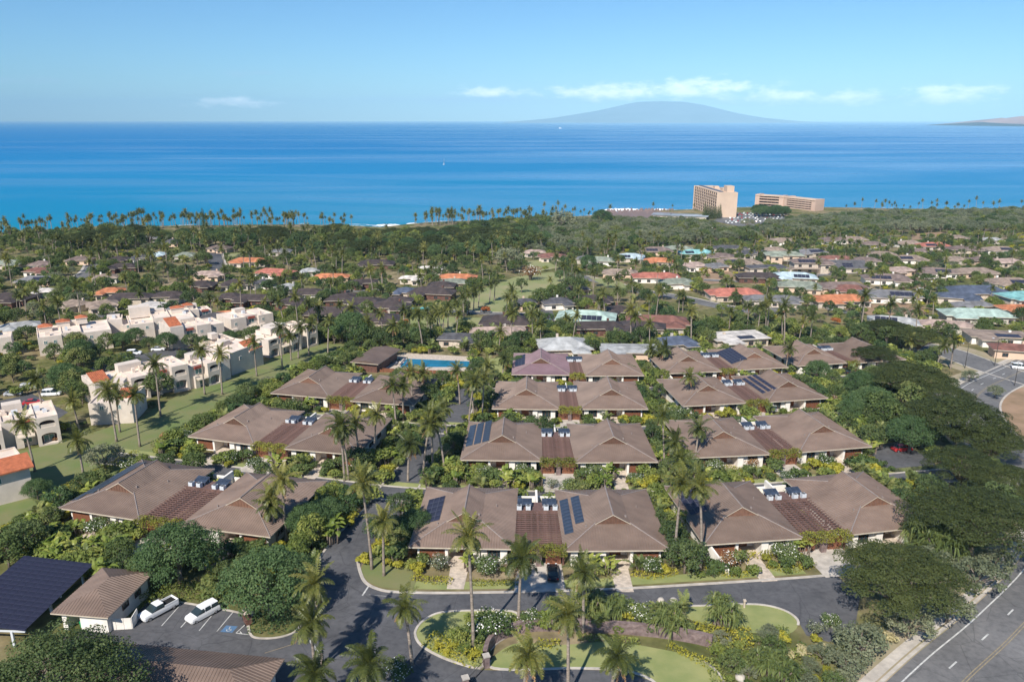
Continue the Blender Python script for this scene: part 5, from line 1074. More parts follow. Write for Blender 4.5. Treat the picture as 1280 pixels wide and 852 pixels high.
# ------------------------------------------------------------------ houses beyond the villas
RC = {'dark brown': (.062, .044, .041), 'brown': (.20, .145, .125), 'tan': (.30, .225, .175), 'grey': (.19, .185, .19), 'dark grey': (.085, .082, .09), 'orange': (.52, .19, .085), 'salmon red': (.44, .15, .105), 'grey green': (.25, .275, .215),
      'turquoise': (.22, .47, .46), 'pale blue': (.45, .55, .58), 'blue grey': (.085, .105, .155), 'pale green': (.42, .54, .47), 'white': (.72, .66, .60), 'red brown': (.23, .10, .075), 'pale grey': (.40, .40, .39), 'pinkish tan': (.42, .31, .26)}
HW = frame_win(1.8, 1.3, 1)
pv_far = pv_module(1.9, 1.5)
H = []
def h_(px, py, w, d, yaw, c, lm=None, fl=1, solar=0, sl=.36, wing=None): H.append((px, py, w, d, yaw, c, lm, fl, solar, sl, wing))
rows = [
 # left: among the trees
 (10, 327, 26, 14, 5, 'grey green', 'long grey green roofed house at the left edge'), (53, 328, 22, 13, 0, 'brown'), (51, 336, 24, 12, -3, 'red brown', 'red brown roofed house behind the grey house with panels'), (45, 347, 26, 13, 5, 'grey', 'grey roofed house with dark roof panels near the left edge', 1, 2), (57, 361, 15, 9, 8, 'white', 'small white topped house near the left edge'),
 (101, 322, 22, 12, 0, 'brown'), (14, 369, 28, 15, -10, 'dark brown', 'large dark brown roofed house at the left edge'), (155, 331, 26, 13, 4, 'dark brown', 'dark house with a tan flat extension'), (132, 344, 18, 12, 20, 'tan', 'tan roofed house with a white wall on the left'), (139, 361, 18, 11, 5, 'orange', 'orange roofed house among trees behind the condominiums'),
 (127, 377, 18, 11, 25, 'tan', 'pale tan roofed carport near the street bend'), (95, 376, 18, 10, -25, 'tan'), (163, 368, 28, 12, -5, 'dark brown'), (191, 378, 18, 12, -12, 'white', 'flat white roofed house behind the condominiums', 1, 0, .06), (24, 404, 20, 10, 30, 'pale grey', 'pale grey roof near the left edge above the dark trees'), (148, 322, 18, 12, 0, 'dark brown'), (177, 319, 18, 12, 0, 'dark grey'), (199, 316, 14, 12, 0, 'pale blue', 'pale blue roofed house near the left shore'), (216, 301, 22, 16, 0, 'dark grey', 'grey roofed house beside the tall ironwood on the shore'),
 (232, 317, 20, 13, 3, 'grey green', 'olive grey house beside the straight road to the sea'), (312, 324, 34, 13, -3, 'orange', 'wide orange tiled house with a lawn behind it'), (343, 338, 32, 14, -8, 'salmon red', 'wide terracotta house in front of the orange tiled one'), (361, 356, 16, 12, -30, 'pale grey', 'pale grey roofed house among dark roofs'), (262, 340, 26, 11, 3, 'pinkish tan', 'low pinkish tan roof below the straight road'), (415, 343, 28, 10, -5, 'orange', 'long orange roof behind the dark palms'),
 (252, 353, 20, 13, 8, 'dark brown'), (297, 351, 22, 13, -12, 'dark brown'), (331, 350, 16, 10, 0, 'dark grey'), (384, 363, 24, 13, -5, 'dark brown'), (320, 370, 28, 12, 5, 'dark brown'), (367, 375, 22, 12, 0, 'dark brown'), (416, 387, 32, 15, -5, 'dark brown', 'large dark brown house behind the bright round tree'), (427, 370, 22, 13, 0, 'dark brown'), (292, 390, 24, 11, 15, 'orange', 'bright orange roof right behind the condominiums'), (264, 393, 22, 11, 10, 'dark grey'), (213, 366, 22, 12, 0, 'dark brown'), (288, 368, 18, 12, 0, 'dark brown'), (388, 336, 16, 10, 0, 'pale grey'), (225, 383, 16, 9, 0, 'grey'), (306, 397, 20, 9, 8, 'dark grey'),
 (471, 327, 32, 15, 0, 'dark brown', 'dark brown house under the dark umbrella trees'), (572, 344, 30, 12, 0, 'orange', 'orange red roofed house behind the golf lawn'), (568, 350, 22, 12, 0, 'grey green', 'grey green roof in front of the orange red one'), (540, 362, 32, 14, -5, 'dark brown', 'wide dark brown house with a pale terrace near the golf lawn'), (552, 354, 20, 13, 0, 'dark brown'), (456, 374, 24, 13, 5, 'dark brown'), (488, 379, 24, 13, 0, 'dark brown'), (471, 395, 26, 14, 5, 'dark brown', 'dark brown house left of the turquoise garden pool'), (634, 398, 30, 16, -4, 'dark brown', 'dark brown hip roofed house right below the golf road'),
 (437, 368, 20, 12, 0, 'dark brown'), (431, 386, 20, 12, 10, 'dark brown'), (622, 409, 30, 8, 0, 'pinkish tan', 'low pinkish tan roof below the golf road house'), (575, 418, 22, 10, 0, 'dark grey'), (508, 361, 16, 12, 0, 'blue grey'), (514, 345, 18, 8, 0, 'white', 'white walled house among palms behind dark roofs'), (538, 333, 24, 8, 8, 'white', 'long white house near the umbrella trees'), (500, 372, 18, 10, 0, 'dark brown'), (455, 350, 20, 10, 0, 'dark brown'),
 (788, 319, 24, 15, -4, 'pale blue', 'pale blue roofed house with dark panels near the wood', 1, 3), (820, 311, 28, 16, -5, 'brown', 'brown roofed house with panels behind the orange one', 1, 2), (824, 324, 24, 13, -8, 'orange', 'bright orange two tier house right of the pale blue one'), (848, 309, 26, 14, 0, 'grey green'), (871, 314, 30, 14, 0, 'turquoise', 'turquoise roofed house near the wood', 1, 1), (751, 323, 26, 14, -5, 'grey green', 'grey green roofed house with white walls at the wood edge'), (733, 321, 18, 12, 0, 'grey'), (775, 338, 28, 12, -8, 'tan'),
 (820, 343, 32, 14, -4, 'salmon red', 'salmon roofed house beside the curving pale road'), (845, 350, 24, 13, 10, 'grey green', 'grey green house in front of the salmon roof'), (868, 329, 18, 12, 0, 'pinkish tan'), (733, 393, 34, 18, -8, 'pale green', 'big green roofed house with white terraces', 1, 2), (822, 398, 30, 15, -8, 'red brown', 'red brown roofed house with a white ridge'), (749, 404, 30, 12, 0, 'dark brown', 'dark brown roof right below the big green one'), (777, 384, 18, 13, 0, 'dark brown'), (803, 404, 22, 12, 0, 'dark brown'), (747, 371, 20, 13, 0, 'dark brown'), (696, 374, 20, 12, 0, 'dark grey'), (657, 374, 14, 9, 0, 'dark grey'), (722, 358, 16, 10, 0, 'dark grey'),
 (705, 427, 26, 17, 3, 'pale grey', 'broad pale grey gabled roof just behind the fourth row villas'), (786, 432, 24, 13, 0, 'pale grey', 'pale grey flat roofed house behind the villas', 1, 0, .12), (921, 416, 26, 14, 8, 'white', 'white and salmon flat roofed house behind the right villas', 1, 1, .05), (843, 423, 18, 12, 0, 'blue grey'),
 # right: the subdivision
 (901, 318, 22, 13, -5, 'brown'), (917, 325, 26, 14, 0, 'tan', 'tan house with white walls and two panel patches', 1, 2), (913, 308, 30, 12, -10, 'dark grey', 'long dark grey roof at the wood edge'), (943, 314, 28, 13, -12, 'dark grey'), (980, 316, 30, 13, -4, 'grey green', 'grey green roofed white house of two storeys', 2), (1011, 313, 30, 13, 0, 'grey', None, 1, 2), (1015, 325, 30, 14, -5, 'brown', 'brown two storey house beside the dark gabled one', 2, 2), (1050, 331, 34, 15, -4, 'dark grey', 'dark grey gabled house with white gable ends', 1, 1, .6), (1046, 321, 26, 12, 0, 'red brown'), (957, 331, 30, 13, 5, 'dark grey', 'modern dark grey house with low roof tiers', 1, 0, .15),
 (949, 343, 30, 14, -5, 'dark brown', 'black brown roof left of the pale turquoise one'), (992, 343, 30, 15, -8, 'pale blue', 'pale turquoise roofed house with a wide panel array', 1, 3), (1000, 354, 28, 14, -5, 'grey green', 'grey green hip roof in front of the pale turquoise one'), (1052, 355, 30, 14, -4, 'brown'), (917, 363, 32, 14, 0, 'salmon red', 'salmon red roofed house in front of the bare plot'), (965, 371, 32, 12, -3, 'grey', 'grey roofed house between salmon and orange roofs'), (1050, 371, 32, 14, -3, 'orange', 'bright orange house above the green plot'), (980, 299, 26, 13, 0, 'tan'), (968, 310, 20, 12, 0, 'tan'), (1040, 298, 26, 13, 0, 'brown'), (1067, 297, 26, 13, 0, 'tan'),
 (1108, 345, 30, 15, -6, 'brown', 'brown roofed house with a wide panel array beside a lawn', 1, 3), (1113, 365, 34, 13, -14, 'grey', 'grey roofed house with dark panels above the dirt plot', 1, 2), (1136, 321, 26, 14, -3, 'tan', None, 1, 2), (1167, 305, 28, 15, -5, 'salmon red', 'salmon roofed house with dark panels near the far palms', 1, 2), (1205, 309, 30, 14, -3, 'brown'), (1250, 310, 26, 14, -5, 'tan', 'tan roofed house with white walls near the right edge', 1, 2), (1170, 337, 26, 14, -4, 'brown', None, 1, 2), (1215, 337, 32, 14, 5, 'tan'), (1255, 325, 28, 13, 4, 'pinkish tan'), (1219, 361, 38, 18, -5, 'blue grey', 'large blue grey roofed house right of the building plot'), (1262, 350, 28, 15, -5, 'tan', 'tan house with four panel patches at the right edge', 1, 3),
 (1198, 368, 24, 12, -10, 'blue grey'), (1221, 389, 34, 14, -16, 'pale green', 'long pale green roofed house above white garden walls'), (1273, 367, 20, 14, 0, 'turquoise', 'white two storey house with turquoise roof at the right edge', 2), (1272, 382, 20, 10, 0, 'orange'), (1118, 398, 24, 12, -20, 'pale grey', 'pale grey roof with dark panels behind the umbrella trees', 1, 2), (1184, 402, 24, 10, -5, 'pinkish tan'), (1246, 414, 26, 13, -5, 'tan', 'flat tan roofed white house with big panel arrays by the junction', 1, 3, .08), (1103, 316, 24, 13, 0, 'tan'), (1135, 302, 24, 13, 0, 'tan'), (1125, 335, 20, 12, 0, 'pinkish tan'), (1214, 378, 24, 10, -8, 'grey'), (1064, 358, 20, 12, 0, 'red brown'), (1275, 432, 22, 10, -10, 'red brown', 'red brown roof by the junction at the right edge'),
 (1228, 322, 22, 12, 0, 'brown'), (1190, 322, 22, 12, 4, 'tan'), (1150, 312, 20, 12, 0, 'brown'), (1082, 323, 22, 12, 0, 'brown'), (1240, 298, 20, 12, 0, 'pale grey'), (1195, 295, 20, 12, 0, 'tan'), (1090, 303, 22, 12, 0, 'brown'), (895, 330, 18, 11, 0, 'grey'), (935, 325, 18, 11, 8, 'tan'),
 (480, 297, 26, 14, 0, 'tan', 'pink tan roofed house on the shore left of the palm row'), (385, 292, 24, 13, 0, 'tan'), (405, 291, 20, 12, 0, 'pinkish tan'), (500, 292, 26, 14, 0, 'orange', 'orange tan beach house between the two palm rows'), (185, 296, 22, 14, 0, 'grey'), (275, 308, 24, 12, 0, 'brown'), (455, 300, 24, 13, 0, 'tan'), (350, 312, 22, 12, 0, 'grey'), (690, 318, 26, 12, -5, 'red brown', 'reddish roof behind the pink flowering tree'), (668, 313, 22, 10, 0, 'pinkish tan'), (886, 287, 26, 14, -8, 'red brown', 'red roofed pavilion by the hotel car park'), (808, 282, 16, 10, 0, 'orange', 'small orange roof among shore trees')]
for r in rows: h_(r[0], r[1], r[2] * (.80 if r[0] > 780 else .70), r[3] * .85, *r[4:])
EXTRA = []
LMS = [(q[0], q[1], q[6]) for q in H if q[6]]; used = {}
def house(px, py, w, d, yaw, c, lm, fl, solar, sl, wing):
    p = at(px, py, 2.8 * fl + 1.2); g0 = gz(p.x, p.y); lab = lm
    if not lab:
        near = sorted(LMS, key=lambda q: math.hypot(q[0] - px, (q[1] - py) * 3))[0]; dx, dy = px - near[0], (py - near[1]) * 2.2
        rel = ('right of' if dx > 0 else 'left of') if abs(dx) > abs(dy) else ('in front of' if dy > 0 else 'behind')
        short = ' '.join(near[2].replace('roofed ', '').split()[:7]); lab = '%s roofed house %s the %s' % (c, rel, short)
        used[lab] = used.get(lab, 0) + 1
        if used[lab] > 1: lab = 'next ' * (used[lab] - 1) + lab
    o = thing('house', lab, 'house', (p.x, p.y, g0), R(yaw), 'houses beyond the villas'); h = 2.8 * fl + .1; far = p.y > 420
    wm = M['darkwood'] if c == 'dark brown' and rnd.random() < .6 else rnd.choice((M['white'], M['condo'], M['paving'], M['concrete'], M['beige']))
    mb = MB(); mb.box(-w / 2 + .8, w / 2 - .8, -d / 2 + .8, d / 2 - .8, -2.5, h); wx = rnd.choice((-1, 1)) * w * .24; ww = w * .34; wd = rnd.uniform(3.0, 5.0)
    mb.box(wx - ww / 2 + .7, wx + ww / 2 - .7, -d / 2 - wd + .8, -d / 2 + .81, -2.5, h - .05)
    build('wall', mb, wm, o)
    rb = MB(); hip(rb, -w / 2, w / 2, -d / 2, d / 2, h + .25, sl, gab=(sl > .5)); hip(rb, wx - ww / 2, wx + ww / 2, -d / 2 - wd, -d / 2 + min(ww, d) * .5, h + .22, sl)
    if fl == 2: hip(rb, -w / 2 - 1.5, w / 2 + 1.5, -d / 2 - 1.8, -d / 2 + .6, 3.0, .2)
    rt = build('roof', rb, [roofcol(RC[c]), M['fascia']], o)
    if rnd.random() < .5: mb = MB(); x = rnd.uniform(-w * .3, w * .3); mb.box(x - .4, x + .4, d * .12, d * .12 + .8, h + .3, h + .3 + d * .5 * sl + .5); build('chimney', mb, wm, rt)
    for k in range(max(2, int(w / 5))):
        x = -w / 2 + (k + .7) * (w - 1) / max(2, int(w / 5))
        if abs(x - wx) < ww / 2 + .9: 
            continue
        for f in range(fl): wv = link('window', HW[0], o, (x, -d / 2 + .796, .8 + 2.8 * f)); link('pane', HW[1], wv)
    if ww > 3.4:
        wv = link('window', HW[0], o, (wx, -d / 2 - wd + .796, .8 + 2.8 * (fl - 1))); link('pane', HW[1], wv)
    a = math.atan(sl); free_x = [x for x in np.arange(-w / 2 + d * .35, w / 2 - d * .35, 2.0) if abs(x - wx) > ww / 2 + .8]
    for k in range(solar):
        for x in free_x[k::max(1, solar)][:3]:
            for j in range(2):
                q = (1.6 + j * 1.55) if d / 2 > 3.5 else 1.2
                m = link('solar_panel', pv_far, o, (x, -d / 2 + q, h + .25 + q * sl + .1)); m.rotation_euler.x = a
    T = tf(o); foot(T, -w / 2 - .5, w / 2 + .5, -d / 2 - wd, d / 2 + .5, 6 + 3 * fl); return o
for q in H:
    q = list(q); q[4] += rnd.uniform(-14, 14) if not q[6] else rnd.uniform(-7, 7); o = house(*q); T = tf(o); w, d = q[2], q[3]
    for k in range(4, 9):
        a_ = rnd.uniform(-1, 1) * (w / 2 + 3); b_ = -d / 2 - rnd.uniform(4.5, 9) if k < 6 else rnd.uniform(-d / 2, d / 2); a_ = a_ if k < 6 else math.copysign(w / 2 + rnd.uniform(1.5, 4), a_); p = T @ Vector((a_, b_, 0)); EXTRA.append((rnd.choice(('shrub', 'shrub', 'garden_tree', 'areca_palm') if k < 6 else ('garden_tree', 'garden_tree', 'coconut_palm', 'shrub')), p.x, p.y, rnd.uniform(.45, .7) if k < 6 else rnd.uniform(.6, .95)))
gp = thing('garden_pool', 'small turquoise garden pool beside the golf palms', 'pool', at(526, 386), R(10)); M['turq'] = mat('turquoise water', (.10, .50, .55), .1, .05)
mb = MB(); mb.box(-5, 5, -2.8, 2.8, -.4, .15); build('coping', mb, M['paving'], gp); mb = MB(); mb.face([(-4.6, -2.4, .17), (4.6, -2.4, .17), (4.6, 2.4, .17), (-4.6, 2.4, .17)]); build('water', mb, M['turq'], gp); foot(tf(gp), -6, 6, -12, 4)

# ------------------------------------------------------------------ hotels on the shore
def hotel_tower():
    A, B, C_ = at(868, 235, 24), at(896.5, 244, 24), at(916.8, 242, 24); L_ = 92.0; d = (A - B); yaw = math.atan2(d.y, d.x)       # local x runs along the balcony face, away from the camera
    o = thing('hotel_tower', 'tall beige hotel block with balcony grid standing by the shore', 'hotel', (B.x, B.y, 3), yaw); Wd = 22.0; h = 27
    w = MB(); w.box(-.0, L_, -Wd, -.7, -1, h - .8); w.box(-1.2, 0, -Wd - .3, .6, -1, h); w.box(L_, L_ + 1.0, -Wd - .3, .6, -1, h); w.box(0, L_, -Wd, -.2, h - .8, h); w.box(2, 14, -Wd + 3, -Wd + 11, h, h + 6.5); w.box(20, 30, -Wd + 5, -Wd + 10, h, h + 3); w.box(50, 58, -Wd + 5, -Wd + 10, h, h + 2.5); build('wall', w, M['beige'], o)
    rf = MB(); rf.box(4, L_ - 3, -8, -4, h, h + .7); build('roof', rf, M['pvline'], o)
    nb, nf = 12, 8; bw = L_ / nb; fh = (h - 1.8) / nf; slab = MB(); slab.box(0, L_, -.7, .2, -.2, .2); sm = slab.mesh('balcony_slab', M['beige']); fin = MB(); fin.box(-.5, .5, -.7, .25, 0, h - 1); fm = fin.mesh('balcony_fin', M['beige'])
    bk = MB(); bk.box(.5, bw - .5, -.75, -.6, .2, fh - .25); km = bk.mesh('balcony_glass', M['terrace']); rl = MB(); rl.box(.35, bw - .35, .1, .18, .15, .8); rm = rl.mesh('balustrade', M['pinkbeige'])
    for f in range(nf): link('balcony_slab', sm, o, (0, 0, 1 + f * fh))
    for k in range(nb + 1): link('balcony_fin', fm, o, (k * bw * .993 + .3, 0, 0))
    for f in range(nf):
        for k in range(nb): link('balcony_glass', km, o, (k * bw, 0, 1 + f * fh)); link('balustrade', rm, o, (k * bw, 0, 1 + f * fh))
    foot(tf(o), -1, L_, -Wd, 1); return o
hotel_tower()
def hotel_low(A, B, h, nf, label, dep=16):
    d = B - A; L_ = math.hypot(d.x, d.y); o = thing('hotel_wing', label, 'hotel', (A.x, A.y, 3), math.atan2(d.y, d.x), 'low hotel wings with long balconies'); w = MB(); w.box(0, L_, 2, dep, -1, h - .4); w.box(-.8, 4.5, 0, dep, -1, h + 1.2); w.box(L_ - 5, L_ + .6, .2, dep, -1, h + .8); build('wall', w, M['pinkbeige'], o)
    r = MB(); r.box(-.4, L_ + .4, -.6, dep + .4, h - .4, h + .3); build('roof', r, M['beige'], o); fh = h / nf; s_ = MB(); s_.box(4.5, L_ - 5, -.2, 2, -.15, .15); s_.box(4.5, L_ - 5, -.2, 0, .15, 1.25); sm = s_.mesh('balcony', M['pinkbeige']); g_ = MB(); nb = max(4, int(L_ / 6)); bw = (L_ - 9.5) / nb; g_.box(.3, bw - .3, 1.85, 1.98, .3, fh - .4); gm = g_.mesh('balcony_glass', M['terrace'])
    for f in range(nf):
        link('balcony', sm, o, (0, 0, f * fh))
        for k in range(nb): link('balcony_glass', gm, o, (4.5 + k * bw, 0, f * fh))
    foot(tf(o), 0, L_, 0, dep); return o
hotel_low(at(945, 245, 12), at(979, 247, 12), 13, 4, 'farther low hotel wing partly hidden behind dark trees')
hotel_low(at(980, 247.5, 11.5), at(1019, 251.5, 11.5), 12.5, 5, 'nearer low hotel wing with five rows of balconies')
sheet('lava_point', [(752, 268), (775, 265), (812, 264), (842, 266), (835, 273), (812, 277), (785, 276), (762, 273)], M['lava'], .12, occv=1)
mb = MB()
for x0, x1, y0, hh in ((752, 806, 263.4, 3.4), (815, 838, 263.0, 2.2), (470, 500, 281.5, 1.0), (508, 522, 280, 1.0)):
    a, b = at0(x0, y0), at0(x1, y0); n = 40; rows_ = []
    for i in range(n + 1):
        t_ = i / n; c = a.lerp(b, t_); e = math.sin(math.pi * t_) ** .4; w = 7 * e * (1 + .5 * mnoise.noise(Vector((i * .35, y0, 0)))); h = hh * e * (.8 + .5 * mnoise.noise(Vector((i * .5, 7, x0)))); rows_.append([(c.x, c.y - w, .03), (c.x, c.y - w * .3, h), (c.x, c.y + w * .5, h * .9), (c.x, c.y + w * 1.4, .03)])
    for p_, q_ in zip(rows_, rows_[1:]):
        for k in range(3): mb.face([p_[k], q_[k], q_[k + 1], p_[k + 1]])
tag(build('breaking_surf', mb, M['foam'], smooth=True), 'white surf breaking on the lava point left of the hotel tower', 'surf', kind='stuff')
M['metalroof'] = mat('blue grey roof', (.30, .33, .37), .6, .2, .05)
shed = thing('pavilion', 'low grey flat roofed pavilion between the shore and the hotel tower', 'building', (*at(850, 273)[:2], 3), R(-18)); mb = MB(); mb.box(-30, 30, -9, 9, 3.6, 4.2); mb.box(-26, -10, -5, 5, 4.2, 4.9); mb.box(4, 20, -4, 6, 4.2, 4.7); build('roof', mb, M['metalroof'], shed); mb = MB(); mb.box(-28, 28, -8, 8, -.5, 3.6); build('wall', mb, M['condo'], shed); foot(tf(shed), -38, 38, -9, 9)
sheet('car_park', [(890, 276), (915, 266), (960, 266), (985, 272), (975, 282), (930, 284)], M['asphalt_old'], .05)
pal = [('white', WHT), ('silver', SIL), ('grey', GRY), ('red', RED), ('blue', BLU), ('white', WHT)]
k = 0
for r in range(7):
    for i in range(15):
        c0 = at(905 + r * 2.6, 279 - r * 1.9); x = c0.x + i * 4.6; y = c0.y + i * 1.5
        if rnd.random() < .18: continue
        n, c = rnd.choice(pal); car(0, 0, 70 + rnd.uniform(-4, 4), rnd.choice(('sedan', 'suv')), n, c, 'small %s car in the crowded car park beside the hotel tower' % n, 'cars in the hotel car park, %s' % n, False, (x, y)); k += 1
mb = MB(); 
for k in range(160):
    p = at0(752 + rnd.random() * 90, 266.5 + rnd.uniform(-3, 4.0)); r = rnd.uniform(1.5, 5); c = [(p.x + r * math.cos(R(a_)) * rnd.uniform(.7, 1.4), p.y + r * math.sin(R(a_)) * rnd.uniform(.7, 1.2)) for a_ in range(0, 360, 60)]; i = len(mb.v); mb.v += [(q[0], q[1], -.6) for q in c] + [(p.x, p.y, rnd.uniform(2.6, 5))]; mb.f += [(i + j, i + (j + 1) % 6, i + 6) for j in range(6)]; mb.m += [0] * 6
tag(build('shore_rocks', mb, M['lava']), 'dark lava rocks along the shore below the marquee', 'rocks', kind='stuff')
mb = MB()
for k in range(150):
    x = rnd.choice((rnd.uniform(-200, -60), rnd.uniform(-520, 560), rnd.uniform(80, 220))); y = coast_y(x) + 8 * mnoise.noise(Vector((x * .02, 0, 0))) + rnd.uniform(0, 16); l = rnd.uniform(4, 16); mb.face([(x, y, .05), (x + l * .5, y - .6, .06), (x + l, y, .05), (x + l * .5, y + rnd.uniform(.6, 2.0), .05)])
tag(build('surf', mb, M['foam']), 'thin white surf lines along the beach', 'surf', kind='stuff')
# boats
sb = thing('sailboat', 'white sailboat alone on the blue sea', 'boat', at0(555, 206), R(70)); mb = MB(); st_ = [(-5, .5, .9, .2, 1.2), (-2, 1.2, 1.7, -.3, 1.2), (2, 1.1, 1.6, -.3, 1.3), (5.5, .1, .2, .3, 1.6)]; loft(mb, st_); mb.box(-2, 1.5, -.8, .8, 1.2, 1.8); build('hull', mb, M['sail'], sb); mb = MB(); mb.tube([(.6, 0, 1), (.6, 0, 16)], .12, 6); mb.tube([(.6, 0, 2.4), (-4.2, 0, 2.3)], .08, 5); build('mast', mb, M['metal'], sb)
mb = MB(); mb.face([(.45, .02, 2.6), (-4.1, .3, 2.5), (.45, .02, 15.6)]); mb.face([(.45, -.02, 2.6), (.45, -.02, 15.6), (-4.1, .26, 2.5)]); build('mainsail', mb, M['sail'], sb); mb = MB(); mb.face([(.8, 0, 14), (5.2, 0, 1.8), (.9, -.9, 2.2)]); mb.face([(.8, .02, 14), (.9, -.88, 2.2), (5.2, .02, 1.8)]); build('jib', mb, M['sail'], sb)
yb = thing('motor_yacht', 'tiny white motor yacht near the horizon', 'boat', at0(700, 160.6), R(10)); mb = MB(); loft(mb, [(-20, 3.6, 4, -.5, 4), (-8, 4, 4.6, -.8, 4), (10, 3.4, 4.4, -.8, 4.8), (22, .3, .6, .5, 6)]); build('hull', mb, M['sail'], yb); mb = MB(); mb.box(-14, 8, -3.2, 3.2, 4, 7.5); mb.box(-10, 3, -2.6, 2.6, 7.5, 10.5); build('cabin', mb, M['sail'], yb)

# ------------------------------------------------------------------ lava rock wall, gate, boulders, post, person
def rock_wall(line, h, w, label):
    o = tag(link('rock_wall', None, None, (line[0].x, line[0].y, gz(line[0].x, line[0].y))), label, 'wall'); mb = MB(); a, b = offs(line, w / 2), offs(line, -w / 2); n = len(line); rs = random.Random(3)
    for s_, e in ((a, 0), (b, 1)):
        grid = [[Vector((s_[i].x + rs.uniform(-.05, .05), s_[i].y + rs.uniform(-.05, .05), gz(s_[i].x, s_[i].y) - .4 + (h + .4) * k / 5)) for k in range(6)] for i in range(n)]
        for i in range(n - 1):
            for k in range(5):
                q = [grid[i][k], grid[i + 1][k], grid[i + 1][k + 1], grid[i][k + 1]]; mb.face([p - o.location for p in (q if e else q[::-1])])
    build('stone_face', mb, M['lava'], o); c = MB()
    for i in range(n - 1):
        q = [(p.x - o.location.x, p.y - o.location.y, gz(p.x, p.y) + h - o.location.z) for p in (b[i], b[i + 1], a[i + 1], a[i])]; c.face([(x, y, z + .1) for x, y, z in q]); c.face([q[0], q[1], (q[1][0], q[1][1], q[1][2] + .1), (q[0][0], q[0][1], q[0][2] + .1)])
    build('coping', c, M['lava'], o); return o
wl = px_smooth([(606, 828), (611, 812), (622, 801), (640, 793), (662, 788), (690, 787), (730, 788), (780, 791), (830, 796), (870, 803), (890, 808)], 8)
rock_wall(wl, 1.7, .6, 'curved lava rock wall behind the palms of the entrance lawn'); [mark([p + Vector((dx, dy, 0)) for dx, dy in ((-1, -1), (1, -1), (1, 1), (-1, 1))], 2) for p in wl]
def gpost(px, py, label):
    p = at(px, py); o = thing('gate_post', label, 'post', p, R(20), 'stone gate posts'); mb = MB(); mb.box(-.35, .35, -.35, .35, -.3, 1.7); build('shaft', mb, M['lava'], o); mb = MB(); mb.box(-.45, .45, -.45, .45, 1.7, 1.85); build('cap', mb, M['concrete'], o); return p
p1 = gpost(608, 833, 'stone gate post where the curved rock wall meets the road'); p2 = gpost(582, 861, 'stone gate post at the lower edge of the entrance road')
gt = thing('driveway_gate', 'dark iron driveway gate between two stone posts', 'gate', p1, 0); d = p2 - p1
for k in range(15): mb = MB(); q = d * (k + .7) / 15.5; mb.tube([(q.x, q.y, q.z + .15), (q.x, q.y, q.z + 1.4)], .025, 5); build('bar', mb, M['iron'], gt)
for z in (.2, 1.35): mb = MB(); mb.tube([(d.x * .04, d.y * .04, d.z * .04 + z), (d.x * .96, d.y * .96, d.z * .96 + z)], .04, 5); build('rail', mb, M['iron'], gt)
def boulder(px, py, r, label, m='concrete'):
    p = at(px, py); mb = MB(); seg, rg = 9, 5; V = []
    for i in range(rg + 1):
        th = math.pi * i / rg
        for j in range(seg):
            ph = 2 * math.pi * j / seg; d_ = Vector((math.sin(th) * math.cos(ph), math.sin(th) * math.sin(ph), math.cos(th) * .75)); V.append(d_ * r * (1 + .25 * mnoise.noise(d_ * 1.7 + Vector((px, py, 0)))))
    mb.v = [tuple(q + Vector((0, 0, r * .35))) for q in V]; mb.f = [(i * seg + j, (i + 1) * seg + j, (i + 1) * seg + (j + 1) % seg, i * seg + (j + 1) % seg) for i in range(rg) for j in range(seg)]; mb.m = [0] * len(mb.f)
    tag(build('boulder', mb, M[m], None, p, 0, True), label, 'boulder', 'garden boulders')
boulder(826, 751, .55, 'left pale boulder at the road edge behind the pandanus'); boulder(842, 752, .65, 'right pale boulder at the road edge behind the pandanus'); boulder(925, 848, .7, 'pale boulder on the dry slope at the lower edge'); boulder(312, 768, .7, 'pale boulder by the accessible parking bay'); boulder(898, 782, .9, 'grey boulder under the round pandanus', 'lava')
mb = MB(); mb.box(-.12, .12, -.12, .12, -.2, 1.1); mb.box(-.2, .2, -.2, .2, 1.1, 1.35); tag(build('bollard_light', mb, M['paving'], None, at(930, 759)), 'pale bollard light at the tip of the right lawn', 'bollard')
def utility_cart(px, py):
    p = at(px, py); o = thing('golf_cart', 'small tan golf cart beside the accessible parking bay', 'golf cart', p, R(-60)); b = MB(); loft(b, [(-1.1, .5, .5, .3, .8), (-.3, .55, .5, .25, .85), (.4, .55, .5, .25, .55), (1.1, .45, .4, .3, .8)]); b.box(-.9, -.3, -.5, .5, .85, 1.05); build('cart_body', b, M['darkwood'], o); r = MB(); r.box(-.9, .8, -.6, .6, 1.75, 1.83); build('canopy', r, M['paving'], o)
    s_ = MB(); [s_.tube([(x, y, .6), (x * .9, y, 1.78)], .03, 5) for x in (-.85, .7) for y in (-.5, .5)]; build('canopy_post', s_, M['iron'], o); w = MB(); w.tube([(0, -.09, 0), (0, .09, 0)], .23, 12); wm = w.mesh('wheel', M['rubber'])
    for x in (-.75, .75):
        for y in (-.48, .48): link('wheel', wm, o, (x, y, .23))
utility_cart(310, 777)
def lamp_post(px, py, h, label):
    p = at(px, py); o = thing('street_lamp', label, 'lamp post', p, 0, 'street lamps at the junction'); mb = MB(); mb.tube([(0, 0, -.3), (0, 0, h * .6), (0, 0, h)], [.12, .09, .06], 7); mb.tube([(0, 0, h), (-.8, 0, h + .25), (-1.7, 0, h + .2)], .045, 5); build('pole', mb, M['iron'], o); mb = MB(); mb.box(-2.2, -1.6, -.14, .14, h + .1, h + .25); build('lamp_head', mb, M['metal'], o)
lamp_post(1243, 457, 9, 'dark street lamp in the middle of the junction'); lamp_post(1268, 482, 7, 'street lamp on the dirt side of the highway'); lamp_post(1206, 460, 8, 'street lamp by the palms at the highway corner')
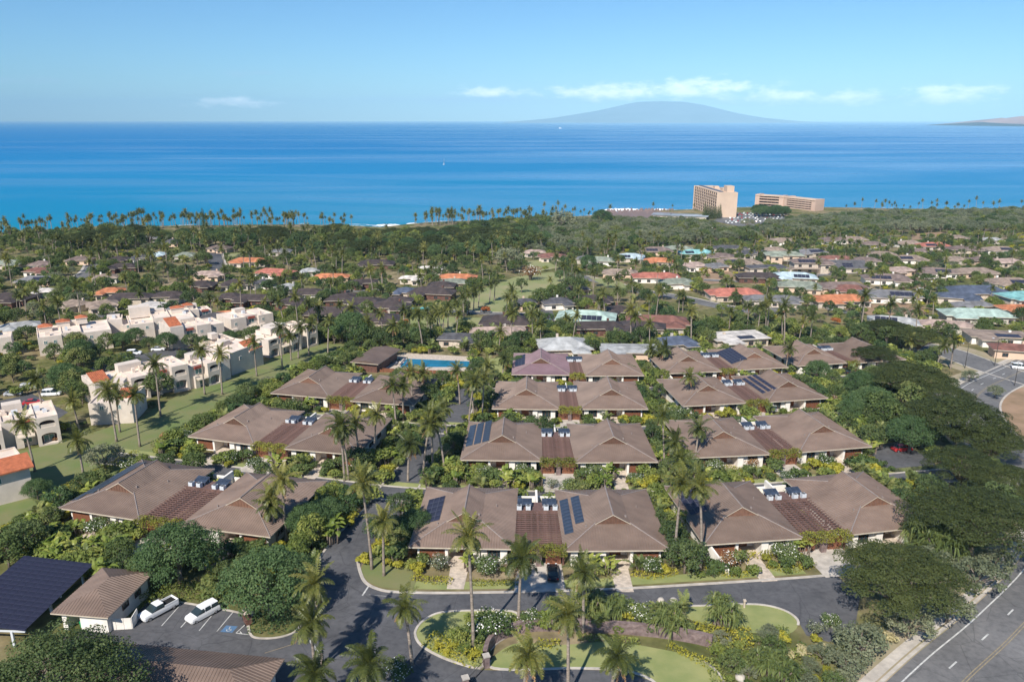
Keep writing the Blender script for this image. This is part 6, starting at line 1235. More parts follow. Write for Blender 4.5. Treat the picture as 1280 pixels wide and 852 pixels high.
# ------------------------------------------------------------------ palms placed one by one: foot x, foot y, crown row, label
for q in ((592, 807, 665, 'tallest coconut palm rising in front of the front row middle villas'), (648, 785, 700, 'coconut palm in front of the concrete driveway of the front villas'), (515, 830, 765, 'coconut palm leaning over the tip of the entrance island lawn'), (729, 790, 713, 'coconut palm beside the black car, behind the rock wall'), (710, 872, 772, 'coconut palm on the entrance lawn in front of the rock wall'),
          (762, 884, 822, 'coconut palm casting a shadow across the entrance lawn'), (653, 888, 820, 'low coconut palm crown right of the driveway gate'), (403, 830, 733, 'upper coconut palm of the cluster by the car park exit'), (394, 842, 774, 'lower coconut palm of the cluster by the car park exit'), (460, 900, 826, 'coconut palm beside the white flowered bush at the lower edge'), (393, 900, 838, 'coconut palm at the lower edge beside the garage roof'),
          (465, 711, 600, 'taller of two palms on the corner lawn left of the front villas'), (480, 719, 648, 'shorter of two palms on the corner lawn left of the front villas'), (336, 675, 621, 'left palm of three in front of the front row left villas'), (347, 678, 636, 'middle palm of three in front of the front row left villas'), (358, 675, 599, 'right palm of three in front of the front row left villas'),
          (876, 711, 607, 'palm shading the front row right villa roof'), (842, 706, 600, 'palm between the front middle and front right villas'), (868, 585, 538, 'single palm in front of the second row right villa'), (858, 509, 470, 'palm in front of the third row right villa'), (981, 468, 436, 'palm beside the orange flowering trees'), (826, 462, 443, 'palm left of the fourth row right villas'), (830, 584, 524, 'taller palm in the green gap right of the second row middle villas'), (839, 585, 551, 'shorter palm in the green gap right of the second row middle villas'),
          (431, 601, 533, 'left palm in front of the second row left villa'), (436, 600, 540, 'second palm in front of the second row left villa'), (468, 579, 518, 'palm beside the right wall of the second row left villa'), (450, 582, 528, 'palm at the front corner of the second row left villa'), (504, 526, 480, 'tallest palm in front of the third row left villa'), (495, 531, 484, 'palm left of the tallest one at the third row left villa'), (516, 512, 465, 'palm by the side wall of the third row left villa'), (527, 499, 467, 'palm just below the pool fence'),
          (510, 601, 557, 'first palm on the central road above the crossing'), (529, 597, 531, 'second palm on the central road above the crossing'), (541, 590, 518, 'third palm on the central road, at the kerb bend'), (556, 590, 526, 'fourth palm on the central road, beside the second row villas'), (586, 533, 476, 'palm at the corner of the central road and third row street'), (603, 524, 471, 'palm left of the third row middle villa'), (592, 519, 486, 'short palm between two taller ones by the third row villa'), (628, 475, 449, 'palm left of the fourth row middle villas'), (827, 467, 436, 'palm right of the fourth row middle villas'), (815, 462, 438, 'palm behind the fourth row middle villas'),
          (44, 589, 530, 'leaning palm by the nearest condominium arches'), (106, 603, 549, 'short palm on the condominium lawn beside the small grey tree'), (100, 542, 500, 'palm rising in front of the nearest condominium arch bay'), (146, 552, 488, 'left palm of the crossing pair before the plain condominium wall'), (150, 540, 490, 'right palm of the crossing pair before the plain condominium wall'), (175, 558, 494, 'leaning palm in the middle of the condominium lawn'), (201, 520, 456, 'palm in front of the long condominium block'), (256, 493, 438, 'left palm of two before the window bay condominium'), (278, 493, 443, 'right palm of two before the window bay condominium'), (321, 470, 426, 'palm before the plain wall with the red tile slope'), (353, 461, 411, 'first palm at the far end of the condominium lawn'), (364, 450, 419, 'second palm at the far end of the condominium lawn'), (373, 448, 408, 'third palm at the far end of the condominium lawn'), (386, 445, 405, 'fourth palm at the far end of the condominium lawn'), (410, 443, 403, 'last palm at the far end of the condominium lawn'),
          (560, 555, 512, 'palm overhanging the bend of the central road'), (575, 505, 462, 'palm at the head of the central road'), (612, 498, 458, 'palm behind the third row middle villas'), (845, 640, 575, 'palm in the gap behind the front right villa'), (1170, 462, 432, 'left palm at the highway corner'), (1188, 461, 425, 'right palm at the highway corner'), (1137, 446, 428, 'palm rising out of the umbrella trees')):
    palm_at(*q[:3], q[3])
for i, (px, py, cy) in enumerate(((505, 420, 388), (527, 421, 395), (540, 420, 398), (551, 421, 391), (560, 410, 384), (570, 403, 380), (580, 398, 372), (592, 388, 366), (598, 384, 360), (618, 376, 352), (612, 378, 356), (640, 382, 362), (513, 418, 394), (535, 412, 390), (548, 416, 386), (586, 392, 368), (642, 400, 372), (638, 412, 388))):
    palm_at(px, py, cy, 'slender palm of the grove on the golf lawn', 'palms on the golf lawn')
for kd, px, py, s_, v, l in (('bare_plumeria', 663, 350, 3.2, 1, 'brown leaved round tree on the golf lawn'), ('kiawe_tree', 634, 338, 1.9, 0, 'large grey green tree at the upper edge of the golf lawn'), ('garden_tree', 690, 378, 1.0, 0, 'leafy tree at the lower right of the golf lawn'), ('garden_tree', 676, 384, 1.1, 1, 'broad tree beside the golf road bend'), ('garden_tree', 652, 366, .9, 2, 'narrow dark tree in the middle of the golf lawn'), ('garden_tree', 716, 372, 1.3, 3, 'dark broad tree right of the golf lawn'), ('garden_tree', 590, 366, 1.0, 1, 'broad tree at the left of the golf lawn'), ('shade_tree', 735, 336, .8, 0, 'dark round tree behind the golf lawn hedge'), ('garden_tree', 700, 352, .9, 4, 'green tree at the right rim of the golf lawn')):
    p = at(px, py); plant(kd, p.x, p.y, l, 'trees on the golf lawn', v, s_)
# umbrella trees by the highway: crown centre seen at (px, py)
for px, py, s_, v, l in ((1127, 716, .86, 0, 'nearest umbrella tree with a wide dark crown at the end of the front road'), (1222, 642, .98, 1, 'wide umbrella tree behind the silvery bush beside the highway'), (1206, 576, .8, 2, 'umbrella tree on the highway slope above the wide dark one'), (1200, 520, 1.05, 0, 'umbrella tree over the shaded car park'), (1138, 468, .98, 1, 'umbrella tree by the green tree clump and car'), (1095, 440, .70, 2, 'small umbrella tree behind the farthest right villa'), (1150, 418, .85, 2, 'umbrella tree near the junction palms'), (1110, 408, .75, 0, 'umbrella tree in front of the pale grey panel roof'),
                         (1266, 602, .72, 0, 'umbrella tree hiding the highway bend at the right edge'), (1240, 548, .75, 1, 'umbrella tree just below the dirt slope'), (1165, 512, .7, 2, 'umbrella tree behind the bright green tree of the shaded car park'), (1180, 492, .7, 0, 'umbrella tree between the car park and the highway bend')):
    p = at(px, py, 8 * s_); plant('monkeypod_tree', p.x, p.y, l, 'umbrella trees by the highway', v, s_)
for px, py, s_, v, l in ((221, 690, .95, 0, 'round dense green tree in front of the front left villas'), (335, 727, 1.02, 1, 'round dense green tree on the car park island'), (385, 648, .62, 1, 'green tree beside the road left of the corner palms'), (408, 640, .55, 0, 'smaller green tree beside the central road'), (520, 655, .55, 0, 'bright green tree behind the corner lawn palms'),
                         (98, 438, .78, 0, 'clipped round tree by the condominium car park'), (80, 470, .82, 1, 'lower clipped round tree in the condominium car park'), (152, 425, .62, 0, 'left of the low trees in front of the white tower condominium'), (208, 425, .62, 1, 'right of the low trees in front of the white tower condominium'), (287, 421, .5, 0, 'low round tree before the farthest condominium row'), (168, 418, .55, 1, 'small tree between the two low condominium trees'),
                         (440, 408, 1.15, 1, 'large bright green tree between the condominiums and the pool'), (650, 453, .5, 1, 'green tree in front of the purple brown villa roof'), (672, 462, .5, 0, 'green tree at the fourth row pergola'), (755, 462, .42, 1, 'low green tree left of the fourth row right roof corner'), (785, 463, .45, 0, 'low green tree at the fourth row right roof corner'), (1023, 462, .62, 0, 'green tree below the orange flowering crowns'), (1090, 500, .8, 1, 'green tree beside the silver car'), (1075, 478, .7, 0, 'pale green tree behind the third row right villas'), (1140, 540, .85, 1, 'bright green tree at the edge of the shaded car park'), (1065, 510, .55, 0, 'small tree right of the third row villas'), (1000, 452, .4, 0, 'low green tree before the farthest right villas'), (940, 455, .42, 1, 'low green tree before the fourth row right villas'), (965, 460, .4, 0, 'second low green tree before the fourth row right villas'),
                         (45, 610, .4, 0, 'low round bush tree on the left lawn edge')):
    p = at(px, py, 6 * s_); plant('shade_tree', p.x, p.y, l, 'dense round crowned trees', v, s_)
p = at(62, 868, 7); plant('spreading_tree', p.x, p.y, 'large dark spreading tree at the lower left corner', None, 0, 1.0)
for px, py, s_, v, l in ((1075, 806, .75, 0, 'grey green tree on the slope near the highway kerb'), (1138, 780, .62, 1, 'grey tree with pale trunk beside the highway'), (1186, 760, .65, 0, 'brownish dry tree on the highway verge'), (1222, 722, .75, 1, 'dry grey bush tree at the highway bend'), (1058, 832, .5, 0, 'grey bush on the lower slope'), (1245, 704, .6, 0, 'dry bush tree at the right edge'), (130, 572, .75, 1, 'small grey green tree on the condominium lawn'), (1190, 480, .5, 0, 'dry tree by the junction pavement'), (1212, 470, .45, 1, 'small round dry bush at the junction'), (1245, 490, .5, 0, 'bare roadside bush by the dirt slope'), (335, 478, .5, 0, 'small leaning tree on the far condominium lawn'), (163, 508, .4, 0, 'low spreading bush in the middle of the condominium lawn')):
    p = at(px, py, 3.5 * s_); plant('kiawe_tree', p.x, p.y, l, 'dry grey green trees', v, s_)
for i, (px, py, s_, l) in enumerate(((608, 706, 1.0, 'before the front row middle left villa'), (817, 704, .95, 'before the front row middle right villa'), (616, 779, 1.2, 'on the entrance island'), (497, 834, 1.0, 'at the lower edge of the entrance road'), (808, 768, 1.0, 'behind the curved rock wall'), (785, 757, .8, 'beside the road behind the rock wall'), (982, 690, 1.05, 'before the front row right villa'), (66, 642, 1.0, 'left of the front row left villa'), (120, 656, 1.0, 'at the front left corner of the front row left villa'), (652, 586, .9, 'before the second row middle left villa'), (744, 587, .95, 'before the second row middle right villa'),
                                    (710, 604, .8, 'at the second row street, middle'), (794, 597, .75, 'at the second row street, beside the palm gap'), (604, 588, .9, 'left of the second row middle villas'), (892, 580, .9, 'before the second row right villa, left half'), (1032, 575, 1.0, 'before the second row right villa, right half'), (984, 594, .75, 'on the second row right street'), (1040, 775, .7, 'at the end of the right lawn'), (855, 684, .8, 'left of the front row right villa'), (290, 570, .9, 'before the second row left villa, left half'), (318, 578, .9, 'at the second row left driveway'), (262, 606, .8, 'behind the front row left pergola'), (700, 500, .7, 'before the third row middle pergola'), (665, 772, .9, 'above the wall beside the driveway palm'))):
    p = at(px, py, 1.8 * s_); plant('plumeria_tree', p.x, p.y, 'white flowering plumeria %s' % l, 'plumerias in the villa gardens', i, s_)
for i, (px, py, s_, l) in enumerate(((548, 700, 1.0, 'before the left front villa window'), (910, 697, 1.05, 'before the front row right villa wall'), (690, 603, .8, 'on the second row street'), (940, 575, .9, 'at the second row right villa'), (625, 512, .9, 'at the third row middle villa'), (735, 512, .9, 'right of the third row pergola'), (935, 500, .9, 'before the third row right villa'), (985, 500, .9, 'beside the covered car'), (870, 510, .9, 'at the third row right villa corner'), (1040, 497, .9, 'right of the third row right villa'), (385, 492, .9, 'before the third row left villa'), (760, 600, .7, 'beside the second row path'), (1022, 783, .75, 'at the tip of the right lawn'), (880, 493, .8, 'near the third row palm'), (670, 515, .8, 'in the third row middle garden'))):
    p = at(px, py, 1.7 * s_); plant('bare_plumeria', p.x, p.y, 'half bare plumeria with pale branches %s' % l, 'half bare plumerias', i, s_)
for i, (px, py, s_, l) in enumerate(((905, 768, 1.25, 'round pandanus clump on the right lawn'), (738, 757, 1.1, 'pandanus clump behind the wall palms'), (765, 762, 1.0, 'pandanus clump right of the wall palms'), (835, 778, 1.0, 'dark pandanus at the right end of the rock wall bed'), (700, 765, 1.0, 'pandanus under the driveway palm'), (1163, 674, 1.6, 'silvery green pandanus between two umbrella trees'), (1146, 668, 1.4, 'second silvery pandanus between two umbrella trees'), (1184, 690, 1.5, 'lower silvery pandanus between two umbrella trees'), (955, 828, 1.0, 'pandanus on the dry lower slope'), (975, 838, .9, 'second pandanus on the dry lower slope'))):
    p = at(px, py, 1.8 * s_); plant('pandanus', p.x, p.y, l, 'pandanus clumps', i, s_)
for i, (px, py, s_, v, l) in enumerate(((550, 692, .9, 1, 'rust coloured bush beside the left front villa wall'), (512, 690, .8, 1, 'dark red bush on the corner lawn'), (915, 688, .9, 1, 'rust bush at the front row right villa'), (1000, 450, 1.0, 0, 'left orange red flowering crown before the farthest villas'), (1018, 448, 1.1, 0, 'middle orange red flowering crown before the farthest villas'), (1046, 451, 1.0, 0, 'right orange red flowering crown before the farthest villas'), (886, 456, .9, 0, 'orange red bush before the fourth row right villas'), (205, 545, .9, 1, 'dark rust bush beside the condominium lawn hedge'), (935, 560, .9, 1, 'rust bush at the second row right driveway'), (1005, 812, .9, 2, 'left cream variegated bush on the dry slope'), (1030, 810, .9, 2, 'right cream variegated bush on the dry slope'), (985, 815, .8, 2, 'cream variegated bush near the pandanus'), (1112, 795, .9, 2, 'cream bush near the highway trees'), (1045, 402, 1.2, 0, 'orange bush by the far street'), (607, 388, 1.3, 0, 'orange bush beside the golf road'), (70, 548, .8, 1, 'orange bush at the foot of the nearest condominium'), (505, 404, 1.2, 0, 'red orange hedge bush by the garden pool'), (495, 406, 1.2, 0, 'left red orange hedge bush by the garden pool'))):
    p = at(px, py, .9 * s_); plant('flame_bush', p.x, p.y, l, 'orange, rust and cream bushes', v, s_)
for i in range(16):
    t = i / 15; p = at(1072 + 78 * t, 588 + 52 * t, 1.5); plant('areca_palm', p.x, p.y, 'feathery areca palm in the row beside the front row right villa', 'areca palms beside the villa', i, rnd.uniform(.9, 1.15))
for i in range(12):
    t = i / 11; p = at(1028 + 52 * t, 520 + 45 * t, 1.5); plant('areca_palm', p.x, p.y, 'feathery areca palm in the row right of the second row villas', 'areca palms right of the second row', i, rnd.uniform(.8, 1.05))
# hedges
def hpx(pts, w, h, m, l, g='garden hedges', **k): return hedge('hedge', px_smooth(pts, 4), w, h, M[m], l, g, **k)
for q in (([(515, 722), (540, 727), (566, 728)], 1.4, .7, 'l_lime', 'lime hedge left of the front left path'), ([(588, 730), (620, 730), (650, 728)], 1.2, .6, 'l_lime', 'lime hedge right of the front left path'), ([(735, 720), (755, 722), (770, 716)], 1.8, 1.0, 'l_shrub', 'clipped shrub row left of the front right path'), ([(790, 716), (815, 722), (845, 716)], 1.2, .6, 'l_lime', 'lime hedge round the plumeria of the front right villa'), ([(880, 702), (895, 716), (920, 720), (942, 716)], 1.1, .6, 'l_lime', 'lime hedge curving round the white wall of the right villa'), ([(958, 708), (985, 713), (1018, 706)], 1.4, .7, 'l_lime', 'lime hedge below the big right plumeria'), ([(952, 695), (965, 700)], 2.2, 1.3, 'l_lime', 'rounded lime shrub left of the right villa plumeria'), ([(932, 697), (942, 702)], 2.0, 1.2, 'l_lime', 'rounded lime shrub right of the rust bush'),
          ([(535, 800), (560, 812), (585, 824), (600, 828)], 2.6, .9, 'l_lime', 'lime bed along the lower edge of the island'), ([(555, 796), (580, 806), (600, 812)], 2.6, 1.0, 'l_shrub', 'leafy bed under the tallest palm'), ([(672, 806), (700, 808)], 1.6, .7, 'l_lime', 'lime bed before the rock wall'), ([(720, 797), (760, 800), (800, 804)], 1.0, .6, 'l_shrub', 'low green bed at the foot of the rock wall'), ([(835, 808), (860, 820), (885, 832)], 1.2, .6, 'l_lime', 'yellow bed at the right end of the entrance lawn'), ([(865, 790), (900, 796), (940, 800)], 3.0, 1.0, 'l_lime', 'wide lime bed between the right lawn and the slope'), ([(882, 807), (910, 811), (935, 813)], 1.6, 1.0, 'l_shrub', 'clipped green hedge above the dry slope'), ([(888, 828), (895, 846), (900, 858)], 1.4, .8, 'l_shrub', 'narrow hedge running down the dry slope'), ([(965, 795), (985, 798)], 2.4, 1.2, 'l_shrub', 'round green bush below the right lawn'), ([(970, 818), (1010, 822), (1050, 818)], 2.0, .8, 'l_shrub', 'green bed below the cream bushes'), ([(750, 772), (790, 780), (830, 786)], 2.0, 1.0, 'l_shrub', 'green bed behind the rock wall'), ([(175, 752), (230, 742), (290, 752)], 3.2, 1.2, 'l_shrub', 'dark hedge along the top of the near car park'), ([(318, 782), (345, 786), (368, 780)], 3.0, 1.2, 'l_round', 'low bush ring under the car park island tree'),
          ([(0, 626), (12, 620), (22, 614)], 2.0, 1.3, 'l_lime', 'clipped hedge in front of the white building at the left edge'), ([(60, 628), (90, 612), (130, 590), (172, 570)], 2.2, 1.2, 'l_lime', 'lime hedge behind the front row left villa'), ([(195, 560), (240, 535), (290, 508), (330, 490)], 2.5, 1.4, 'l_banana', 'light green hedge along the condominium lawn'), ([(330, 490), (370, 470), (410, 450)], 2.5, 1.4, 'l_shrub', 'hedge at the far end of the condominium lawn'), ([(905, 590), (930, 594), (950, 592)], 2.2, 1.4, 'l_lime', 'yellow rounded hedge before the second row right path'), ([(600, 606), (620, 607)], 2.6, 1.5, 'l_shrub', 'rounded shrub at the second row street corner'), ([(712, 513), (718, 514)], 1.6, 1.0, 'l_lime', 'round lime shrub at the third row middle path'), ([(705, 335), (735, 345)], 3.5, 2.0, 'l_dark', 'dark clipped hedge beside the golf lawn'), ([(690, 328), (706, 336)], 3.5, 2.0, 'l_dark', 'upper dark clipped hedge beside the golf lawn')):
    hpx(q[0], q[1], q[2], q[3], q[4])
for key, where, T, kx, va, vb in pair_info:      # vines on the pergola fronts, hedges in the back gardens
    a, b = T @ Vector((-3.4 * kx, .5, 0)), T @ Vector((3.4 * kx, .5, 0)); o = hedge('vine', [a, (a + b) / 2, b], 2.0, 1.25, M['l_vine'], 'yellow green vine over the pergola front of the %s villa pair' % where, 'vines on the pergolas', z0=2.3, cat='vine', dens=95, size=.24); 
    a, b = T @ Vector((-2.6 * kx, 18.6, 0)), T @ Vector((2.6 * kx, 18.6, 0)); hedge('hedge', [a, (a + b) / 2, b], 2.4, 1.6, M['l_shrub'], 'green bed between the villas behind the collectors of the %s pair' % where, 'beds behind the pergolas')
for i, (px, py, v, s_) in enumerate(((572, 798, 1, 1.0), (585, 790, 2, 1.1), (598, 797, 4, 1.0), (604, 812, 0, .9), (592, 818, 3, .9), (578, 812, 0, .9), (566, 806, 3, .8), (632, 789, 2, 1.1), (642, 783, 1, 1.0), (655, 779, 0, 1.1), (548, 806, 3, .7), (558, 814, 3, .7), (600, 775, 4, 1.0), (588, 778, 1, .9))):
    p = at(px, py, .6); plant('shrub', p.x, p.y, '%s shrub in the bed of the entrance island' % ('bright green', 'tall bright green', 'dark green', 'lime yellow', 'deep green')[v], 'shrubs of the entrance island bed', v, s_)
# ------------------------------------------------------------------ scattered planting
def W2(pts): return [(at(*p).x, at(*p).y) for p in pts]
def scatter(poly, n, chooser, low=False, seed=1, space=True, r=0, coast=28):
    rs = random.Random(seed); xs_ = [p[0] for p in poly]; ys_ = [p[1] for p in poly]; got = tries = 0
    while got < n and tries < n * 12:
        tries += 1; x, y = rs.uniform(min(xs_), max(xs_)), rs.uniform(min(ys_), max(ys_))
        if not inpoly(x, y, poly) or y > coast_y(x) - coast: continue
        kind, s_, lo = chooser(rs)
        if not free(x, y, lo, r if not lo else 0): continue
        if space and (not tfree(x, y)): continue
        SC.append((kind, x, y, s_, rs.random() * 6.28, rs.randrange(99))); got += 1
        tmark(x, y, RPR[kind] * s_ * (.75 if lo else 1.0))
def ch(*opts):
    w = [o[1] for o in opts]
    def f(rs):
        o = rs.choices(opts, w)[0]; return o[0], rs.uniform(o[2], o[3]), o[4]
    return f
lowp = ch(('shrub', 8, .6, 1.05, True), ('banana_plant', .5, .6, .9, True), ('areca_palm', .35, .6, .9, True))
lush = ch(('shrub', 5, 1.0, 2.0, True), ('banana_plant', .8, .9, 1.3, True), ('garden_tree', 1.4, .5, .75, False), ('areca_palm', .7, .8, 1.1, True), ('plumeria_tree', .25, .8, 1, False))
villa_zone = [(-92, 112), (-30, 96), (-25, 108), (30, 106), (78, 112), (84, 122), (104, 160), (112, 200), (140, 240), (118, 256), (60, 246), (-5, 240), (-62, 252), (-72, 215), (-88, 165)]
scatter(villa_zone, 1100, lush, seed=3); scatter(villa_zone, 1500, lowp, seed=4)
scatter(W2([(0, 640), (60, 640), (150, 655), (170, 680), (200, 700), (250, 700), (185, 712), (110, 705), (20, 704), (-30, 700)]), 160, ch(('shrub', 4, 1.1, 2.0, True), ('banana_plant', 4, 1.0, 1.5, True), ('garden_tree', .6, .6, .8, False)), seed=5)
scatter(W2([(300, 690), (400, 640), (455, 620), (470, 640), (430, 690), (395, 705), (380, 740)]), 70, ch(('shrub', 3, 1.2, 2.0, True), ('garden_tree', 2, .6, .9, False), ('banana_plant', .6, .9, 1.2, True)), seed=6)
scatter(W2([(640, 776), (850, 770), (860, 792), (800, 790), (700, 786), (640, 790)]), 110, ch(('shrub', 3, .8, 1.3, True), ('banana_plant', 1, .7, 1, True), ('areca_palm', 1, .8, 1.1, True)), seed=7)
scatter(W2([(890, 800), (1060, 800), (1130, 790), (1200, 790), (1130, 850), (1000, 870), (900, 860)]), 60, ch(('shrub', 2, .5, 1.1, True), ('kiawe_tree', 1, .25, .45, True)), seed=8)
scatter(W2([(1060, 760), (1230, 690), (1280, 700), (1260, 740), (1180, 790), (1080, 800)]), 40, ch(('shrub', 2, 1, 1.6, True), ('kiawe_tree', 2, .4, .7, True)), seed=9)
scatter(W2([(1080, 520), (1180, 500), (1280, 560), (1290, 680), (1180, 700), (1100, 600)]), 70, ch(('shrub', 2, 1, 1.8, True), ('garden_tree', 2, .7, 1.1, False), ('kiawe_tree', .6, .5, .8, True)), seed=10)
scatter(W2([(170, 580), (330, 490), (430, 432), (445, 440), (350, 500), (220, 575), (190, 600)]), 130, ch(('banana_plant', 3, .9, 1.3, True), ('shrub', 4, 1.0, 1.8, True), ('areca_palm', 1, .8, 1.1, True), ('garden_tree', .5, .5, .7, False)), seed=12)
scatter(W2([(1240, 505), (1262, 490), (1300, 485), (1380, 510), (1400, 600), (1330, 575), (1275, 548)]), 26, ch(('kiawe_tree', 2, .22, .4, True), ('shrub', 2, .5, .9, True)), seed=42)
scatter([(95, 92), (150, 130), (160, 200), (330, 330), (330, 90), (160, 70)], 120, ch(('kiawe_tree', 3, .5, 1.0, False), ('shrub', 2, .6, 1.2, True)), seed=40)
scatter([(-330, 230), (-190, 120), (-120, 95), (-100, 120), (-150, 160), (-200, 220), (-300, 300)], 220, ch(('garden_tree', 3, .7, 1.1, False), ('shrub', 3, 1, 2, True), ('coconut_palm', 1, .8, 1.1, False)), seed=41)
# round the condominiums
scatter([(-190, 225), (-120, 150), (-80, 215), (-62, 270), (-95, 300), (-150, 300), (-200, 290)], 260, ch(('shrub', 4, .8, 1.6, True), ('garden_tree', 1.2, .6, 1.0, False), ('coconut_palm', .15, .8, 1.1, False)), seed=13)
scatter([(-260, 250), (-160, 200), (-140, 175), (-175, 160), (-230, 190)], 160, ch(('garden_tree', 3, .8, 1.3, False), ('shrub', 2, 1, 2, True), ('coconut_palm', .6, .9, 1.1, False)), seed=14)
# green belt right behind the villas and the pool
scatter([(-75, 255), (-10, 246), (60, 250), (120, 262), (150, 250), (165, 285), (60, 285), (-60, 300), (-100, 300)], 420, ch(('garden_tree', 3, .6, .95, False), ('shrub', 4, 1.2, 2.0, True), ('areca_palm', 2, .9, 1.3, True), ('coconut_palm', 1.0, .8, 1.1, False), ('banana_plant', 1, 1, 1.3, True)), seed=15)
# among the houses
gl = ch(('garden_tree', 3.2, .6, 1.05, False), ('coconut_palm', 2.0, .7, 1.05, False), ('shrub', 4.5, 1.2, 2.4, True), ('areca_palm', .8, 1.0, 1.5, True), ('kiawe_tree', .3, .6, .9, False))
left_zone = [(-470, 560), (-330, 300), (-240, 255), (-170, 300), (-60, 300), (20, 285), (70, 300), (90, 420), (80, 560), (-120, 600), (-300, 640), (-440, 640)]
scatter(left_zone, 1900, gl, seed=16)
scatter([(-470, 560), (-440, 640), (-460, 680), (-360, 690), (-300, 640)], 120, gl, seed=17)
gr_ = ch(('garden_tree', 2.6, .45, .85, False), ('coconut_palm', 1.0, .6, .9, False), ('shrub', 5, 1.2, 2.4, True), ('areca_palm', .6, 1.0, 1.4, True), ('kiawe_tree', .5, .5, .8, False))
right_zone = [(60, 285), (165, 285), (190, 250), (420, 420), (560, 640), (480, 700), (330, 650), (200, 640), (100, 600), (70, 560), (90, 420), (70, 300)]
scatter(right_zone, 1700, gr_, seed=18)
# dark umbrella trees in a belt before the beach
belt = W2([(60, 306), (130, 297), (260, 300), (400, 298), (560, 300), (660, 298), (690, 310), (640, 322), (560, 326), (450, 322), (330, 312), (200, 312), (90, 316)])
scatter(belt, 60, ch(('monkeypod_tree', 1, .8, 1.25, False)), seed=19, coast=40); scatter(belt, 160, ch(('garden_tree', 3, 1.0, 1.7, False), ('shade_tree', 1, .7, 1.1, False)), seed=20, coast=40)
# the dry wood towards the hotels
wood = W2([(660, 300), (700, 285), (780, 279), (860, 280), (900, 288), (990, 280), (1060, 270), (1180, 268), (1290, 266), (1400, 268), (1400, 288), (1290, 292), (1150, 292), (1050, 298), (960, 300), (880, 306), (790, 312), (700, 318), (660, 322)])
scatter(wood, 1250, ch(('kiawe_tree', 6, .8, 1.4, False), ('garden_tree', 1.0, .8, 1.3, False)), seed=21, coast=20)
scatter(W2([(560, 292), (680, 281), (700, 290), (660, 306), (560, 300)]), 120, ch(('garden_tree', 3, .9, 1.6, False), ('kiawe_tree', 2, .9, 1.3, False), ('shade_tree', .6, .8, 1, False)), seed=22, coast=25)
# the palm rows along the shore
def shore(px0, px1, n, hmin, hmax, seed, inland=(14, 75)):
    rs = random.Random(seed)
    for _ in range(n):
        p = at0(rs.uniform(px0, px1), 275); 
        u = p.x / p.y; y = 700.0
        for _k in range(12): y = coast_y(u * y)
        y -= rs.uniform(*inland); x = u * y
        if free(x, y, True): SC.append(('coconut_palm', x, y, rs.uniform(hmin, hmax), rs.random() * 6.28, rs.randrange(99)))
shore(0, 130, 40, .55, 1.0, 31); shore(135, 235, 50, .7, 1.15, 32); shore(235, 375, 85, .6, 1.15, 33); shore(375, 445, 18, .6, .95, 34); shore(515, 560, 14, .7, 1.1, 35); shore(540, 700, 85, .65, 1.15, 36); shore(700, 870, 26, .6, 1.0, 37); shore(1040, 1280, 34, .55, .95, 38)
for px, py, s_ in ((256, 292, 1.25),): p = at(px, py); plant('ironwood_tree', p.x, p.y, 'tall dark ironwood tree among the shore palms', None, 0, s_)
for k in range(9): p = at(878 + k * 2.4, 273 - .1 * k); plant('ironwood_tree', p.x, p.y - 8, 'dark ironwood tree before the hotel tower', 'ironwoods before the hotel tower', 0, rnd.uniform(.75, 1.0), parts=False)
for k in range(16): p = at(944 + (k % 8) * 5, 268 + (k // 8) * 3); plant('shade_tree', p.x, p.y - 5, 'dark round tree before the low hotel wing', 'dark trees before the low hotel wing', k, rnd.uniform(.9, 1.2), parts=False)
p = at(705, 290); plant('kiawe_tree', p.x, p.y, 'tall bare grey tree at the right end of the shore palms', None, 0, 2.6); p = at(752, 284); plant('shade_tree', p.x, p.y, 'dark round tree by the marquee', None, 0, 1.6)
# split: the largest 300 of each kind stand as single objects, the rest is one mass per kind
LAND = []
for key, wh, T, kx, va, vb in pair_info:
    for nm, v in (('left', va), ('right', vb)): c = tf(v) @ Vector((0, 8, 0)); LAND.append((c.x, c.y, 'near the %s half of the %s villas' % (nm, wh)))
LAND += [(-110, 165, 'by the nearest arched condominium'), (-100, 182, 'by the condominium with the plain end wall'), (-100, 200, 'by the long arched condominium'), (-85, 218, 'by the condominium window bay'), (-75, 255, 'by the farthest arched condominium'), (-150, 255, 'by the condominium with red caps'), (-128, 275, 'by the condominium with the roof tower'), (-108, 265, 'by the condominium with the sloped red tiles'), (-95, 282, 'by the condominium behind the low tree'), (-26, 236, 'around the swimming pool'), (-60, 240, 'around the pool house'), (-48, 100, 'around the near car park'), (-75, 112, 'behind the solar carport'), (0, 92, 'on the entrance island'), (20, 95, 'behind the curved rock wall'), (45, 88, 'on the dry slope by the right lawn'), (60, 95, 'below the nearest umbrella tree'), (85, 125, 'between the umbrella trees and the front right villas'), (100, 165, 'by the shaded car park'), (125, 215, 'by the highway junction'), (-28, 120, 'beside the central road'), (-25, 150, 'beside the central road crossing')]
for q in H:
    if q[6]: c = at(q[0], q[1]); LAND.append((c.x, c.y, 'near the ' + ' '.join(q[6].replace('roofed ', '').split()[:8])))
def where(x, y):
    if y > coast_y(x) - 110: return 'along the shore, %s' % ('left part' if x < -150 else 'middle part' if x < 120 else 'right part')
    return min(LAND, key=lambda q: (q[0] - x) ** 2 + (q[1] - y) ** 2)[2]
LOOK = {'shrub': ('bright green', 'large bright green', 'dark green', 'lime', 'deep green'), 'garden_tree': ('tall leafy', 'broad leafy', 'dark narrow', 'dark broad', 'glossy green', 'light green')}
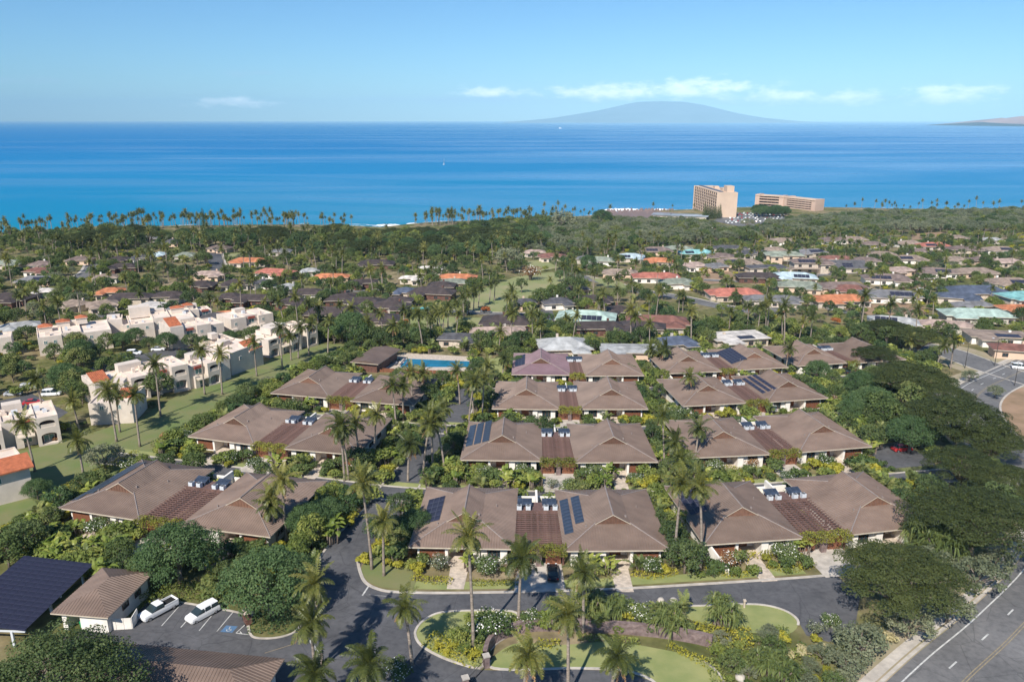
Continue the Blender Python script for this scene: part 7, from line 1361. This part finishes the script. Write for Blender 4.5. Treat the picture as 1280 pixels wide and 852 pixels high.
LBL = {'coconut_palm': 'coconut palm %s', 'monkeypod_tree': 'dark umbrella tree %s', 'shade_tree': 'dense round tree %s', 'garden_tree': 'leafy green tree %s', 'kiawe_tree': 'dry grey green tree %s', 'shrub': 'leafy green shrub %s', 'banana_plant': 'broad leaved banana plant %s', 'plumeria_tree': 'small plumeria tree %s', 'areca_palm': 'feathery areca palm clump %s', 'flame_bush': 'rust or cream coloured bush %s', 'pandanus': 'pandanus %s', 'ironwood_tree': 'ironwood %s', 'bare_plumeria': 'bare plumeria %s'}
for kd, x, y, s_ in EXTRA:
    if free(x, y, True): SC.append((kd, x, y, s_ * (2.3 if kd == 'shrub' else 1.5 if kd == 'areca_palm' else 1), rnd.random() * 6.28, rnd.randrange(99)))
by = {}
for q in SC: by.setdefault(q[0], []).append(q)
def stuff(kind, L_):
    pc_ = bpy.data.collections.new('prototypes_' + kind); P = PR[kind]
    for i, p in enumerate(P): o = bpy.data.objects.new('%s_source_%02d' % (kind, i), p.full); pc_.objects.link(o)
    me = bpy.data.meshes.new(kind + '_mass'); me.from_pydata([(x, y, gz(x, y)) for _, x, y, *_r in L_], [], [])
    a = me.attributes.new('rz', 'FLOAT_VECTOR', 'POINT'); a.data.foreach_set('vector', np.array([(0, 0, q[4]) for q in L_], np.float32).ravel())
    a = me.attributes.new('sc', 'FLOAT', 'POINT'); a.data.foreach_set('value', np.array([q[3] for q in L_], np.float32)); a = me.attributes.new('vi', 'INT', 'POINT'); a.data.foreach_set('value', np.array([q[5] % len(P) for q in L_], np.int32))
    ng = bpy.data.node_groups.new('scatter_' + kind, 'GeometryNodeTree'); ng.interface.new_socket('Geometry', in_out='INPUT', socket_type='NodeSocketGeometry'); ng.interface.new_socket('Geometry', in_out='OUTPUT', socket_type='NodeSocketGeometry')
    gi, go = ng.nodes.new('NodeGroupInput'), ng.nodes.new('NodeGroupOutput'); ip = ng.nodes.new('GeometryNodeInstanceOnPoints'); ci = ng.nodes.new('GeometryNodeCollectionInfo'); ci.inputs['Collection'].default_value = pc_; ci.inputs['Separate Children'].default_value = True; ci.inputs['Reset Children'].default_value = True; ip.inputs['Pick Instance'].default_value = True
    def na(n, t): k_ = ng.nodes.new('GeometryNodeInputNamedAttribute'); k_.data_type = t; k_.inputs['Name'].default_value = n; return [o for o in k_.outputs if o.enabled and o.name == 'Attribute'][0]
    ng.links.new(gi.outputs[0], ip.inputs['Points']); ng.links.new(ci.outputs[0], ip.inputs['Instance']); ng.links.new(na('rz', 'FLOAT_VECTOR'), ip.inputs['Rotation']); ng.links.new(na('sc', 'FLOAT'), ip.inputs['Scale']); ng.links.new(na('vi', 'INT'), ip.inputs['Instance Index']); ng.links.new(ip.outputs[0], go.inputs[0])
    o = link('distant_' + kind + '_mass', me); md = o.modifiers.new('scatter', 'NODES'); md.node_group = ng
    tag(o, 'mass of more distant plants like the %s' % kind.replace('_', ' '), CAT[kind], kind='stuff'); return o
for kind, L_ in by.items():
    L_.sort(key=lambda q: q[2] / (q[3] * (1.0 if kind != 'coconut_palm' else 1))); lim = 290 if kind != 'coconut_palm' else 215
    for kd, x, y, s_, rz, v in L_[:lim]:
        wv = where(x, y); plant(kind, x, y, (((LOOK[kind][v % len(LOOK[kind])] + (' shrub ' if kind == 'shrub' else ' tree ')) + '%s') if kind in LOOK else LBL[kind]) % wv, '%ss %s' % (kind.replace('_', ' '), wv), v, s_, rz, parts=(y < 150 or (y < 200 and kind in ('coconut_palm', 'garden_tree'))))
    if len(L_) > lim: stuff(kind, L_[lim:])
print('SCATTER', {k: len(v) for k, v in by.items()}, 'objects', len(bpy.data.objects))

# ------------------------------------------------------------------ haze
m, t, o_ = newmat('sea haze'); pv = N(t, 'ShaderNodeVolumePrincipled'); pv.inputs['Density'].default_value = 3.4e-5; pv.inputs['Color'].default_value = (.45, .765, 1.0, 1); pv.inputs['Anisotropy'].default_value = -0.45; t.links.new(pv.outputs[0], o_.inputs['Volume'])
mb = MB(); mb.box(-60000, 60000, -3000, 48000, -10, 1230); hz = build('haze', mb, m); tag(hz, kind='stuff')
